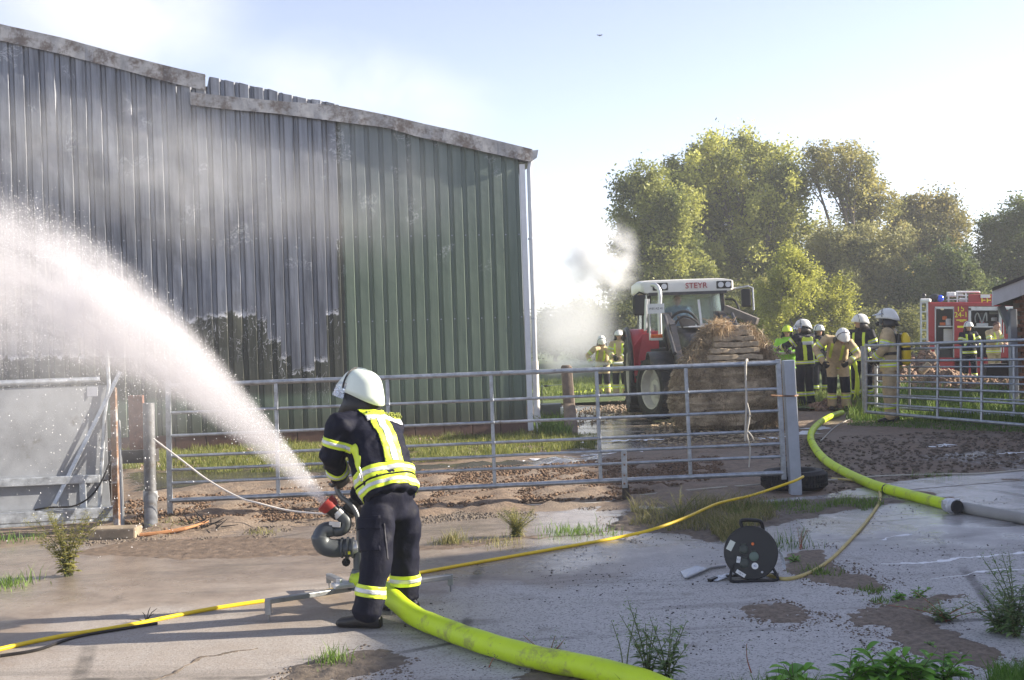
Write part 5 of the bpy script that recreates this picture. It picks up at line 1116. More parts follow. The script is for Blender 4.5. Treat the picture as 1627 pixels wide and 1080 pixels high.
def limb(mb, pts, rs, n=16, flat=1.0):
    pts = [Vector(p) for p in pts]; d = (pts[-1] - pts[0]).normalized()
    P, R_ = [pts[0] - (pts[1] - pts[0]).normalized() * rs[0] * .55] + pts + [pts[-1] + (pts[-1] - pts[-2]).normalized() * rs[-1] * .45], [rs[0] * .6] + list(rs) + [rs[-1] * .65]
    mb.tube(P, R_, n)
def helmet(par, c, fwd, up, s=1.0, mat=helm_g, visor=True, cover=True, nm='helmet', visor_up=False):
    """German style fire helmet: dome with a flared rim, lower at the nape; all measures in metres"""
    c, f, u = Vector(c), Vector(fwd).normalized(), Vector(up).normalized(); f = (f - u * f.dot(u)).normalized(); r = f.cross(u)
    nu, nv = 36, 12; v = []; fs_ = []
    for j in range(nv + 1):
        t = j / nv
        for i in range(nu):
            a = 2 * PI * i / nu; ca, sa = math.cos(a), math.sin(a)      # a=0 : front
            back_ = max(0, -ca); front = max(0, ca)
            th = t * PI / 2
            rr = math.sin(th) ** .85; zz = math.cos(th) ** .9 if t < 1 else 0
            x = sa * .120 * rr; y = ca * (.158 if ca < 0 else .146) * rr; z = .124 * zz
            if t > .72:
                k = (t - .72) / .28; z -= k * (.035 + .055 * back_ ** 1.3 - .02 * front); x += sa * k * .012; y += ca * k * (.016 + .02 * front + .018 * back_)
            v.append(c + (r * x + f * y + u * z) * s)
    for j in range(nv):
        for i in range(nu): fs_.append((j * nu + i, j * nu + (i + 1) % nu, (j + 1) * nu + (i + 1) % nu, (j + 1) * nu + i))
    me = mesh(nm, v, fs_); h = link(nm, me, mat, par, True); so = h.modifiers.new('t', 'SOLIDIFY'); so.thickness = .006 * s; so.offset = -1
    for s_ in (0,):      # crest ridge
        MB().tube([c + (f * math.cos(a) * .150 + u * (math.sin(a) * .126)) * s for a in [math.radians(q_) for q_ in range(25, 156, 10)]], .006 * s, 6).build('crest', mat, h, smooth=True)
    if visor:
        v = []; fs_ = []; n = 16
        for i in range(n + 1):
            a = math.radians(-80 + 160 * i / n); ca, sa = math.cos(a), math.sin(a)
            for k, (zz, g) in enumerate(((.03, 1.0), (-.01, 1.25), (-.075, 1.38)) if not visor_up else ((.02, 1.03), (.05, 1.25), (.03, 1.62))):
                v.append(c + (r * sa * .122 * (1 + .06 * k) + f * ca * .145 * g + u * zz) * s)
        for i in range(n):
            for k in range(2): q_ = i * 3 + k; fs_.append((q_, q_ + 1, q_ + 4, q_ + 3))
        o = link('visor', mesh('visor', v, fs_), visor_m if not visor_up else visor_m, h, True); so = o.modifiers.new('t', 'SOLIDIFY'); so.thickness = .003
    st = [c + (r * math.cos(a) * .126 + u * (.124 * math.sin(a)) + f * .055) * s for a in [math.radians(q_) for q_ in range(-8, 189, 12)]]
    MB().tube(st, .006 * s, 6).build('strap', leather, h, smooth=True)
    if cover:
        v = []; fs_ = []; n = 14
        for i in range(n + 1):
            a = math.radians(70 + 220 * i / n); ca, sa = math.cos(a), math.sin(a)
            for k, (zz, g) in enumerate(((-.02, .98), (-.10, 1.0), (-.17, 1.22))): v.append(c + (r * sa * .118 * g + f * ca * .145 * g + u * zz) * s)
        for i in range(n):
            for k in range(2): q_ = i * 3 + k; fs_.append((q_, q_ + 1, q_ + 4, q_ + 3))
        o = link('neck_cover', mesh('neck_cover', v, fs_), leather, h, True); so = o.modifiers.new('t', 'SOLIDIFY'); so.thickness = .006
    return h
def hand(mb, w, d, palm_n, side, s=1.0, curl=1.0):
    """glove: palm, four unequal curled fingers and a thumb. w wrist, d forearm dir, palm_n: palm normal, side +1 thumb along d x palm_n"""
    d = Vector(d).normalized(); n = Vector(palm_n); n = (n - d * n.dot(d)).normalized(); t = d.cross(n) * side
    w = Vector(w)
    mb.loft([(w - d * .02, t, n, .030 * s, .024 * s), (w + d * .03 * s, t, n, .042 * s, .022 * s), (w + d * .085 * s, t, n, .045 * s, .018 * s), (w + d * .095 * s, t, n, .038 * s, .012 * s)], 14, 2.6)
    for k, (o, L) in enumerate(((.033, .072), (.011, .080), (-.011, .074), (-.032, .058))):
        p = w + d * .085 * s + t * o * s; a = 0; pts = [p - d * .03 * s, p]; dd = d.copy()
        for q_ in range(3):
            a += curl * (.75, .85, .6)[q_]; dd = d * math.cos(a) + n * math.sin(a); pts.append(pts[-1] + dd * L * s * (.42, .33, .25)[q_])
        mb.tube(pts, [.012 * s, .0125 * s, .012 * s, .011 * s, .008 * s], 8)
    p = w + d * .03 * s + t * .036 * s
    mb.tube([p - t * .02 * s, p, p + (d * .55 + t * .6 + n * .35).normalized() * .035 * s, p + (d * .75 + t * .45 + n * .75 * curl).normalized() * .065 * s], [.013 * s, .014 * s, .012 * s, .009 * s], 8)
def boot(mb, an, d, s=1.0, up=Vector((0, 0, 1))):
    an = Vector(an); d = Vector(d).normalized(); sd_ = d.cross(up).normalized(); g0 = Vector((an.x, an.y, an.z - .085 * s))
    mb.loft([(g0 - d * .085 * s + up * .035 * s, sd_, up, .030 * s, .034 * s), (g0 - d * .05 * s + up * .04 * s, sd_, up, .040 * s, .040 * s), (g0 + d * .03 * s + up * .045 * s, sd_, up, .043 * s, .045 * s),
             (g0 + d * .11 * s + up * .032 * s, sd_, up, .050 * s, .032 * s), (g0 + d * .17 * s + up * .027 * s, sd_, up, .042 * s, .027 * s), (g0 + d * .195 * s + up * .022 * s, sd_, up, .022 * s, .016 * s)], 16, 3)
    mb.loft([(g0 + up * .03 * s - d * .02 * s, sd_, d, .042 * s, .060 * s), (an + up * .02 * s - d * .015 * s, sd_, d, .044 * s, .055 * s), (an + up * .14 * s - d * .02 * s, sd_, d, .052 * s, .062 * s)], 16)

STAND = dict(pel=(0, 0, .95), wai=(0, 0, 1.08), che=(0, .02, 1.30), nek=(0, .01, 1.48), hed=(0, .035, 1.63), shl=(-.19, 0, 1.42), ell=(-.27, -.03, 1.14), wrl=(-.20, .20, 1.02),
             shr=(.19, 0, 1.42), elr=(.27, -.03, 1.14), wrr=(.20, .20, 1.02), hil=(-.10, 0, .92), knl=(-.12, .03, .50), anl=(-.13, 0, .09), hir=(.10, 0, .92), knr=(.12, .03, .50), anr=(.13, 0, .09), look=(0, 1, -.1), toel=(-.15, 1, 0), toer=(.15, 1, 0))
def person(label, base, heading, pose=None, jacket=navy, trousers=navy, helm=helm_g, s=1.0, voxel=.02, group='fire crew working in the yard', ba=False, vest=None, bands='full', world=None, hair=None, gloves=leather, hi=False, visor=True, visor_up=False, kneepatch=None, jlen=.80, hidden_legs=False, name='person', root_o=None, tape=None, mask=False):
    J = dict(STAND); J.update(pose or {})
    if world: Q = {k: Vector(v) for k, v in world.items()}; s = 1.0
    else:
        h = math.radians(heading); ch, sh = math.cos(h), math.sin(h); Q = {}
        for k, v in J.items():
            v = Vector(v); w_ = Vector((v.x * ch + v.y * sh, -v.x * sh + v.y * ch, v.z))
            Q[k] = w_.normalized() if k in ('look', 'toel', 'toer') else w_ * s + Vector(base)
    rt = root_o or root(name, Vector((base[0], base[1], 0)), label, 'person', group)
    if root_o is None and world: pass
    across = (Q['shr'] - Q['shl']).normalized(); acrossp = (Q['hir'] - Q['hil']).normalized()
    tdir = (Q['nek'] - Q['pel']).normalized(); fwd = tdir.cross(across) * -1; fwd = across.cross(tdir) * -1 if False else tdir.cross(across) * -1
    fwd = across.cross(tdir); fwd = -fwd if fwd.dot(Q['toel'] + Q['toer'] + Q['look'] * .5) < 0 else fwd; fwd.normalize()
    look = Q['look'].normalized(); tY, tS = (tape or (tapeY, tapeS))
    # body (one continuous surface)
    b = MB(); ht = Q['hed']; hu = (ht - Q['nek']).normalized(); hr = look.cross(hu).normalized(); hu = hr.cross(look).normalized(); R = Matrix((hr, look, hu)).transposed()
    b.ball(ht + hu * .01, (.075 * s, .095 * s, .115 * s), R, 18, 14); b.ball(ht + look * .035 * s - hu * .07 * s, (.05 * s, .055 * s, .05 * s), R)
    b.ball(ht + look * .098 * s - hu * .015 * s, (.014 * s, .022 * s, .026 * s), R, 8, 6)
    for sg in (-1, 1): b.ball(ht + hr * sg * .078 * s - hu * .01, (.012 * s, .02 * s, .03 * s), R, 8, 6)
    limb(b, [Q['nek'] - tdir * .05 * s, Q['nek'].lerp(ht, .6)], [.062 * s, .055 * s])
    b.loft([(Q['pel'] - tdir * .02 * s, acrossp, fwd, .13 * s, .07 * s), (Q['wai'], across, fwd, .13 * s, .08 * s), (Q['che'], across, fwd, .15 * s, .10 * s), (Q['nek'] - tdir * .05 * s, across, fwd, .12 * s, .07 * s)], 16)
    for q_ in 'lr':
        limb(b, [Q['sh' + q_], Q['el' + q_], Q['wr' + q_]], [.05 * s, .04 * s, .028 * s]); limb(b, [Q['hi' + q_], Q['kn' + q_], Q['an' + q_]], [.075 * s, .055 * s, .03 * s])
        if not gloves: hand(b, Q['wr' + q_], Q['wr' + q_] - Q['el' + q_], fwd * .3 + Vector((0, 0, -1)) * .2 + (across if q_ == 'l' else -across), -1 if q_ == 'l' else 1, s, .6)
        limb(b, [Q['an' + q_] - Vector((0, 0, .02)), Q['an' + q_] + Q['toe' + q_] * .08 * s - Vector((0, 0, .03))], [.028 * s, .02 * s])
    bo = link('body', remesh(b, max(.011, voxel * .6), 2), skin, rt, True)
    e = MB()
    for sg in (-1, 1): e.ball(ht + hr * sg * .032 * s + look * .088 * s + hu * .012 * s, (.011 * s, .008 * s, .006 * s), R, 8, 6)
    e.build('eye', dark_in, bo, kind='stuff'); MB().ball(ht + look * .088 * s - hu * .062 * s, (.024 * s, .008 * s, .006 * s), R, 8, 6).build('mouth', plain('lips', (0.30, 0.12, 0.10), 0.6), bo)
    if hair:
        hm = MB().ball(ht - look * .012 * s + hu * .035 * s, (.086 * s, .100 * s, .098 * s), R, 18, 12)
        bm = bmesh.new(); bm.from_mesh(hm.me()); bmesh.ops.bisect_plane(bm, geom=bm.verts[:] + bm.edges[:] + bm.faces[:], plane_co=ht + hu * .03 * s, plane_no=-hu * .8 + look * .6, clear_outer=True); me = bpy.data.meshes.new('hair'); bm.to_mesh(me); bm.free(); link('hair', me, hair, bo, True)
    # trousers
    b = MB()
    b.loft([(Q['pel'] - Vector((0, 0, .13)) * s, acrossp, fwd, .155 * s, .085 * s), (Q['pel'] - Vector((0, 0, .04)) * s, acrossp, fwd, .178 * s, .105 * s), (Q['pel'], acrossp, fwd, .18 * s, .118 * s), (Q['wai'], across, fwd, .165 * s, .125 * s)], 20)
    for q_ in 'lr':
        k_, a_ = Q['kn' + q_], Q['an' + q_]; dn = (a_ - k_).normalized()
        limb(b, [Q['hi' + q_] - Vector((0, 0, .02)), Q['hi' + q_].lerp(k_, .5), k_, k_.lerp(a_, .5), a_ - dn * .03 * s, a_ + dn * .0], [.100 * s, .098 * s, .087 * s, .082 * s, .085 * s, .092 * s])
    tm = remesh(b, voxel, 2, .018 if hi else .008 * s, 5.0, 3.0); to = link('trousers', tm, trousers, rt, True)
    # jacket
    hem = Q['pel'].lerp(Q['wai'], (jlen - .95) / .13) if not world else Q['hem']
    b = MB(); ct = Q['che']
    kk = .93 if hi else 1.0
    b.loft([(hem, acrossp, fwd, .205 * s * kk, .160 * s * kk), (Q['pel'].lerp(Q['wai'], .6), across, fwd, .198 * s * kk, .155 * s * kk), (Q['wai'].lerp(ct, .5), across, fwd, .200 * s * kk, .150 * s * kk), (ct, across, fwd, .205 * s * kk, .148 * s * kk), (ct.lerp(Q['nek'], .55), across, fwd, .190 * s, .125 * s), (Q['nek'] - tdir * .03 * s, across, fwd, .105 * s, .09 * s), (Q['nek'] + tdir * .035 * s, across, fwd, .085 * s, .085 * s)], 24, 2.3)
    for q_ in 'lr':
        sh_, e_, w_ = Q['sh' + q_], Q['el' + q_], Q['wr' + q_]; inn = sh_.lerp(ct.lerp(Q['nek'], .5), .45)
        limb(b, [inn, sh_, sh_.lerp(e_, .5), e_, e_.lerp(w_, .5), w_ - (w_ - e_).normalized() * .01], [.088 * s, .088 * s, .078 * s, .070 * s, .064 * s, .058 * s])
    jm = remesh(b, voxel, 2, .023 if hi else .009 * s, 7.0, 11.0); jo = link('jacket', jm, jacket, rt, True)
    up3 = (('b', tY, .0), )
    def trip(nm, src, p, ax, w_, par, **kw):
        band(nm, src, p, ax, w_, tY, par, .005, **kw); k2 = dict(kw); band(nm, src, p, ax, w_ * .36, tS, par, .0075, **k2)
    if bands != 'none':
        if bands in ('full', 'hem'):
            hl = (Q['wai'] - hem).length
            for q_ in ((.055, .135) if hi else (.10,)):
                trip('reflective_band', jm, hem + tdir * q_ * s, tdir, .068 * s, jo, centre=hem, maxr=.30 * s)
        if bands == 'full':
            for q_ in 'lr':
                sh_, e_, w_ = Q['sh' + q_], Q['el' + q_], Q['wr' + q_]
                trip('reflective_band', jm, e_.lerp(w_, .62), w_ - e_, (.05 if hi else .075) * s, jo, maxr=.13 * s); trip('reflective_band', jm, sh_.lerp(e_, .62), e_ - sh_, (.05 if hi else .075) * s, jo, maxr=.14 * s)
        if bands == 'full' and not hi:
            for sg in (-1, 1): band('vertical_band', jm, ct + across * sg * .10 * s, across, .05 * s, tY, jo, .006, centre=ct, maxr=.30 * s, extra=[(Q['nek'] - tdir * .06 * s, tdir), (Q['wai'], -tdir)])
        for q_ in 'lr':
            a_, k_ = Q['an' + q_], Q['kn' + q_]; c_ = a_.lerp(k_, .42 if hi else .4); trip('reflective_band', tm, c_, k_ - a_, (.068 if hi else .085) * s, to, maxr=.17 * s)
    if kneepatch:
        for q_ in 'lr':
            a_, k_ = Q['an' + q_], Q['kn' + q_]; band('knee_patch', tm, k_.lerp(a_, .05), k_ - a_, .30 * s, kneepatch, to, .006, maxr=.22 * s)
    if vest:
        v_ = band('vest', jm, Q['wai'].lerp(ct, .45), tdir, .56 * s, vest, jo, .010, centre=ct, maxr=.36 * s, extra=[(Q['shr'] + across * .03 * s, across), (Q['shl'] - across * .03 * s, -across)])
        if v_:
            for k in (.35, 1.0): band('silver_stripe', v_.data, Q['wai'].lerp(ct, k), tdir, .05 * s, tS, v_, .004)
    # boots and gloves
    for q_ in 'lr':
        b = MB(); boot(b, Q['an' + q_], Q['toe' + q_], s); link('boot', remesh(b, .009 if hi else .014, 2), leather, rt, True)
        if gloves:
            b = MB(); pn_ = Q.get('palm' + q_) or (fwd * .2 + Vector((0, 0, -1)) * .3 + (across if q_ == 'l' else -across)); hand(b, Q['wr' + q_], Q['wr' + q_] - Q['el' + q_], pn_, Q.get('ts' + q_, Vector((-1 if q_ == 'l' else 1, 0, 0))).x, s * 1.12, 1.1)
            link('glove', remesh(b, .0045 if hi else .008, 1), gloves, rt, True)
    if helm: helmet(rt, ht + hu * .035 * s - look * .005, look, hu if not world else Q['hup'], s * (1.0 if not world else .93), helm, visor, True, visor_up=visor_up)
    if mask:
        m_ = MB().ball(ht + look * .085 * s - hu * .01, (.07 * s, .045 * s, .085 * s), R, 14, 10); m_.build('face_mask', plain('mask_glass', (0.10, 0.11, 0.12), 0.08), rt, smooth=True); MB().cyl(ht + look * .12 * s - hu * .07 * s, ht + look * .175 * s - hu * .08 * s, .03 * s, 12).build('regulator', blackp, rt, smooth=True)
    if ba:
        bk = -fwd; c = Q['wai'].lerp(ct, .25) + bk * .24 * s; L = .50 * s
        cy_ = MB(); cy_.tube([c - tdir * L * .5, c - tdir * L * .46, c - tdir * L * .38, c + tdir * L * .36, c + tdir * L * .46, c + tdir * L * .52], [.03 * s, .06 * s, .078 * s, .078 * s, .055 * s, .025 * s], 20); cy_.build('air_cylinder', plain('cylinder_yellow', (0.78, 0.55, 0.02), 0.35, 0, 0.08), rt, smooth=True)
        MB().tube([c - tdir * .02, c + tdir * .03], .081 * s, 20).build('cylinder_strap', leather, rt, smooth=True)
        MB().box(c + fwd * .08 * s, (.26 * s, .05 * s, .5 * s), Matrix((across, fwd, tdir)).transposed()).build('back_plate', blackp, rt, bevel=.01)
        for sg in (-1, 1): band('shoulder_strap', jm, ct + across * sg * .11 * s, across, .045 * s, leather, jo, .012, centre=ct, maxr=.33 * s)
        band('waist_belt', jm, Q['wai'], tdir, .045 * s, leather, jo, .012, centre=Q['wai'], maxr=.27 * s)
    return rt, Q, jm, jo

# ---- the firefighter in front
w_ = {}
D0 = 7.12
for k, (px, py, D) in dict(pel=(620, 800, 7.18), wai=(612, 752, 7.20), che=(592, 700, 7.32), nek=(576, 655, 7.46), hed=(572, 624, 7.46), hem=(623, 792, 7.17), shl=(539, 678, 7.22), shr=(619, 682, 7.46), ell=(527, 720, 7.22), wrl=(541, 757, 7.46),
                            elr=(604, 738, 7.68), wrr=(568, 792, 7.66), hil=(600, 806, 7.10), hir=(641, 806, 7.28), knl=(598, 890, 7.02), knr=(643, 880, 7.36), anl=(584, 978, 6.98), anr=(645, 958, 7.36)).items(): w_[k] = at(px, py, D)
w_['anl'].z = .085; w_['anr'].z = .085
w_['look'] = Vector((-.86, .48, .12)).normalized(); w_['toel'] = Vector((-.93, .25, 0)).normalized(); w_['toer'] = Vector((-.85, .5, 0)).normalized(); w_['hup'] = Vector((.16, -.10, .95)).normalized()
w_['palml'] = Vector((-.25, .9, -.2)); w_['palmr'] = Vector((-.6, .5, -.7))
hero, HQ, hjm, hjo = person('firefighter seen from behind in navy gear with yellow bands, bending over the water cannon', (w_['pel'].x, w_['pel'].y, 0), 0, world=w_, helm=helm_w, voxel=.0125, hi=True, group=None, visor=True)
# back stripes: yoke with lettering, spine stripe
ac = (HQ['shr'] - HQ['shl']).normalized(); td = (HQ['nek'] - HQ['pel']).normalized(); bk = ac.cross(td); bk = bk if bk.y < 0 else -bk
mid = HQ['che'].lerp(HQ['nek'], .45) + ac * .0
side_l = HQ['che'] - ac * .08; side_r = HQ['che'] + ac * .17
bf = (HQ['che'] + bk * .02, -bk)
band('back_yoke', hjm, HQ['nek'] - td * .075, td, .075, tapeY, hjo, .007, extra=[(HQ['nek'] - ac * .10, -ac), (HQ['nek'] + ac * .19, ac), bf])
band('yoke_silver', hjm, HQ['nek'] - td * .128, td, .042, tapeS, hjo, .007, extra=[(HQ['nek'] - ac * .10, -ac), (HQ['nek'] + ac * .19, ac), bf])
s_ax = (ac - td * ac.dot(td)).normalized()
hm_, nk_ = HQ['hem'] + td * .17, HQ['nek'] - td * .14
c_sp = HQ['che'] + ac * .0
for nm, w0, m_, o_ in (('back_stripe', .13, tapeY, .007), ('back_stripe_silver', .048, tapeS, .010)):
    band(nm, hjm, c_sp, s_ax, w0, m_, hjo, o_, extra=[(nk_, td), (hm_, -td), bf])
band('side_stripe', hjm, HQ['shl'] + ac * .015, ac, .05, tapeY, hjo, .006, extra=[(HQ['wai'].lerp(HQ['che'], .75), td), (hm_, -td), bf])
tx = HQ['nek'] - td * .075 + ac * .04 + bk * .128
text_mesh('FEUERWEHR', .046, plain('faded_black_print', (0.22, 0.25, 0.04), 0.7), 'lettering', hjo, tx + bk * .012 - td * .022, ac, td, .02)
tro_ = [o for o in hero.children if o.name.startswith('trousers')][0]
for nm, p0, w0, of in (('thigh_pocket', HQ['hil'].lerp(HQ['knl'], .52), .20, .010), ('pocket_flap', HQ['hil'].lerp(HQ['knl'], .34), .065, .016)):
    band(nm, tro_.data, p0, HQ['knl'] - HQ['hil'], w0, navy, tro_, of, extra=[(p0 + Vector((.03, 0, 0)), Vector((1, 0, 0))), (p0 + Vector((0, .05, 0)), Vector((0, 1, 0)))], maxr=.16)
band('side_seam', tro_.data, HQ['hil'].lerp(HQ['knl'], .5) + Vector((.045, 0, 0)), Vector((1, .15, .06)), .007, plain('grey_piping', (0.045, 0.045, 0.055), .7), tro_, .004, extra=[(HQ['pel'], Vector((0, 1, 0))), (HQ['hil'] - Vector((0, 0, .08)), Vector((0, 0, 1))), (HQ['knl'], -(HQ['hil'] - HQ['knl']))], maxr=.34)
# carabiner at the belt, trouser pocket
MB().tube(spline([at(571, 742, 7.02), at(574, 752, 7.01), at(576, 762, 7.02), at(573, 763, 7.02), at(571, 752, 7.02)], 4), .004, 6).build('carabiner', silver, hero, smooth=True)

# ---- the rest of the crew
def place(px, py_feet, D=None):
    g = gnd(px, py_feet) if D is None else Vector((at(px, 0, D).x, D, 0)); return (g.x, g.y, 0)
armsf = dict(ell=(-.27, .10, 1.20), wrl=(-.08, .36, 1.10), elr=(.27, .10, 1.18), wrr=(.10, .38, 1.08))
person('firefighter with yellow helmet and bright green tabard facing the camera beside the bale', place(1233, 0, 27), 190, dict(wrl=(-.02, .26, 1.22), ell=(-.26, .10, 1.18), wrr=(.05, .28, 1.18), elr=(.28, .08, 1.16)), helm=helm_y, vest=vest_g, jacket=vest_g, bands='full', s=1.0, visor=False)
g2r, g2q, g2j, g2o = person('firefighter from behind in black jacket with broad yellow back stripes, beside the gate post', place(1260, 0, 26), -30, dict(ell=(-.33, .12, 1.28), wrl=(-.32, .38, 1.20), elr=(.3, .12, 1.18), wrr=(.15, .35, 1.2), look=(-.75, .6, 0)), s=1.06)
g2a = (g2q['shr'] - g2q['shl']).normalized(); g2b = Vector((g2a.y, -g2a.x, 0)); g2b = g2b if g2b.y < 0 else -g2b; ge = [(g2q['che'], -g2b)]
for sg in (-1, 1): band('back_stripe', g2j, g2q['che'] + g2a * sg * .12, g2a, .07, tapeY, g2o, .008, extra=ge + [(Vector((0, 0, 1.42)), Vector((0, 0, 1))), (Vector((0, 0, 1.0)), Vector((0, 0, -1)))])
band('back_yoke', g2j, Vector((g2q['che'].x, g2q['che'].y, 1.44)), (0, 0, 1), .10, tapeY, g2o, .009, extra=ge + [(g2q['che'] + g2a * .16, g2a), (g2q['che'] - g2a * .16, -g2a)])
band('yoke_silver', g2j, Vector((g2q['che'].x, g2q['che'].y, 1.37)), (0, 0, 1), .07, tapeS, g2o, .010, extra=ge + [(g2q['che'] + g2a * .155, g2a), (g2q['che'] - g2a * .155, -g2a)])
person('firefighter half hidden between the black jacketed one and the bending one', place(1283, 0, 29.5), 170, armsf, s=1.0, visor=False)
bend = dict(pel=(0, -.10, .93), wai=(0, -.04, 1.05), che=(0, .18, 1.23), nek=(-.03, .36, 1.34), hed=(-.06, .48, 1.38), shl=(-.20, .32, 1.26), shr=(.20, .28, 1.36), ell=(-.34, .36, 1.04), wrl=(-.14, .50, .90), elr=(.42, .26, 1.16), wrr=(.30, .46, .92), look=(-.10, .75, -.65), hil=(-.1, -.08, .9), hir=(.1, -.08, .9))
person('firefighter in sand coloured gear bending forward with breathing set, holding the hose', place(1312, 0, 24.5), 190, bend, jacket=beige, trousers=beige, helm=helm_g, s=1.08, ba=False, kneepatch=navy, visor=False)
person('firefighter in dark gear and white helmet looking left beside a yellow hose', place(1350, 0, 26), 215, dict(look=(.75, .6, -.05), wrl=(-.12, .36, 1.05), wrr=(.16, .36, 1.0)), s=1.1, visor=False)
person('firefighter in sand coloured jacket carrying a yellow air cylinder and face mask', place(1396, 0, 20.9), -62, dict(ell=(-.25, .06, 1.14), wrl=(-.18, .22, 1.0), elr=(.27, .02, 1.14), wrr=(.2, .2, .98), look=(0, 1, -.05)), jacket=beige, trousers=beige, s=1.11, ba=True, visor_up=True, mask=True, bands='full')
person('left one of the two crew aiming the far hose, helmet tipped down', place(938, 0, 34), 185, dict(bend, hed=(0, .22, 1.56), nek=(0, .12, 1.44), che=(0, .06, 1.28)), jacket=beige, trousers=beige, s=.98, kneepatch=navy, visor=False)
person('right one of the two crew aiming the far hose, taller and upright', place(966, 0, 33.2), 195, dict(armsf, ell=(-.26, .12, 1.16), wrl=(-.02, .32, 1.02)), jacket=beige, trousers=beige, s=1.03, kneepatch=navy, visor=False)
person('firefighter in a dark jacket with white helmet standing before the fire engine lockers', place(1521, 0, 33.6), 180, armsf, s=.98, visor=False)
person('bareheaded firefighter in a sand coloured jacket bending before the fire engine', place(1560, 0, 33), 150, dict(armsf, hed=(-.02, .12, 1.58)), jacket=beige, trousers=beige, helm=None, hair=plain('brown_hair', (0.12, 0.06, 0.04), 0.8), s=1.0, gloves=None)
stripe = plain('teal_striped_shirt', (0.10, 0.30, 0.36), 0.8)
N = NT('striped_shirt'); p_ = N.pos(); sx = N.new('ShaderNodeSeparateXYZ'); N.l(p_, sx.inputs[0]); m1 = N.math('FRACT', N.math('MULTIPLY', sx.outputs[2], 9.0)); N.bsdf(N.mix(N.rng(m1, .48, .52), (0.03, 0.05, 0.08), (0.10, 0.36, 0.42)), .8); 
person('grey haired man in a teal striped shirt at the far right behind the gates', place(1603, 0, 33), 200, None, jacket=N.m, trousers=denim, helm=None, hair=plain('grey_hair', (0.5, 0.48, 0.45), 0.8), bands='none', gloves=None, group='onlookers behind the gates')
# driver in the cab, seated
drv = dict(pel=(0, 0, .30), wai=(0, .02, .44), che=(0, .04, .66), nek=(0, .04, .83), hed=(0, .07, .97), shl=(-.19, .03, .77), shr=(.19, .03, .77), ell=(-.27, .12, .52), wrl=(-.12, .42, .48), elr=(.30, .14, .52), wrr=(.22, .42, .50), hil=(-.1, .02, .28), hir=(.1, .02, .28), knl=(-.15, .42, .32), knr=(.15, .42, .32), anl=(-.15, .5, -.06), anr=(.15, .5, -.06))
person('tractor driver in a blue work shirt sitting in the cab', (OX - .05, OY + .30, 1.42), 180, drv, jacket=plain('blue_shirt', (0.10, 0.19, 0.34), 0.8, 0, .15), trousers=denim, helm=None, hair=MAT['brown_hair'], bands='none', gloves=None, group=None)
# yellow coiled hose carried by the crew
hb = root('carried_hose', (at(1360, 0, 25.6).x, 25.6, 0), 'loops of bright yellow hose hanging from the dark geared firefighter', 'hose')
b = MB(); 
for k in range(3): b.tube(spline([at(1342 + 3 * k, 580, 25.5), at(1354 + 2 * k, 575 - k, 25.4), at(1363 - k, 600, 25.4), at(1362 - 2 * k, 632, 25.4), at(1352 - k, 642, 25.4), at(1346 + 2 * k, 612, 25.5), at(1343 + 3 * k, 582, 25.6)], 5), .03, 7, cap=False)
b.build('loop', yel, hb, smooth=True, kind='stuff')

# ============================================================ HOSES, CABLES
def runner(name, label, pts, r, mat, cat, sub=10, z=None, lift=0.0, n=10):
    P = [gnd(q_[0], q_[1], q_[2] if len(q_) > 2 else r * .9) for q_ in pts]; c = spline(P, sub)
    g = root(name, c[len(c) // 2] * 1.0, label, cat)
    MB().tube(c, r, n).build('tube', mat, g, smooth=True); return g, c
hose_m = plain('lime_hose_cloth', (0.56, 0.74, 0.015), 0.5, 0, 0.10, 4, 0.5, 240, dirt=(0.30, 0.32, 0.07), dirt_amt=0.3, dist=0.003)
P = [at(566, 935, 7.62), at(590, 932, 7.52), at(612, 942, 7.40)] 
P[0].z = .16; P[1].z = .15; P[2].z = .12
P += [gnd(655, 976, .07), gnd(700, 996, .066), gnd(760, 1018, .066), gnd(850, 1044, .066), gnd(940, 1062, .066), gnd(1040, 1090, .066), gnd(1150, 1150, .066), gnd(1250, 1300, .066)]
c = spline(P, 10); hz1 = root('fire_hose', c[30], 'thick lime yellow fire hose running from the water cannon to the bottom of the picture', 'hose')
MB().tube(c, [.056 + .003 * min(1, i / 20) + .0012 * math.sin(i * .9) for i in range(len(c))], 18).build('tube', hose_m, hz1, smooth=True)
b = MB()
for k in (44, 45): pass
P = [(1338, 655), (1318, 662), (1297, 676), (1288, 692), (1294, 710), (1312, 731), (1345, 751), (1390, 771), (1440, 785), (1503, 801)]
hz2, c2 = runner('fire_hose', 'lime yellow hose curving over the mud to the coupling at the right', P, .052, hose_m, 'hose')
for i in (36, 74): 
    d = (c2[i + 1] - c2[i]).normalized(); MB().tube([c2[i] - d * .012, c2[i] + d * .012], .0535, 12).build('printed_ring', blackp, hz2, smooth=True)
g = gnd(1515, 804, .07); cp = root('hose_coupling', g, 'grey metal coupling joining the lime and grey hoses', 'coupling'); d = (gnd(1560, 813, .06) - gnd(1500, 801, .06)).normalized()
MB().tube([g - d * .10, g - d * .08, g - d * .02, g - d * .015, g + d * .04], [.055, .064, .068, .058, .060], 16).build('collar', silver, cp, smooth=True)
b = MB(); sdv = d.cross(Vector((0, 0, 1)))
for k in range(3):
    a = 2 * PI * k / 3 + .5; o = sdv * math.cos(a) * .08 + Vector((0, 0, 1)) * math.sin(a) * .08; b.box(g - d * .03 + o, (.035, .03, .03))
b.build('lug', silver, cp, kind='stuff'); MB().tube([g + d * .035, g + d * .06], .058, 16).build('rubber_sleeve', rubber, cp, smooth=True)
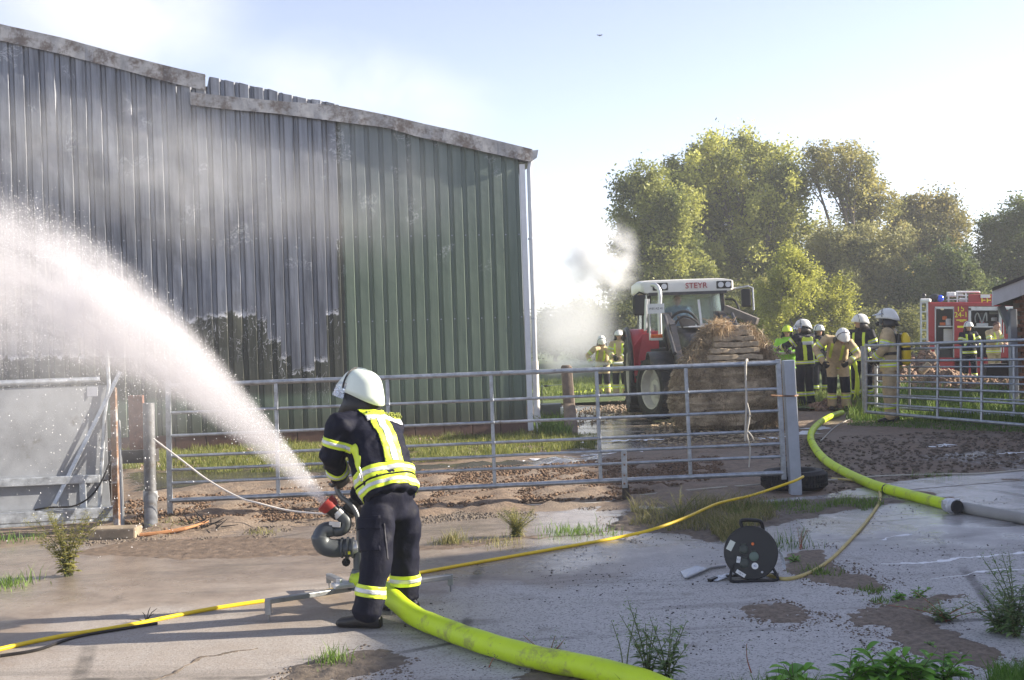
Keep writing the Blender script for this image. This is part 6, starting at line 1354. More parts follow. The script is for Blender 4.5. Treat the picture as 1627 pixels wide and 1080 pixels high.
runner('suction_hose', 'stiff grey hose leading from the coupling out of the picture at the right', [(1520, 804.5), (1560, 812), (1600, 819), (1650, 828), (1750, 845)], .05, plain('grey_suction_hose', (0.30, 0.29, 0.27), 0.6, 0, .15, 5, .3, 90), 'hose')
cab_y = plain('yellow_cable_sheath', (0.78, 0.55, 0.02), 0.42, 0, .08, 5, .05)
cab_p = plain('muddy_cable_sheath', (0.52, 0.42, 0.16), 0.6, 0, .25, 8, .2)
runner('power_cable', 'long yellow cable running across the yard past the cannon to the lying tyre', [(-120, 1062), (0, 1031), (100, 1010), (200, 994), (330, 968), (450, 950), (530, 937), (610, 921), (660, 911), (760, 893), (880, 872), (960, 858), (1000, 850, .03), (1040, 840, .09), (1090, 822, .12), (1140, 800, .12), (1190, 788, .13), (1225, 777, .16), (1262, 764, .21), (1276, 757, .22)], .013, cab_y, 'cable', 8)
runner('power_cable', 'muddy yellow cable from the tyre round to the cable reel', [(1322, 760), (1355, 763), (1385, 770), (1398, 782), (1396, 800), (1374, 832), (1345, 864), (1318, 890), (1290, 908), (1262, 918), (1240, 919), (1218, 912)], .013, cab_p, 'cable', 8)
runner('wire', 'pale fence wire lying along the ground in front of the gate', [(655, 810), (760, 806), (860, 802), (960, 798), (990, 790), (1100, 778), (1200, 770), (1320, 762), (1400, 756), (1500, 753), (1560, 752), (1640, 745)], .010, MAT['pale_rope'], 'wire', 8, n=6)
runner('wire', 'thin pale wire over the dark mud behind the lime hose', [(1304, 700), (1330, 676), (1360, 662), (1372, 658), (1400, 655)], .009, MAT['pale_rope'], 'wire', 8, n=6)
P = [at(244, 697, 11.5), at(285, 728, 11.4), at(330, 762, 11.3), at(380, 790, 11.2), at(410, 799, 11.1), at(460, 811, 11.1), at(520, 816, 11.0), at(580, 814, 11.0), at(660, 810, 11.2)]
wg = root('rope', (P[4].x, P[4].y, 0), 'white rope slung from the round post below the spray towards the nozzle', 'rope'); MB().tube(spline(P, 8), .009, 7).build('strand', plain('white_rope', (0.60, 0.57, 0.54), .8, 0, .1), wg, smooth=True)
runner('branch', 'charred stick lying against the yellow cable at the left', [(0, 1042), (60, 1032), (120, 1012), (200, 998), (250, 990)], .010, leather, 'stick', 6, n=6)
tw = root('twigs', gnd(240, 985), 'dry forked twig standing up beside the yellow cable', 'twig'); tw.name = 'twig'
b = MB(); g = gnd(232, 988)
for dx, dz in ((.03, .09), (.05, .05), (-.02, .06), (.10, .02), (-.1, .02), (.07, .08)): b.tube([g, g + Vector((dx * .5, .01, dz * .7)), g + Vector((dx, 0, dz))], [.004, .003, .0015], 5)
b.build('stem', leather, tw)
br2 = root('branch', gnd(270, 850), 'orange brown broken branch lying at the foot of the long gate', 'branch')
b = MB(); b.tube(spline([gnd(222, 850, .02), gnd(265, 845, .03), gnd(300, 838, .05), gnd(330, 828, .07)], 5), [.018] * 10 + [.012] * 6, 7); b.build('stem', plain('orange_wood', (0.42, 0.20, 0.09), .8, 0, .3), br2)
b = MB()
for k in range(26):
    p = gnd(330 + random.gauss(0, 14), 832 + random.gauss(0, 5), .04); b.tube([p, p + Vector((random.gauss(0, .06), random.gauss(0, .04), abs(random.gauss(0, .05))))], [.008, .003], 5)
b.build('twigs', leather, br2, kind='stuff')

# ============================================================ TYRE under the gate post
ty = root('car_tyre', gnd(1262, 775), 'old car tyre lying flat round the foot of the gate post', 'tyre')
c = gnd(1262, 775); c.y += .0; n = 40; b = MB(); R_, wd2, ri = .335, .19, .20
pr_ = [(ri, .02), (ri + .03, 0), (R_ * .9, 0), (R_, .03), (R_ + .004, wd2 / 2), (R_, wd2 - .03), (R_ * .9, wd2), (ri + .03, wd2), (ri, wd2 - .03)]
for k in range(n):
    a = 2 * PI * k / n
    for r, z in pr_: b.v.append(c + Vector((r * math.cos(a), r * math.sin(a), z)))
m = len(pr_)
for k in range(n):
    for i in range(m): b.f.append((k * m + i, ((k + 1) % n) * m + i, ((k + 1) % n) * m + (i + 1) % m, k * m + (i + 1) % m))
b.build('carcass', rubber, ty, smooth=True)
b = MB()
for k in range(60):
    a = 2 * PI * k / 60
    for z in (.05, .095, .14): d = Vector((math.cos(a), math.sin(a), 0)); b.box(c + d * (R_ + .004) + Vector((0, 0, z)), (.012, .024, .03), Matrix.Rotation(a, 3, 'Z'))
b.build('tread', rubber, ty, kind='stuff')

# ============================================================ WATER CANNON
DM = 7.62
def Mn(px, py, d=0.0): return at(px, py, DM + d)
mo_ = root('water_cannon', gnd(566, 945), 'portable grey water cannon on a folding stand with red tipped nozzle', 'water cannon')
mg = plain('grey_cast_metal', (0.085, 0.095, 0.105), 0.42, 0.25, .2, 9, .15, 60)
mt = plain('stand_metal', (0.30, 0.31, 0.32), 0.4, 0.6, .2, 12, .2)
MB().tube(spline([Mn(541, 818), Mn(549, 827), Mn(547, 838), Mn(536, 843), Mn(524, 840)], 6), .039, 18).build('upper_bend', mg, mo_, smooth=True)
MB().tube(spline([Mn(528, 840, -.01), Mn(515, 843, -.02), Mn(509, 853, -.03), Mn(514, 866, -.03), Mn(528, 871, -.02), Mn(544, 870, 0), Mn(562, 870, .0)], 6), [.050] * 12 + [.058] * 25, 20).build('lower_bend', mg, mo_, smooth=True)
for px in (544, 553, 561): MB().tube([Mn(px - 1.5, 870), Mn(px + 1.5, 870)], .070 if px == 553 else .066, 20).build('flange', mg, mo_, smooth=True)
MB().tube([Mn(562, 870), Mn(569, 869)], .045, 16).build('swivel', silver, mo_, smooth=True)
MB().box(Mn(532, 833, -.04), (.072, .02, .034), Matrix.Rotation(.1, 3, 'Y')).build('type_plate', silver, mo_, bevel=.003)
MB().tube([Mn(535, 813), Mn(541, 819)], .043, 18).build('chrome_ring', silver, mo_, smooth=True)
MB().tube([Mn(539, 820), Mn(530, 811), Mn(524, 804)], [.036, .045, .052], 18).build('nozzle_body', blackp, mo_, smooth=True)
MB().tube([Mn(527, 808), Mn(523, 803), Mn(517, 798), Mn(516, 797)], [.054, .063, .066, .055], 20).build('nozzle_tip', plain('red_rubber', (0.36, 0.035, 0.03), 0.55, 0, .2), mo_, smooth=True)
MB().tube(spline([Mn(570, 872), Mn(570, 845), Mn(567, 818), Mn(556, 800), Mn(541, 788), Mn(534, 772), Mn(536, 758), Mn(545, 751), Mn(554, 755)], 6), .0165, 12).build('handle', plain('grey_tube', (0.17, 0.18, 0.19), 0.35, 0.4), mo_, smooth=True)
MB().tube([Mn(551, 882), Mn(550, 893)], .010, 8).build('drain_stem', blackp, mo_); b = MB()
for k in range(4): a = PI * k / 4; dd = Vector((math.cos(a), 0, math.sin(a))) * .026; b.tube([Mn(550, 893) - dd, Mn(550, 893) + dd], .010, 6)
b.build('drain_knob', blackp, mo_); MB().box(Mn(553, 878, -.055), (.03, .01, .02)).build('yellow_tag', lemon, mo_)
MB().tube([Mn(570, 869), Mn(571, 920)], [.036, .038], 16).build('riser', mg, mo_, smooth=True)
bp_ = Vector((Mn(566, 935).x, DM, .10))
MB().tube([Vector((Mn(571, 915).x, DM, .22)), bp_ + Vector((.01, 0, 0))], [.045, .075], 18).build('base_cone', mg, mo_, smooth=True)
lf = gnd(427, 988); rf = gnd(716, 940); nf = gnd(622, 978); 
def leg(nm, a, b_, foot=True, w2=.055):
    L = MB().bar(a, b_, .045, .03).build(nm, mt, mo_, bevel=.004)
    f_ = MB(); f_.bar(b_ + Vector((0, 0, .015)), Vector((b_.x, b_.y, .045)), .035, .035, (0, 1, 0)); f_.tube([Vector((b_.x, b_.y, .05)), Vector((b_.x, b_.y, .0))], [.008, .004], 8); f_.build('foot_spike', mt, L)
leg('leg', bp_ + Vector((-.04, 0, .0)), Vector((lf.x, lf.y, .125))); leg('leg', bp_ + Vector((.05, 0, .0)), Vector((rf.x, rf.y, .10))); leg('leg', bp_ + Vector((.03, -.05, .0)), Vector((nf.x, nf.y, .085))); leg('leg', bp_, bp_ + Vector((-.25, .5, -.01)))
MB().box(bp_ + Vector((-.06, -.04, .035)), (.17, .10, .03), Matrix.Rotation(.4, 3, 'Z')).build('hinge_plate', silver, mo_, bevel=.008)
MB().cyl(bp_ + Vector((-.10, -.05, .05)), bp_ + Vector((-.10, -.05, .075)), .02, 10).build('clamp_bolt', silver, mo_)

# ============================================================ CABLE REEL
rb_ = gnd(1195, 925); cr_ = root('cable_reel', rb_, 'black cable reel with three sockets standing on the concrete', 'cable reel')
DRr = rb_.y + .06
cc = at(1193, 878, DRr); rfw = Vector((-.18, -.96, .18)).normalized(); rrt = rfw.cross(Vector((0, 0, 1))).normalized() * -1; rrt = rrt if rrt.x > 0 else -rrt; rup = rfw.cross(rrt); rup = rup if rup.z > 0 else -rup
RR = 0.158 * (DRr / 7.9)
rr_ = 41 / F * DRr
MB().tube([cc, cc + rfw * .014], [rr_ * .99, rr_], 48).build('front_flange', blackp, cr_, smooth=True)
MB().tube([cc - rfw * .13, cc - rfw * .116], [rr_, rr_], 48).build('rear_flange', blackp, cr_, smooth=True)
MB().tube([cc - rfw * .12, cc], rr_ * .72, 32).build('drum', blackp, cr_, smooth=True)
b = MB()
for k in range(6): b.tube([cc - rfw * (.012 + .019 * k) + (rrt * math.cos(a) + rup * math.sin(a)) * rr_ * .80 for a in [2 * PI * q_ / 30 for q_ in range(30)]], .010, 6, closed=True)
b.build('wound_cable', cab_p, cr_, smooth=True, kind='stuff')
MB().tube([cc + (rrt * math.cos(a) + rup * math.sin(a)) * rr_ + rfw * .010 for a in [2 * PI * q_ / 48 for q_ in range(48)]], .006, 6, closed=True).build('rim', blackp, cr_, smooth=True)
def RP(px, py, o=.016): q_ = cc; r = ray(px, py); O = Vector((0, 0, H)); n_ = rfw; t = (cc + rfw * o - O).dot(n_) / r.dot(n_); return O + r * t
sg_ = plain('grey_green_lid', (0.055, 0.065, 0.055), 0.45, 0, .15)
for px, py, m_ in ((1181.5, 873, sg_), (1198, 884, plain('pale_green_lid', (0.12, 0.17, 0.14), 0.45, 0, .1)), (1183, 895, sg_)):
    q_ = RP(px, py); l_ = MB().tube([q_ - rfw * .004, q_ + rfw * .012, q_ + rfw * .016], [.031, .030, .022], 24).build('socket_lid', m_, cr_, smooth=True); MB().box(q_ + rup * .034 + rfw * .006, (.03, .01, .012)).build('hinge', sg_, l_)
def decal(nm, px, py, w2, h2, rot, mat): 
    a = math.radians(rot); x = rrt * math.cos(a) + rup * math.sin(a); y = -rrt * math.sin(a) + rup * math.cos(a); q_ = RP(px, py, .0145)
    MB().prism([q_ - x * w2 / 2 - y * h2 / 2, q_ + x * w2 / 2 - y * h2 / 2, q_ + x * w2 / 2 + y * h2 / 2, q_ - x * w2 / 2 + y * h2 / 2], rfw * .0015).build(nm, mat, cr_); return q_ + rfw * .003, x, y
lab = plain('label_paper', (0.66, 0.68, 0.60), .5, 0, .1)
k_ = DRr / F
decal('sticker', 1161, 866.5, 16 * k_, 9 * k_, 62, lab); q_, x, y = decal('sticker', 1177, 911, 16 * k_, 6 * k_, -32, white_p); text_mesh('230 V', .014, blackp, 'sticker_print', cr_, q_, x, y, .001)
q_, x, y = decal('sticker', 1173.5, 889, 6 * k_, 10 * k_, -10, white_p); text_mesh('E1', .018, plain('blue_print', (0.05, 0.08, 0.3), .5), 'sticker_print', cr_, q_, x, y, .001)
q_ = RP(1199.5, 899); MB().tube([q_ - rfw * .001, q_ + rfw * .002], .022, 24).build('round_sticker', white_p, cr_); text_mesh('42', .020, MAT['blue_print'], 'sticker_print', cr_, q_ + rfw * .0025, rrt, rup, .001)
q_ = RP(1196, 864); MB().tube([q_, q_ + rfw * .012], .010, 12).build('orange_button', MAT['orange_plastic'], cr_, smooth=True)
q_ = RP(1211, 909); MB().ball(q_, .008).build('screw', silver, cr_)
# stand: tube frame
tb = .0095
g1 = Vector((at(1156, 925, DRr).x, DRr - .06, tb)); g2_ = Vector((at(1235, 925, DRr).x, DRr - .06, tb)); e1 = g1 + Vector((.02, .19, 0)); e2 = g2_ + Vector((.02, .19, 0))
MB().tube(spline([cc - rfw * .05 + rrt * -.02 - rup * .0, g1 + Vector((.045, .06, .10)), g1 + Vector((.012, .015, .02)), g1 + Vector((.03, 0, 0)), g1.lerp(g2_, .5), g2_ - Vector((.03, 0, 0)), g2_ + Vector((-.008, .015, .02)), g2_ + Vector((-.06, .06, .12)), cc - rfw * .05 + rrt * .03], 6), tb, 10).build('stand_tube', blackp, cr_, smooth=True)
MB().tube(spline([g1 + Vector((.02, .04, .03)), e1, e1.lerp(e2, .5), e2, g2_ + Vector((-.02, .04, .03))], 5), tb, 10).build('stand_tube', blackp, cr_, smooth=True)
hp = [cc + rup * rr_ * .80 - rfw * .05 - rrt * .085, at(1180, 842, DRr + .05), at(1177, 829, DRr + .05), at(1184, 826, DRr + .05), at(1204, 827, DRr + .05), at(1210, 831, DRr + .05), at(1213, 844, DRr + .05), cc + rup * rr_ * .80 - rfw * .05 + rrt * .095]
MB().tube(spline(hp, 5), .0125, 10).build('handle', blackp, cr_, smooth=True)
fl = root('plug_lead', gnd(1110, 912), 'grey plug with a clear plastic tag lying left of the cable reel', 'plug')
MB().tube(spline([gnd(1153, 899, .01), gnd(1130, 902, .012), gnd(1122, 905, .012)], 5), .008, 8).build('lead', MAT['grey_tube'], fl, smooth=True)
P_ = [gnd(1081, 908, .004), gnd(1088, 919, .004), gnd(1108, 910, .012), gnd(1124, 903, .02), gnd(1106, 899, .02)]
MB().prism(P_, (0, 0, .003)).build('plastic_tag', plain('clear_plastic', (0.33, 0.36, 0.42), .15, 0, .1), fl); MB().bar(gnd(1090, 919, .012), gnd(1122, 905, .02), .02, .012).build('edge', MAT['grey_tube'], fl)
pl = root('plastic_scrap', gnd(1145, 918), 'crumpled white plastic scrap under the left side of the reel', 'plastic scrap')
MB().prism([gnd(1130, 922, .006), gnd(1140, 923, .006), gnd(1165, 914, .02), gnd(1163, 910, .03), gnd(1140, 915, .02)], (0, 0, .004)).build('film', plain('crumpled_film', (0.62, 0.66, 0.72), .25, 0, .3, 40), pl); MB().bar(gnd(1127, 922, .01), gnd(1138, 918, .015), .03, .02).build('black_clip', blackp, pl)
pb = root('plastic_bag', gnd(1242, 895), 'white plastic flap hanging from the right side of the reel', 'plastic flap')
cb_ = spline([at(1233, 873, DRr + .03), at(1241, 880, DRr + .03), at(1245, 893, DRr + .02), at(1247, 904, DRr + .0)], 5)
MB().add([p + Vector((-.018 + .01 * (i % 2), 0, .01)) for i, p in enumerate(cb_)] + [p + Vector((.012 * (1 - i / 16), -.02, 0)) for i, p in enumerate(cb_)], [(i, i + 1, len(cb_) + i + 1, len(cb_) + i) for i in range(len(cb_) - 1)]).build('film', MAT['crumpled_film'], pb).modifiers.new('t', 'SOLIDIFY').thickness = .003

# ============================================================ PLANTS near the camera
W_LEAF = m_leaf('broad_weed_leaf', (0.08, 0.24, 0.02), (0.22, 0.46, 0.05), 0.35, 0.4)
S_LEAF = m_leaf('grey_weed_leaf', (0.10, 0.17, 0.06), (0.26, 0.37, 0.14), 0.3, 0.5)
Y_LEAF = m_leaf('yellow_weed_leaf', (0.16, 0.17, 0.04), (0.42, 0.38, 0.12), 0.35, 0.6)
STEM = plain('weed_stem', (0.13, 0.15, 0.06), .7)
RSTEM = plain('red_stem', (0.35, 0.14, 0.09), .7)
def leafgeo(b, p, d, L, wd2, up=Vector((0, 0, 1)), droop=.4):
    d = d.normalized(); s_ = d.cross(up).normalized(); c0 = len(b.v); n = 6
    for i in range(n + 1):
        t = i / n; ww = wd2 * math.sin(PI * min(1, t * .92 + .06)) ** .8; q_ = p + d * L * t + Vector((0, 0, -droop * L * t * t)); k = s_ * ww / 2; u = Vector((0, 0, .18 * ww))
        b.v += [q_ - k + u, q_, q_ + k + u]
    for i in range(n):
        for k in range(2): a = c0 + i * 3 + k; b.f.append((a, a + 1, a + 4, a + 3))
def setlone(o, t=None):
    a = o.data.attributes.new('tint', 'FLOAT', 'POINT'); a.data.foreach_set('value', [random.random() if t is None else t] * len(o.data.vertices))
def weed(label, base, stems, leaf_m, L, wdt, nleaf=10, h=.3, spread=.25, fine=0, stem_m=None, single=True, droop=.4, cat='weed', seed_m=None):
    base = Vector(base); r = root('weed', base, label, cat)
    r_ = random.Random(hash(label) & 0xffff if False else len(label) * 7919); sb_ = MB(); fo = MB(); tints = []
    for k in range(stems):
        a = r_.random() * 6.28; sp = spread * (.3 + r_.random()); hh = h * (.6 + .5 * r_.random()); P = spline([base + Vector((r_.gauss(0, .02), r_.gauss(0, .02), 0)), base + Vector((math.cos(a) * sp * .3, math.sin(a) * sp * .3, hh * .5)), base + Vector((math.cos(a) * sp, math.sin(a) * sp * .7, hh))], 8)
        sb_.tube(P, [.004 * (1 - .7 * i / 16) for i in range(17)], 5)
        for q_ in range(nleaf):
            t = .12 + .85 * q_ / nleaf; p = P[int(t * 16)]; aa = q_ * 2.4 + a; d = Vector((math.cos(aa), math.sin(aa) * .8, .35 + .4 * t)); LL = L * (1.1 - .65 * t) * (.8 + .4 * r_.random())
            if single:
                lb = MB(); leafgeo(lb, p, d, LL, wdt * LL / L, droop=droop); o = lb.build('leaf', leaf_m, r, smooth=True); setlone(o, r_.random())
            else: n0 = len(fo.v); leafgeo(fo, p, d, LL, wdt * LL / L, droop=droop); tints += [r_.random()] * (len(fo.v) - n0)
        for q_ in range(fine):
            p = P[r_.randint(8, 16)] + Vector((r_.gauss(0, .012), r_.gauss(0, .012), r_.gauss(0, .02))); n0 = len(fo.v); leafgeo(fo, p, Vector((r_.gauss(0, 1), r_.gauss(0, 1), r_.random())), .014, .006); tints += [r_.random()] * (len(fo.v) - n0)
    sb_.build('stem', stem_m or STEM, r, smooth=True)
    if fo.v: o = fo.build('foliage', leaf_m, r, smooth=True); a_ = o.data.attributes.new('tint', 'FLOAT', 'POINT'); a_.data.foreach_set('value', tints); tag(o, None, None, None, 'stuff')
    return r
weed('slender dusty green weed rising over the end of the hose at the bottom', gnd(1030, 1090), 8, S_LEAF, .08, .024, 14, .38, .14, 50, single=False)
weed('second slender weed beside the hose end, leaning right', gnd(1062, 1092), 7, S_LEAF, .09, .028, 12, .30, .13, 40, single=False)
weed('thin seeding weed left of the slender weeds', gnd(995, 1090), 2, S_LEAF, .04, .012, 9, .33, .06, 40, single=False)
weed('broad leaved bright green weed at the bottom right of centre', gnd(1400, 1096), 6, W_LEAF, .20, .065, 8, .20, .2)
weed('broad leaved weed with pale leaves, second at the bottom edge', gnd(1455, 1098), 6, W_LEAF, .19, .06, 8, .18, .2)
weed('weed with two upright broad leaves near the bottom edge', gnd(1262, 1092), 3, W_LEAF, .17, .07, 4, .15, .08)
weed('low broad leaved weed at the very bottom right', gnd(1350, 1100), 5, W_LEAF, .17, .035, 8, .16, .18)
weed('small leafy weed between the broad leaved ones', gnd(1500, 1096), 5, W_LEAF, .15, .045, 8, .15, .16)
weed('tall arching knotweed at the right edge of the picture', gnd(1615, 1010), 14, S_LEAF, .10, .024, 16, .42, .24, 90, stem_m=STEM, single=False)
weed('knotweed clump left of the tall arching one', gnd(1590, 1005), 10, S_LEAF, .08, .024, 14, .24, .18, 60, stem_m=STEM, single=False)
weed('creeping knotweed sprawling over the concrete at the right', gnd(1500, 985), 10, S_LEAF, .06, .020, 14, .11, .32, 30, stem_m=RSTEM, single=False)
weed('round leaved seedling in the mud at the right', gnd(1428, 952), 3, W_LEAF, .06, .035, 6, .05, .07)
weed('small leafy seedling right of the round leaved one', gnd(1460, 950), 4, W_LEAF, .05, .028, 7, .07, .08)
weed('single green seedling on the brown soil at the right', gnd(1482, 1028), 2, W_LEAF, .04, .022, 5, .03, .04)
weed('dark leaved plant beside the cable reel', gnd(1262, 893), 3, W_LEAF, .06, .028, 6, .07, .10)
weed('bare seeding stalks behind the cable reel', gnd(1272, 872), 6, S_LEAF, .03, .008, 5, .15, .06, 20, stem_m=RSTEM, single=False)
weed('yellow feathery weed growing at the back of the wet yard, far left', gnd(108, 915), 18, Y_LEAF, .07, .028, 22, .46, .28, 160, stem_m=STEM, single=False)
weed('yellow flowering weed on the crack below the long gate', gnd(822, 852), 26, Y_LEAF, .06, .014, 14, .22, .18, 60, single=False)
weed('seed stalk standing alone on the concrete at the bottom', gnd(1188, 1070), 1, S_LEAF, .02, .006, 3, .20, .02, 16, stem_m=RSTEM, single=False)
weed('dark dock seed stalks standing by the yellow hose', gnd(872, 1058), 4, S_LEAF, .025, .008, 6, .19, .10, 30, stem_m=RSTEM, single=False)
weed('dead seed head left of the dark dock stalks', gnd(778, 1062), 1, S_LEAF, .02, .008, 4, .06, .03, 14, stem_m=RSTEM, single=False)
weed('yellow weed in the grass under the middle of the gate', gnd(1080, 830), 16, Y_LEAF, .05, .008, 8, .26, .30, 30, single=False)
weed('leafy plant growing by the foot of the downpipe', gnd(880, 688), 14, m_leaf('lit_weed_leaf', (0.13, 0.20, 0.03), (0.30, 0.36, 0.07), .35), .12, .045, 7, .35, .35, single=False)
weed('weeds in the mud below the round post', gnd(262, 842), 12, Y_LEAF, .06, .03, 6, .09, .30, single=False)
# ============================================================ WATER, SMOKE, MIST, HAZE
def vol_mat(name, dens, color=(0.90, 0.91, 0.93), scale=1.2, thr=(0.42, 0.62), fall=(1.0, 0.35), stretch=(1, 1, 1), aniso=0.1, detail=5, grad=None, floor_=0.0, wob=.5):
    N = NT(name); tc = N.new('ShaderNodeTexCoord').outputs['Object']
    ln = N.new('ShaderNodeVectorMath', operation='LENGTH'); N.l(tc, ln.inputs[0])
    wn_ = N.noise(tc, 1.7, 4, .6); fo = N.rng(N.math('ADD', ln.outputs['Value'], N.math('MULTIPLY', N.math('SUBTRACT', wn_, .42), wob)), fall[0], fall[1])
    n = N.noise(N.pos(), scale, detail, 0.6, 0.4, stretch)
    d = N.rng(n, thr[0], thr[1]); d = N.math('ADD', N.math('MULTIPLY', d, 1 - floor_), floor_)
    d = N.math('MULTIPLY', N.math('MULTIPLY', d, fo), dens)
    pv = N.new('ShaderNodeVolumePrincipled'); pv.inputs['Color'].default_value = (*color, 1); pv.inputs['Anisotropy'].default_value = aniso; N.l(d, pv.inputs['Density'])
    N.l(pv.outputs[0], N.out.inputs['Volume']); return N.m
def cloud(name, label, c, r, mat, rot=0.0):
    o = link(name, MB().ball((0, 0, 0), 1.0, None, 24, 14).me(name), mat); o.location = c; o.scale = r; o.rotation_euler = (0, rot, 0); tag(o, label, None, None, 'stuff'); return o
# smoke puff in front of the trees, mist of the far hose, smoke over the shed
c = at(950, 415, 38); cloud('smoke', 'white smoke puff drifting in front of the trees right of the shed', c, (1.6, 1.1, 1.6), vol_mat('puff_smoke', 5.5, color=(.92, .92, .935), scale=1.1, thr=(.36, .66), fall=(1.05, .0), aniso=0, wob=.55))
c = at(900, 500, 40); cloud('mist', 'white mist hanging over the meadow right of the shed', c, (2.2, 2.5, 2.6), vol_mat('mist_volume', 0.4, scale=0.5, thr=(.25, .6), floor_=.45))
c = at(925, 545, 36); cloud('mist', 'low spray mist around the far hose crew', c, (2.0, 1.0, 0.9), vol_mat('low_mist', 0.25, scale=0.9, floor_=.5))
c = W(6.3, 4.5, .75); cloud('smoke', 'thin smoke veil drifting across the upper shed wall', c, (4.0, .7, 1.55), vol_mat('wall_smoke', 0.95, scale=0.7, thr=(.33, .68), fall=(1.0, .1), floor_=.12), 0.2)
c = W(2.9, 4.0, .6); cloud('smoke', 'faint smoke veil in front of the green shed wall', c, (2.0, .6, 1.5), vol_mat('wall_smoke2', 0.4, scale=0.8, thr=(.35, .7), fall=(1.0, .1), floor_=.1))
c = at(150, 10, 30); cloud('smoke', 'white smoke rising behind the shed roof at the left', c, (5.2, 3, 2.6), vol_mat('roof_smoke', 0.3, scale=0.28, thr=(.3, .62), fall=(1.0, .2), floor_=.15))
c = at(560, 140, 31); cloud('smoke', 'thin smoke drifting off the middle of the shed roof', c, (5.2, 3, 1.6), vol_mat('roof_smoke2', 0.18, scale=0.35, thr=(.35, .65), fall=(1.0, .2), floor_=.1), .2)
# water jet: local x runs along the throw
n0 = Mn(516, 797, 0.0); e0 = at(0, 430, 12.0); hd = Vector((e0.x - n0.x, e0.y - n0.y, 0)); hd.normalize(); yaw = math.atan2(hd.y, hd.x)
JA, JB = 0.53, 0.033
def jz(x): return JA * x - JB * x * x
XL = 8.5
b = MB(); n = 20; m = 30
for i in range(m + 1):
    x = XL * i / m; r = .07 + .20 * x
    for k in range(n):
        a = 2 * PI * k / n; b.v.append(Vector((x, math.cos(a) * r * .8, jz(x) + math.sin(a) * r * (1.0 if math.sin(a) > 0 else 1.7))))
for i in range(m):
    for k in range(n): A = i * n + k; B = i * n + (k + 1) % n; b.f.append((A, B, B + n, A + n))
b.f.append(tuple(reversed(range(n)))); b.f.append(tuple(m * n + k for k in range(n)))
N = NT('water_spray'); tc = N.new('ShaderNodeTexCoord').outputs['Object']; sx = N.new('ShaderNodeSeparateXYZ'); N.l(tc, sx.inputs[0]); X, Y, Z = sx.outputs
cz = N.math('MULTIPLY', X, N.math('SUBTRACT', JA, N.math('MULTIPLY', X, JB))); dz = N.math('SUBTRACT', Z, cz)
rad = N.math('ADD', N.math('MULTIPLY', X, .135), .042)
below = N.rng(dz, -.02, -.25); dzs = N.math('MULTIPLY', dz, N.math('SUBTRACT', 1.0, N.math('MULTIPLY', below, N.rng(X, .5, 4.5, .0, .38))))
dist = N.math('SQRT', N.math('ADD', N.math('MULTIPLY', Y, Y), N.math('MULTIPLY', dzs, dzs))); q_ = N.math('DIVIDE', dist, rad)
# streaks: noise stretched along the path
cmb = N.new('ShaderNodeCombineXYZ'); N.l(X, cmb.inputs[0]); N.l(Y, cmb.inputs[1]); N.l(dz, cmb.inputs[2])
ns = N.noise(cmb.outputs[0], 1.0, 6, .62, .25, (1.0, 5.0, 5.0)); nf = N.noise(cmb.outputs[0], 1.0, 3, .6, 0, (3.5, 14, 14))
nn = N.math('ADD', N.math('MULTIPLY', ns, .75), N.math('MULTIPLY', nf, .25))
edge = N.math('ADD', q_, N.math('MULTIPLY', N.math('SUBTRACT', nn, .5), N.rng(X, 0.0, 3.0, .5, 1.6, False)))
fo = N.rng(edge, 1.0, .25)
core = N.rng(X, 0.0, 6.5, 1.0, 0.0, False); core = N.math('POWER', core, 2.6)
D_ = N.math('MULTIPLY', fo, N.math('ADD', N.math('MULTIPLY', core, 16.0), 0.60))
D_ = N.math('MULTIPLY', D_, N.math('MAXIMUM', N.rng(nn, .41, .58, .05, 1.5), N.rng(X, 2.6, 0.2, 0.0, 1.1, False)))
pv = N.new('ShaderNodeVolumePrincipled'); pv.inputs['Color'].default_value = (.79, .775, .79, 1); pv.inputs['Anisotropy'].default_value = 0.1; N.l(D_, pv.inputs['Density']); N.l(pv.outputs[0], N.out.inputs['Volume'])
jet = link('water_jet', b.me('water_jet'), N.m); jet.location = n0; jet.rotation_euler = (0, 0, yaw); tag(jet, 'white water jet arching from the cannon to the upper left', None, None, 'stuff')
# drops around the jet
def drops(name, label, n, fn, r0, r1):
    base = np.array([(1, 0, -.5), (-.5, .87, -.5), (-.5, -.87, -.5), (0, 0, 1.2)]); V_ = []
    P = np.array([fn() for _ in range(n)]); r = (r0 + (r1 - r0) * np.random.rand(n) ** 3)[:, None, None]
    v = (base[None] * r * (0.6 + .8 * np.random.rand(n, 4, 1)) + P[:, None, :]).reshape(-1, 3); i = np.arange(n)[:, None] * 4
    f = np.concatenate([i + np.array([[0, 1, 3]]), i + np.array([[1, 2, 3]]), i + np.array([[2, 0, 3]]), i + np.array([[0, 2, 1]])])
    N = MAT.get('drop') 
    if not N: Nn = NT('water_drop'); Nn.bsdf((.93, .94, .96), .2, 0, None, .8); MAT['drop'] = N = Nn.m
    o = link(name, np_mesh(name, v, f), N); tag(o, label, None, None, 'stuff'); return o
hl = Vector((-hd.y, hd.x, 0))
def dj():
    x = XL * random.random() ** .7; a = random.random() * 2 * PI; r = (.035 + .105 * x) * abs(random.gauss(.82, .26)); s_ = math.sin(a)
    p = n0 + hd * x + hl * (math.cos(a) * r * .8) + Vector((0, 0, jz(x) + s_ * r * (1 if s_ > 0 else 1.35) + .02)); return tuple(p)
drops('water_drops', 'fine drops breaking off the water jet', 34000, dj, .001, .0048)
def dr2(): x = 2.5 + 5.5 * random.random(); z = random.random() ** .8; p = n0 + hd * x + hl * random.gauss(0, .3); return (p.x, p.y, z * (n0.z + jz(x)))
drops('falling_drops', 'drops falling out of the jet on to the gate and pen', 3500, dr2, .0015, .006)
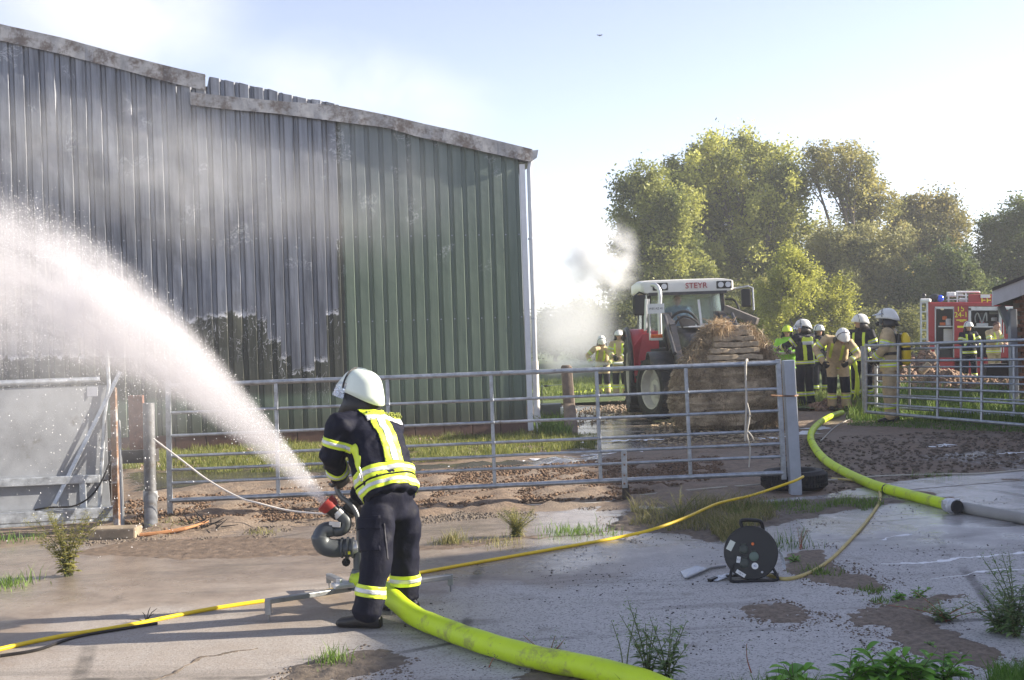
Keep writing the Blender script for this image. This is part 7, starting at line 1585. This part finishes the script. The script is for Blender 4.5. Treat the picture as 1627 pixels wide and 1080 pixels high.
c = at(110, 610, 10.3); cloud('mist', 'fine water mist falling below the jet at the left', c, (1.9, .7, 1.0), vol_mat('jet_mist', 0.5, scale=1.5, floor_=.45, fall=(1.0, .1), stretch=(1, 1, .35)))
# far crew's jet
a_, b2 = at(976, 577, 32.9), at(862, 583, 33.2); L = (b2 - a_).length; m_ = MB(); m_.tube([Vector((0, 0, 0)), Vector((0, 0, 1))], [.04, 1.0], 16)
N = NT('far_spray'); tc = N.new('ShaderNodeTexCoord').outputs['Object']; sx = N.new('ShaderNodeSeparateXYZ'); N.l(tc, sx.inputs[0]); X, Y, Z = sx.outputs
rr2 = N.math('SQRT', N.math('ADD', N.math('MULTIPLY', X, X), N.math('MULTIPLY', Y, Y))); qq = N.math('DIVIDE', rr2, N.math('ADD', Z, .04)); fo = N.math('MULTIPLY', N.rng(qq, 1.0, .2), N.math('POWER', N.math('SUBTRACT', 1.0, Z, clamp=True), 1.2))
pv = N.new('ShaderNodeVolumePrincipled'); pv.inputs['Color'].default_value = (.98, .98, .99, 1); N.l(N.math('MULTIPLY', fo, 14.0), pv.inputs['Density']); N.l(pv.outputs[0], N.out.inputs['Volume'])
fj = link('far_water_jet', m_.me('far_water_jet'), N.m); q = (b2 - a_).to_track_quat('Z', 'Y'); fj.location = a_; fj.rotation_euler = q.to_euler(); fj.scale = (.38, .38, L); tag(fj, 'white water cone sprayed by the two far crew towards the shed', None, None, 'stuff')
nz_ = root('hose_nozzle', at(978, 577, 32.9), 'hose branch held by the two far crew', 'hose nozzle'); MB().tube([at(975, 577, 32.9), at(990, 577, 32.9), at(1000, 578, 33)], [.03, .05, .05], 10).build('tube', white_p, nz_, smooth=True)
runner('fire_hose', 'bright yellow hose lying on the far grass behind the hose crew', [(840, 622), (900, 626), (960, 620), (1010, 616)], .07, yel, 'hose', n=8)
# haze box
hb_ = MB().box((0, 150, 7.0), (760, 640, 17.0)).me('haze'); N = NT('haze'); pv = N.new('ShaderNodeVolumePrincipled'); pv.inputs['Color'].default_value = (.88, .92, 1.0, 1); pv.inputs['Density'].default_value = HAZE; pv.inputs['Anisotropy'].default_value = .2; N.l(pv.outputs[0], N.out.inputs['Volume'])
hzb = link('haze', hb_, N.m); tag(hzb, 'thin pale haze in the air over the yard', None, None, 'stuff')
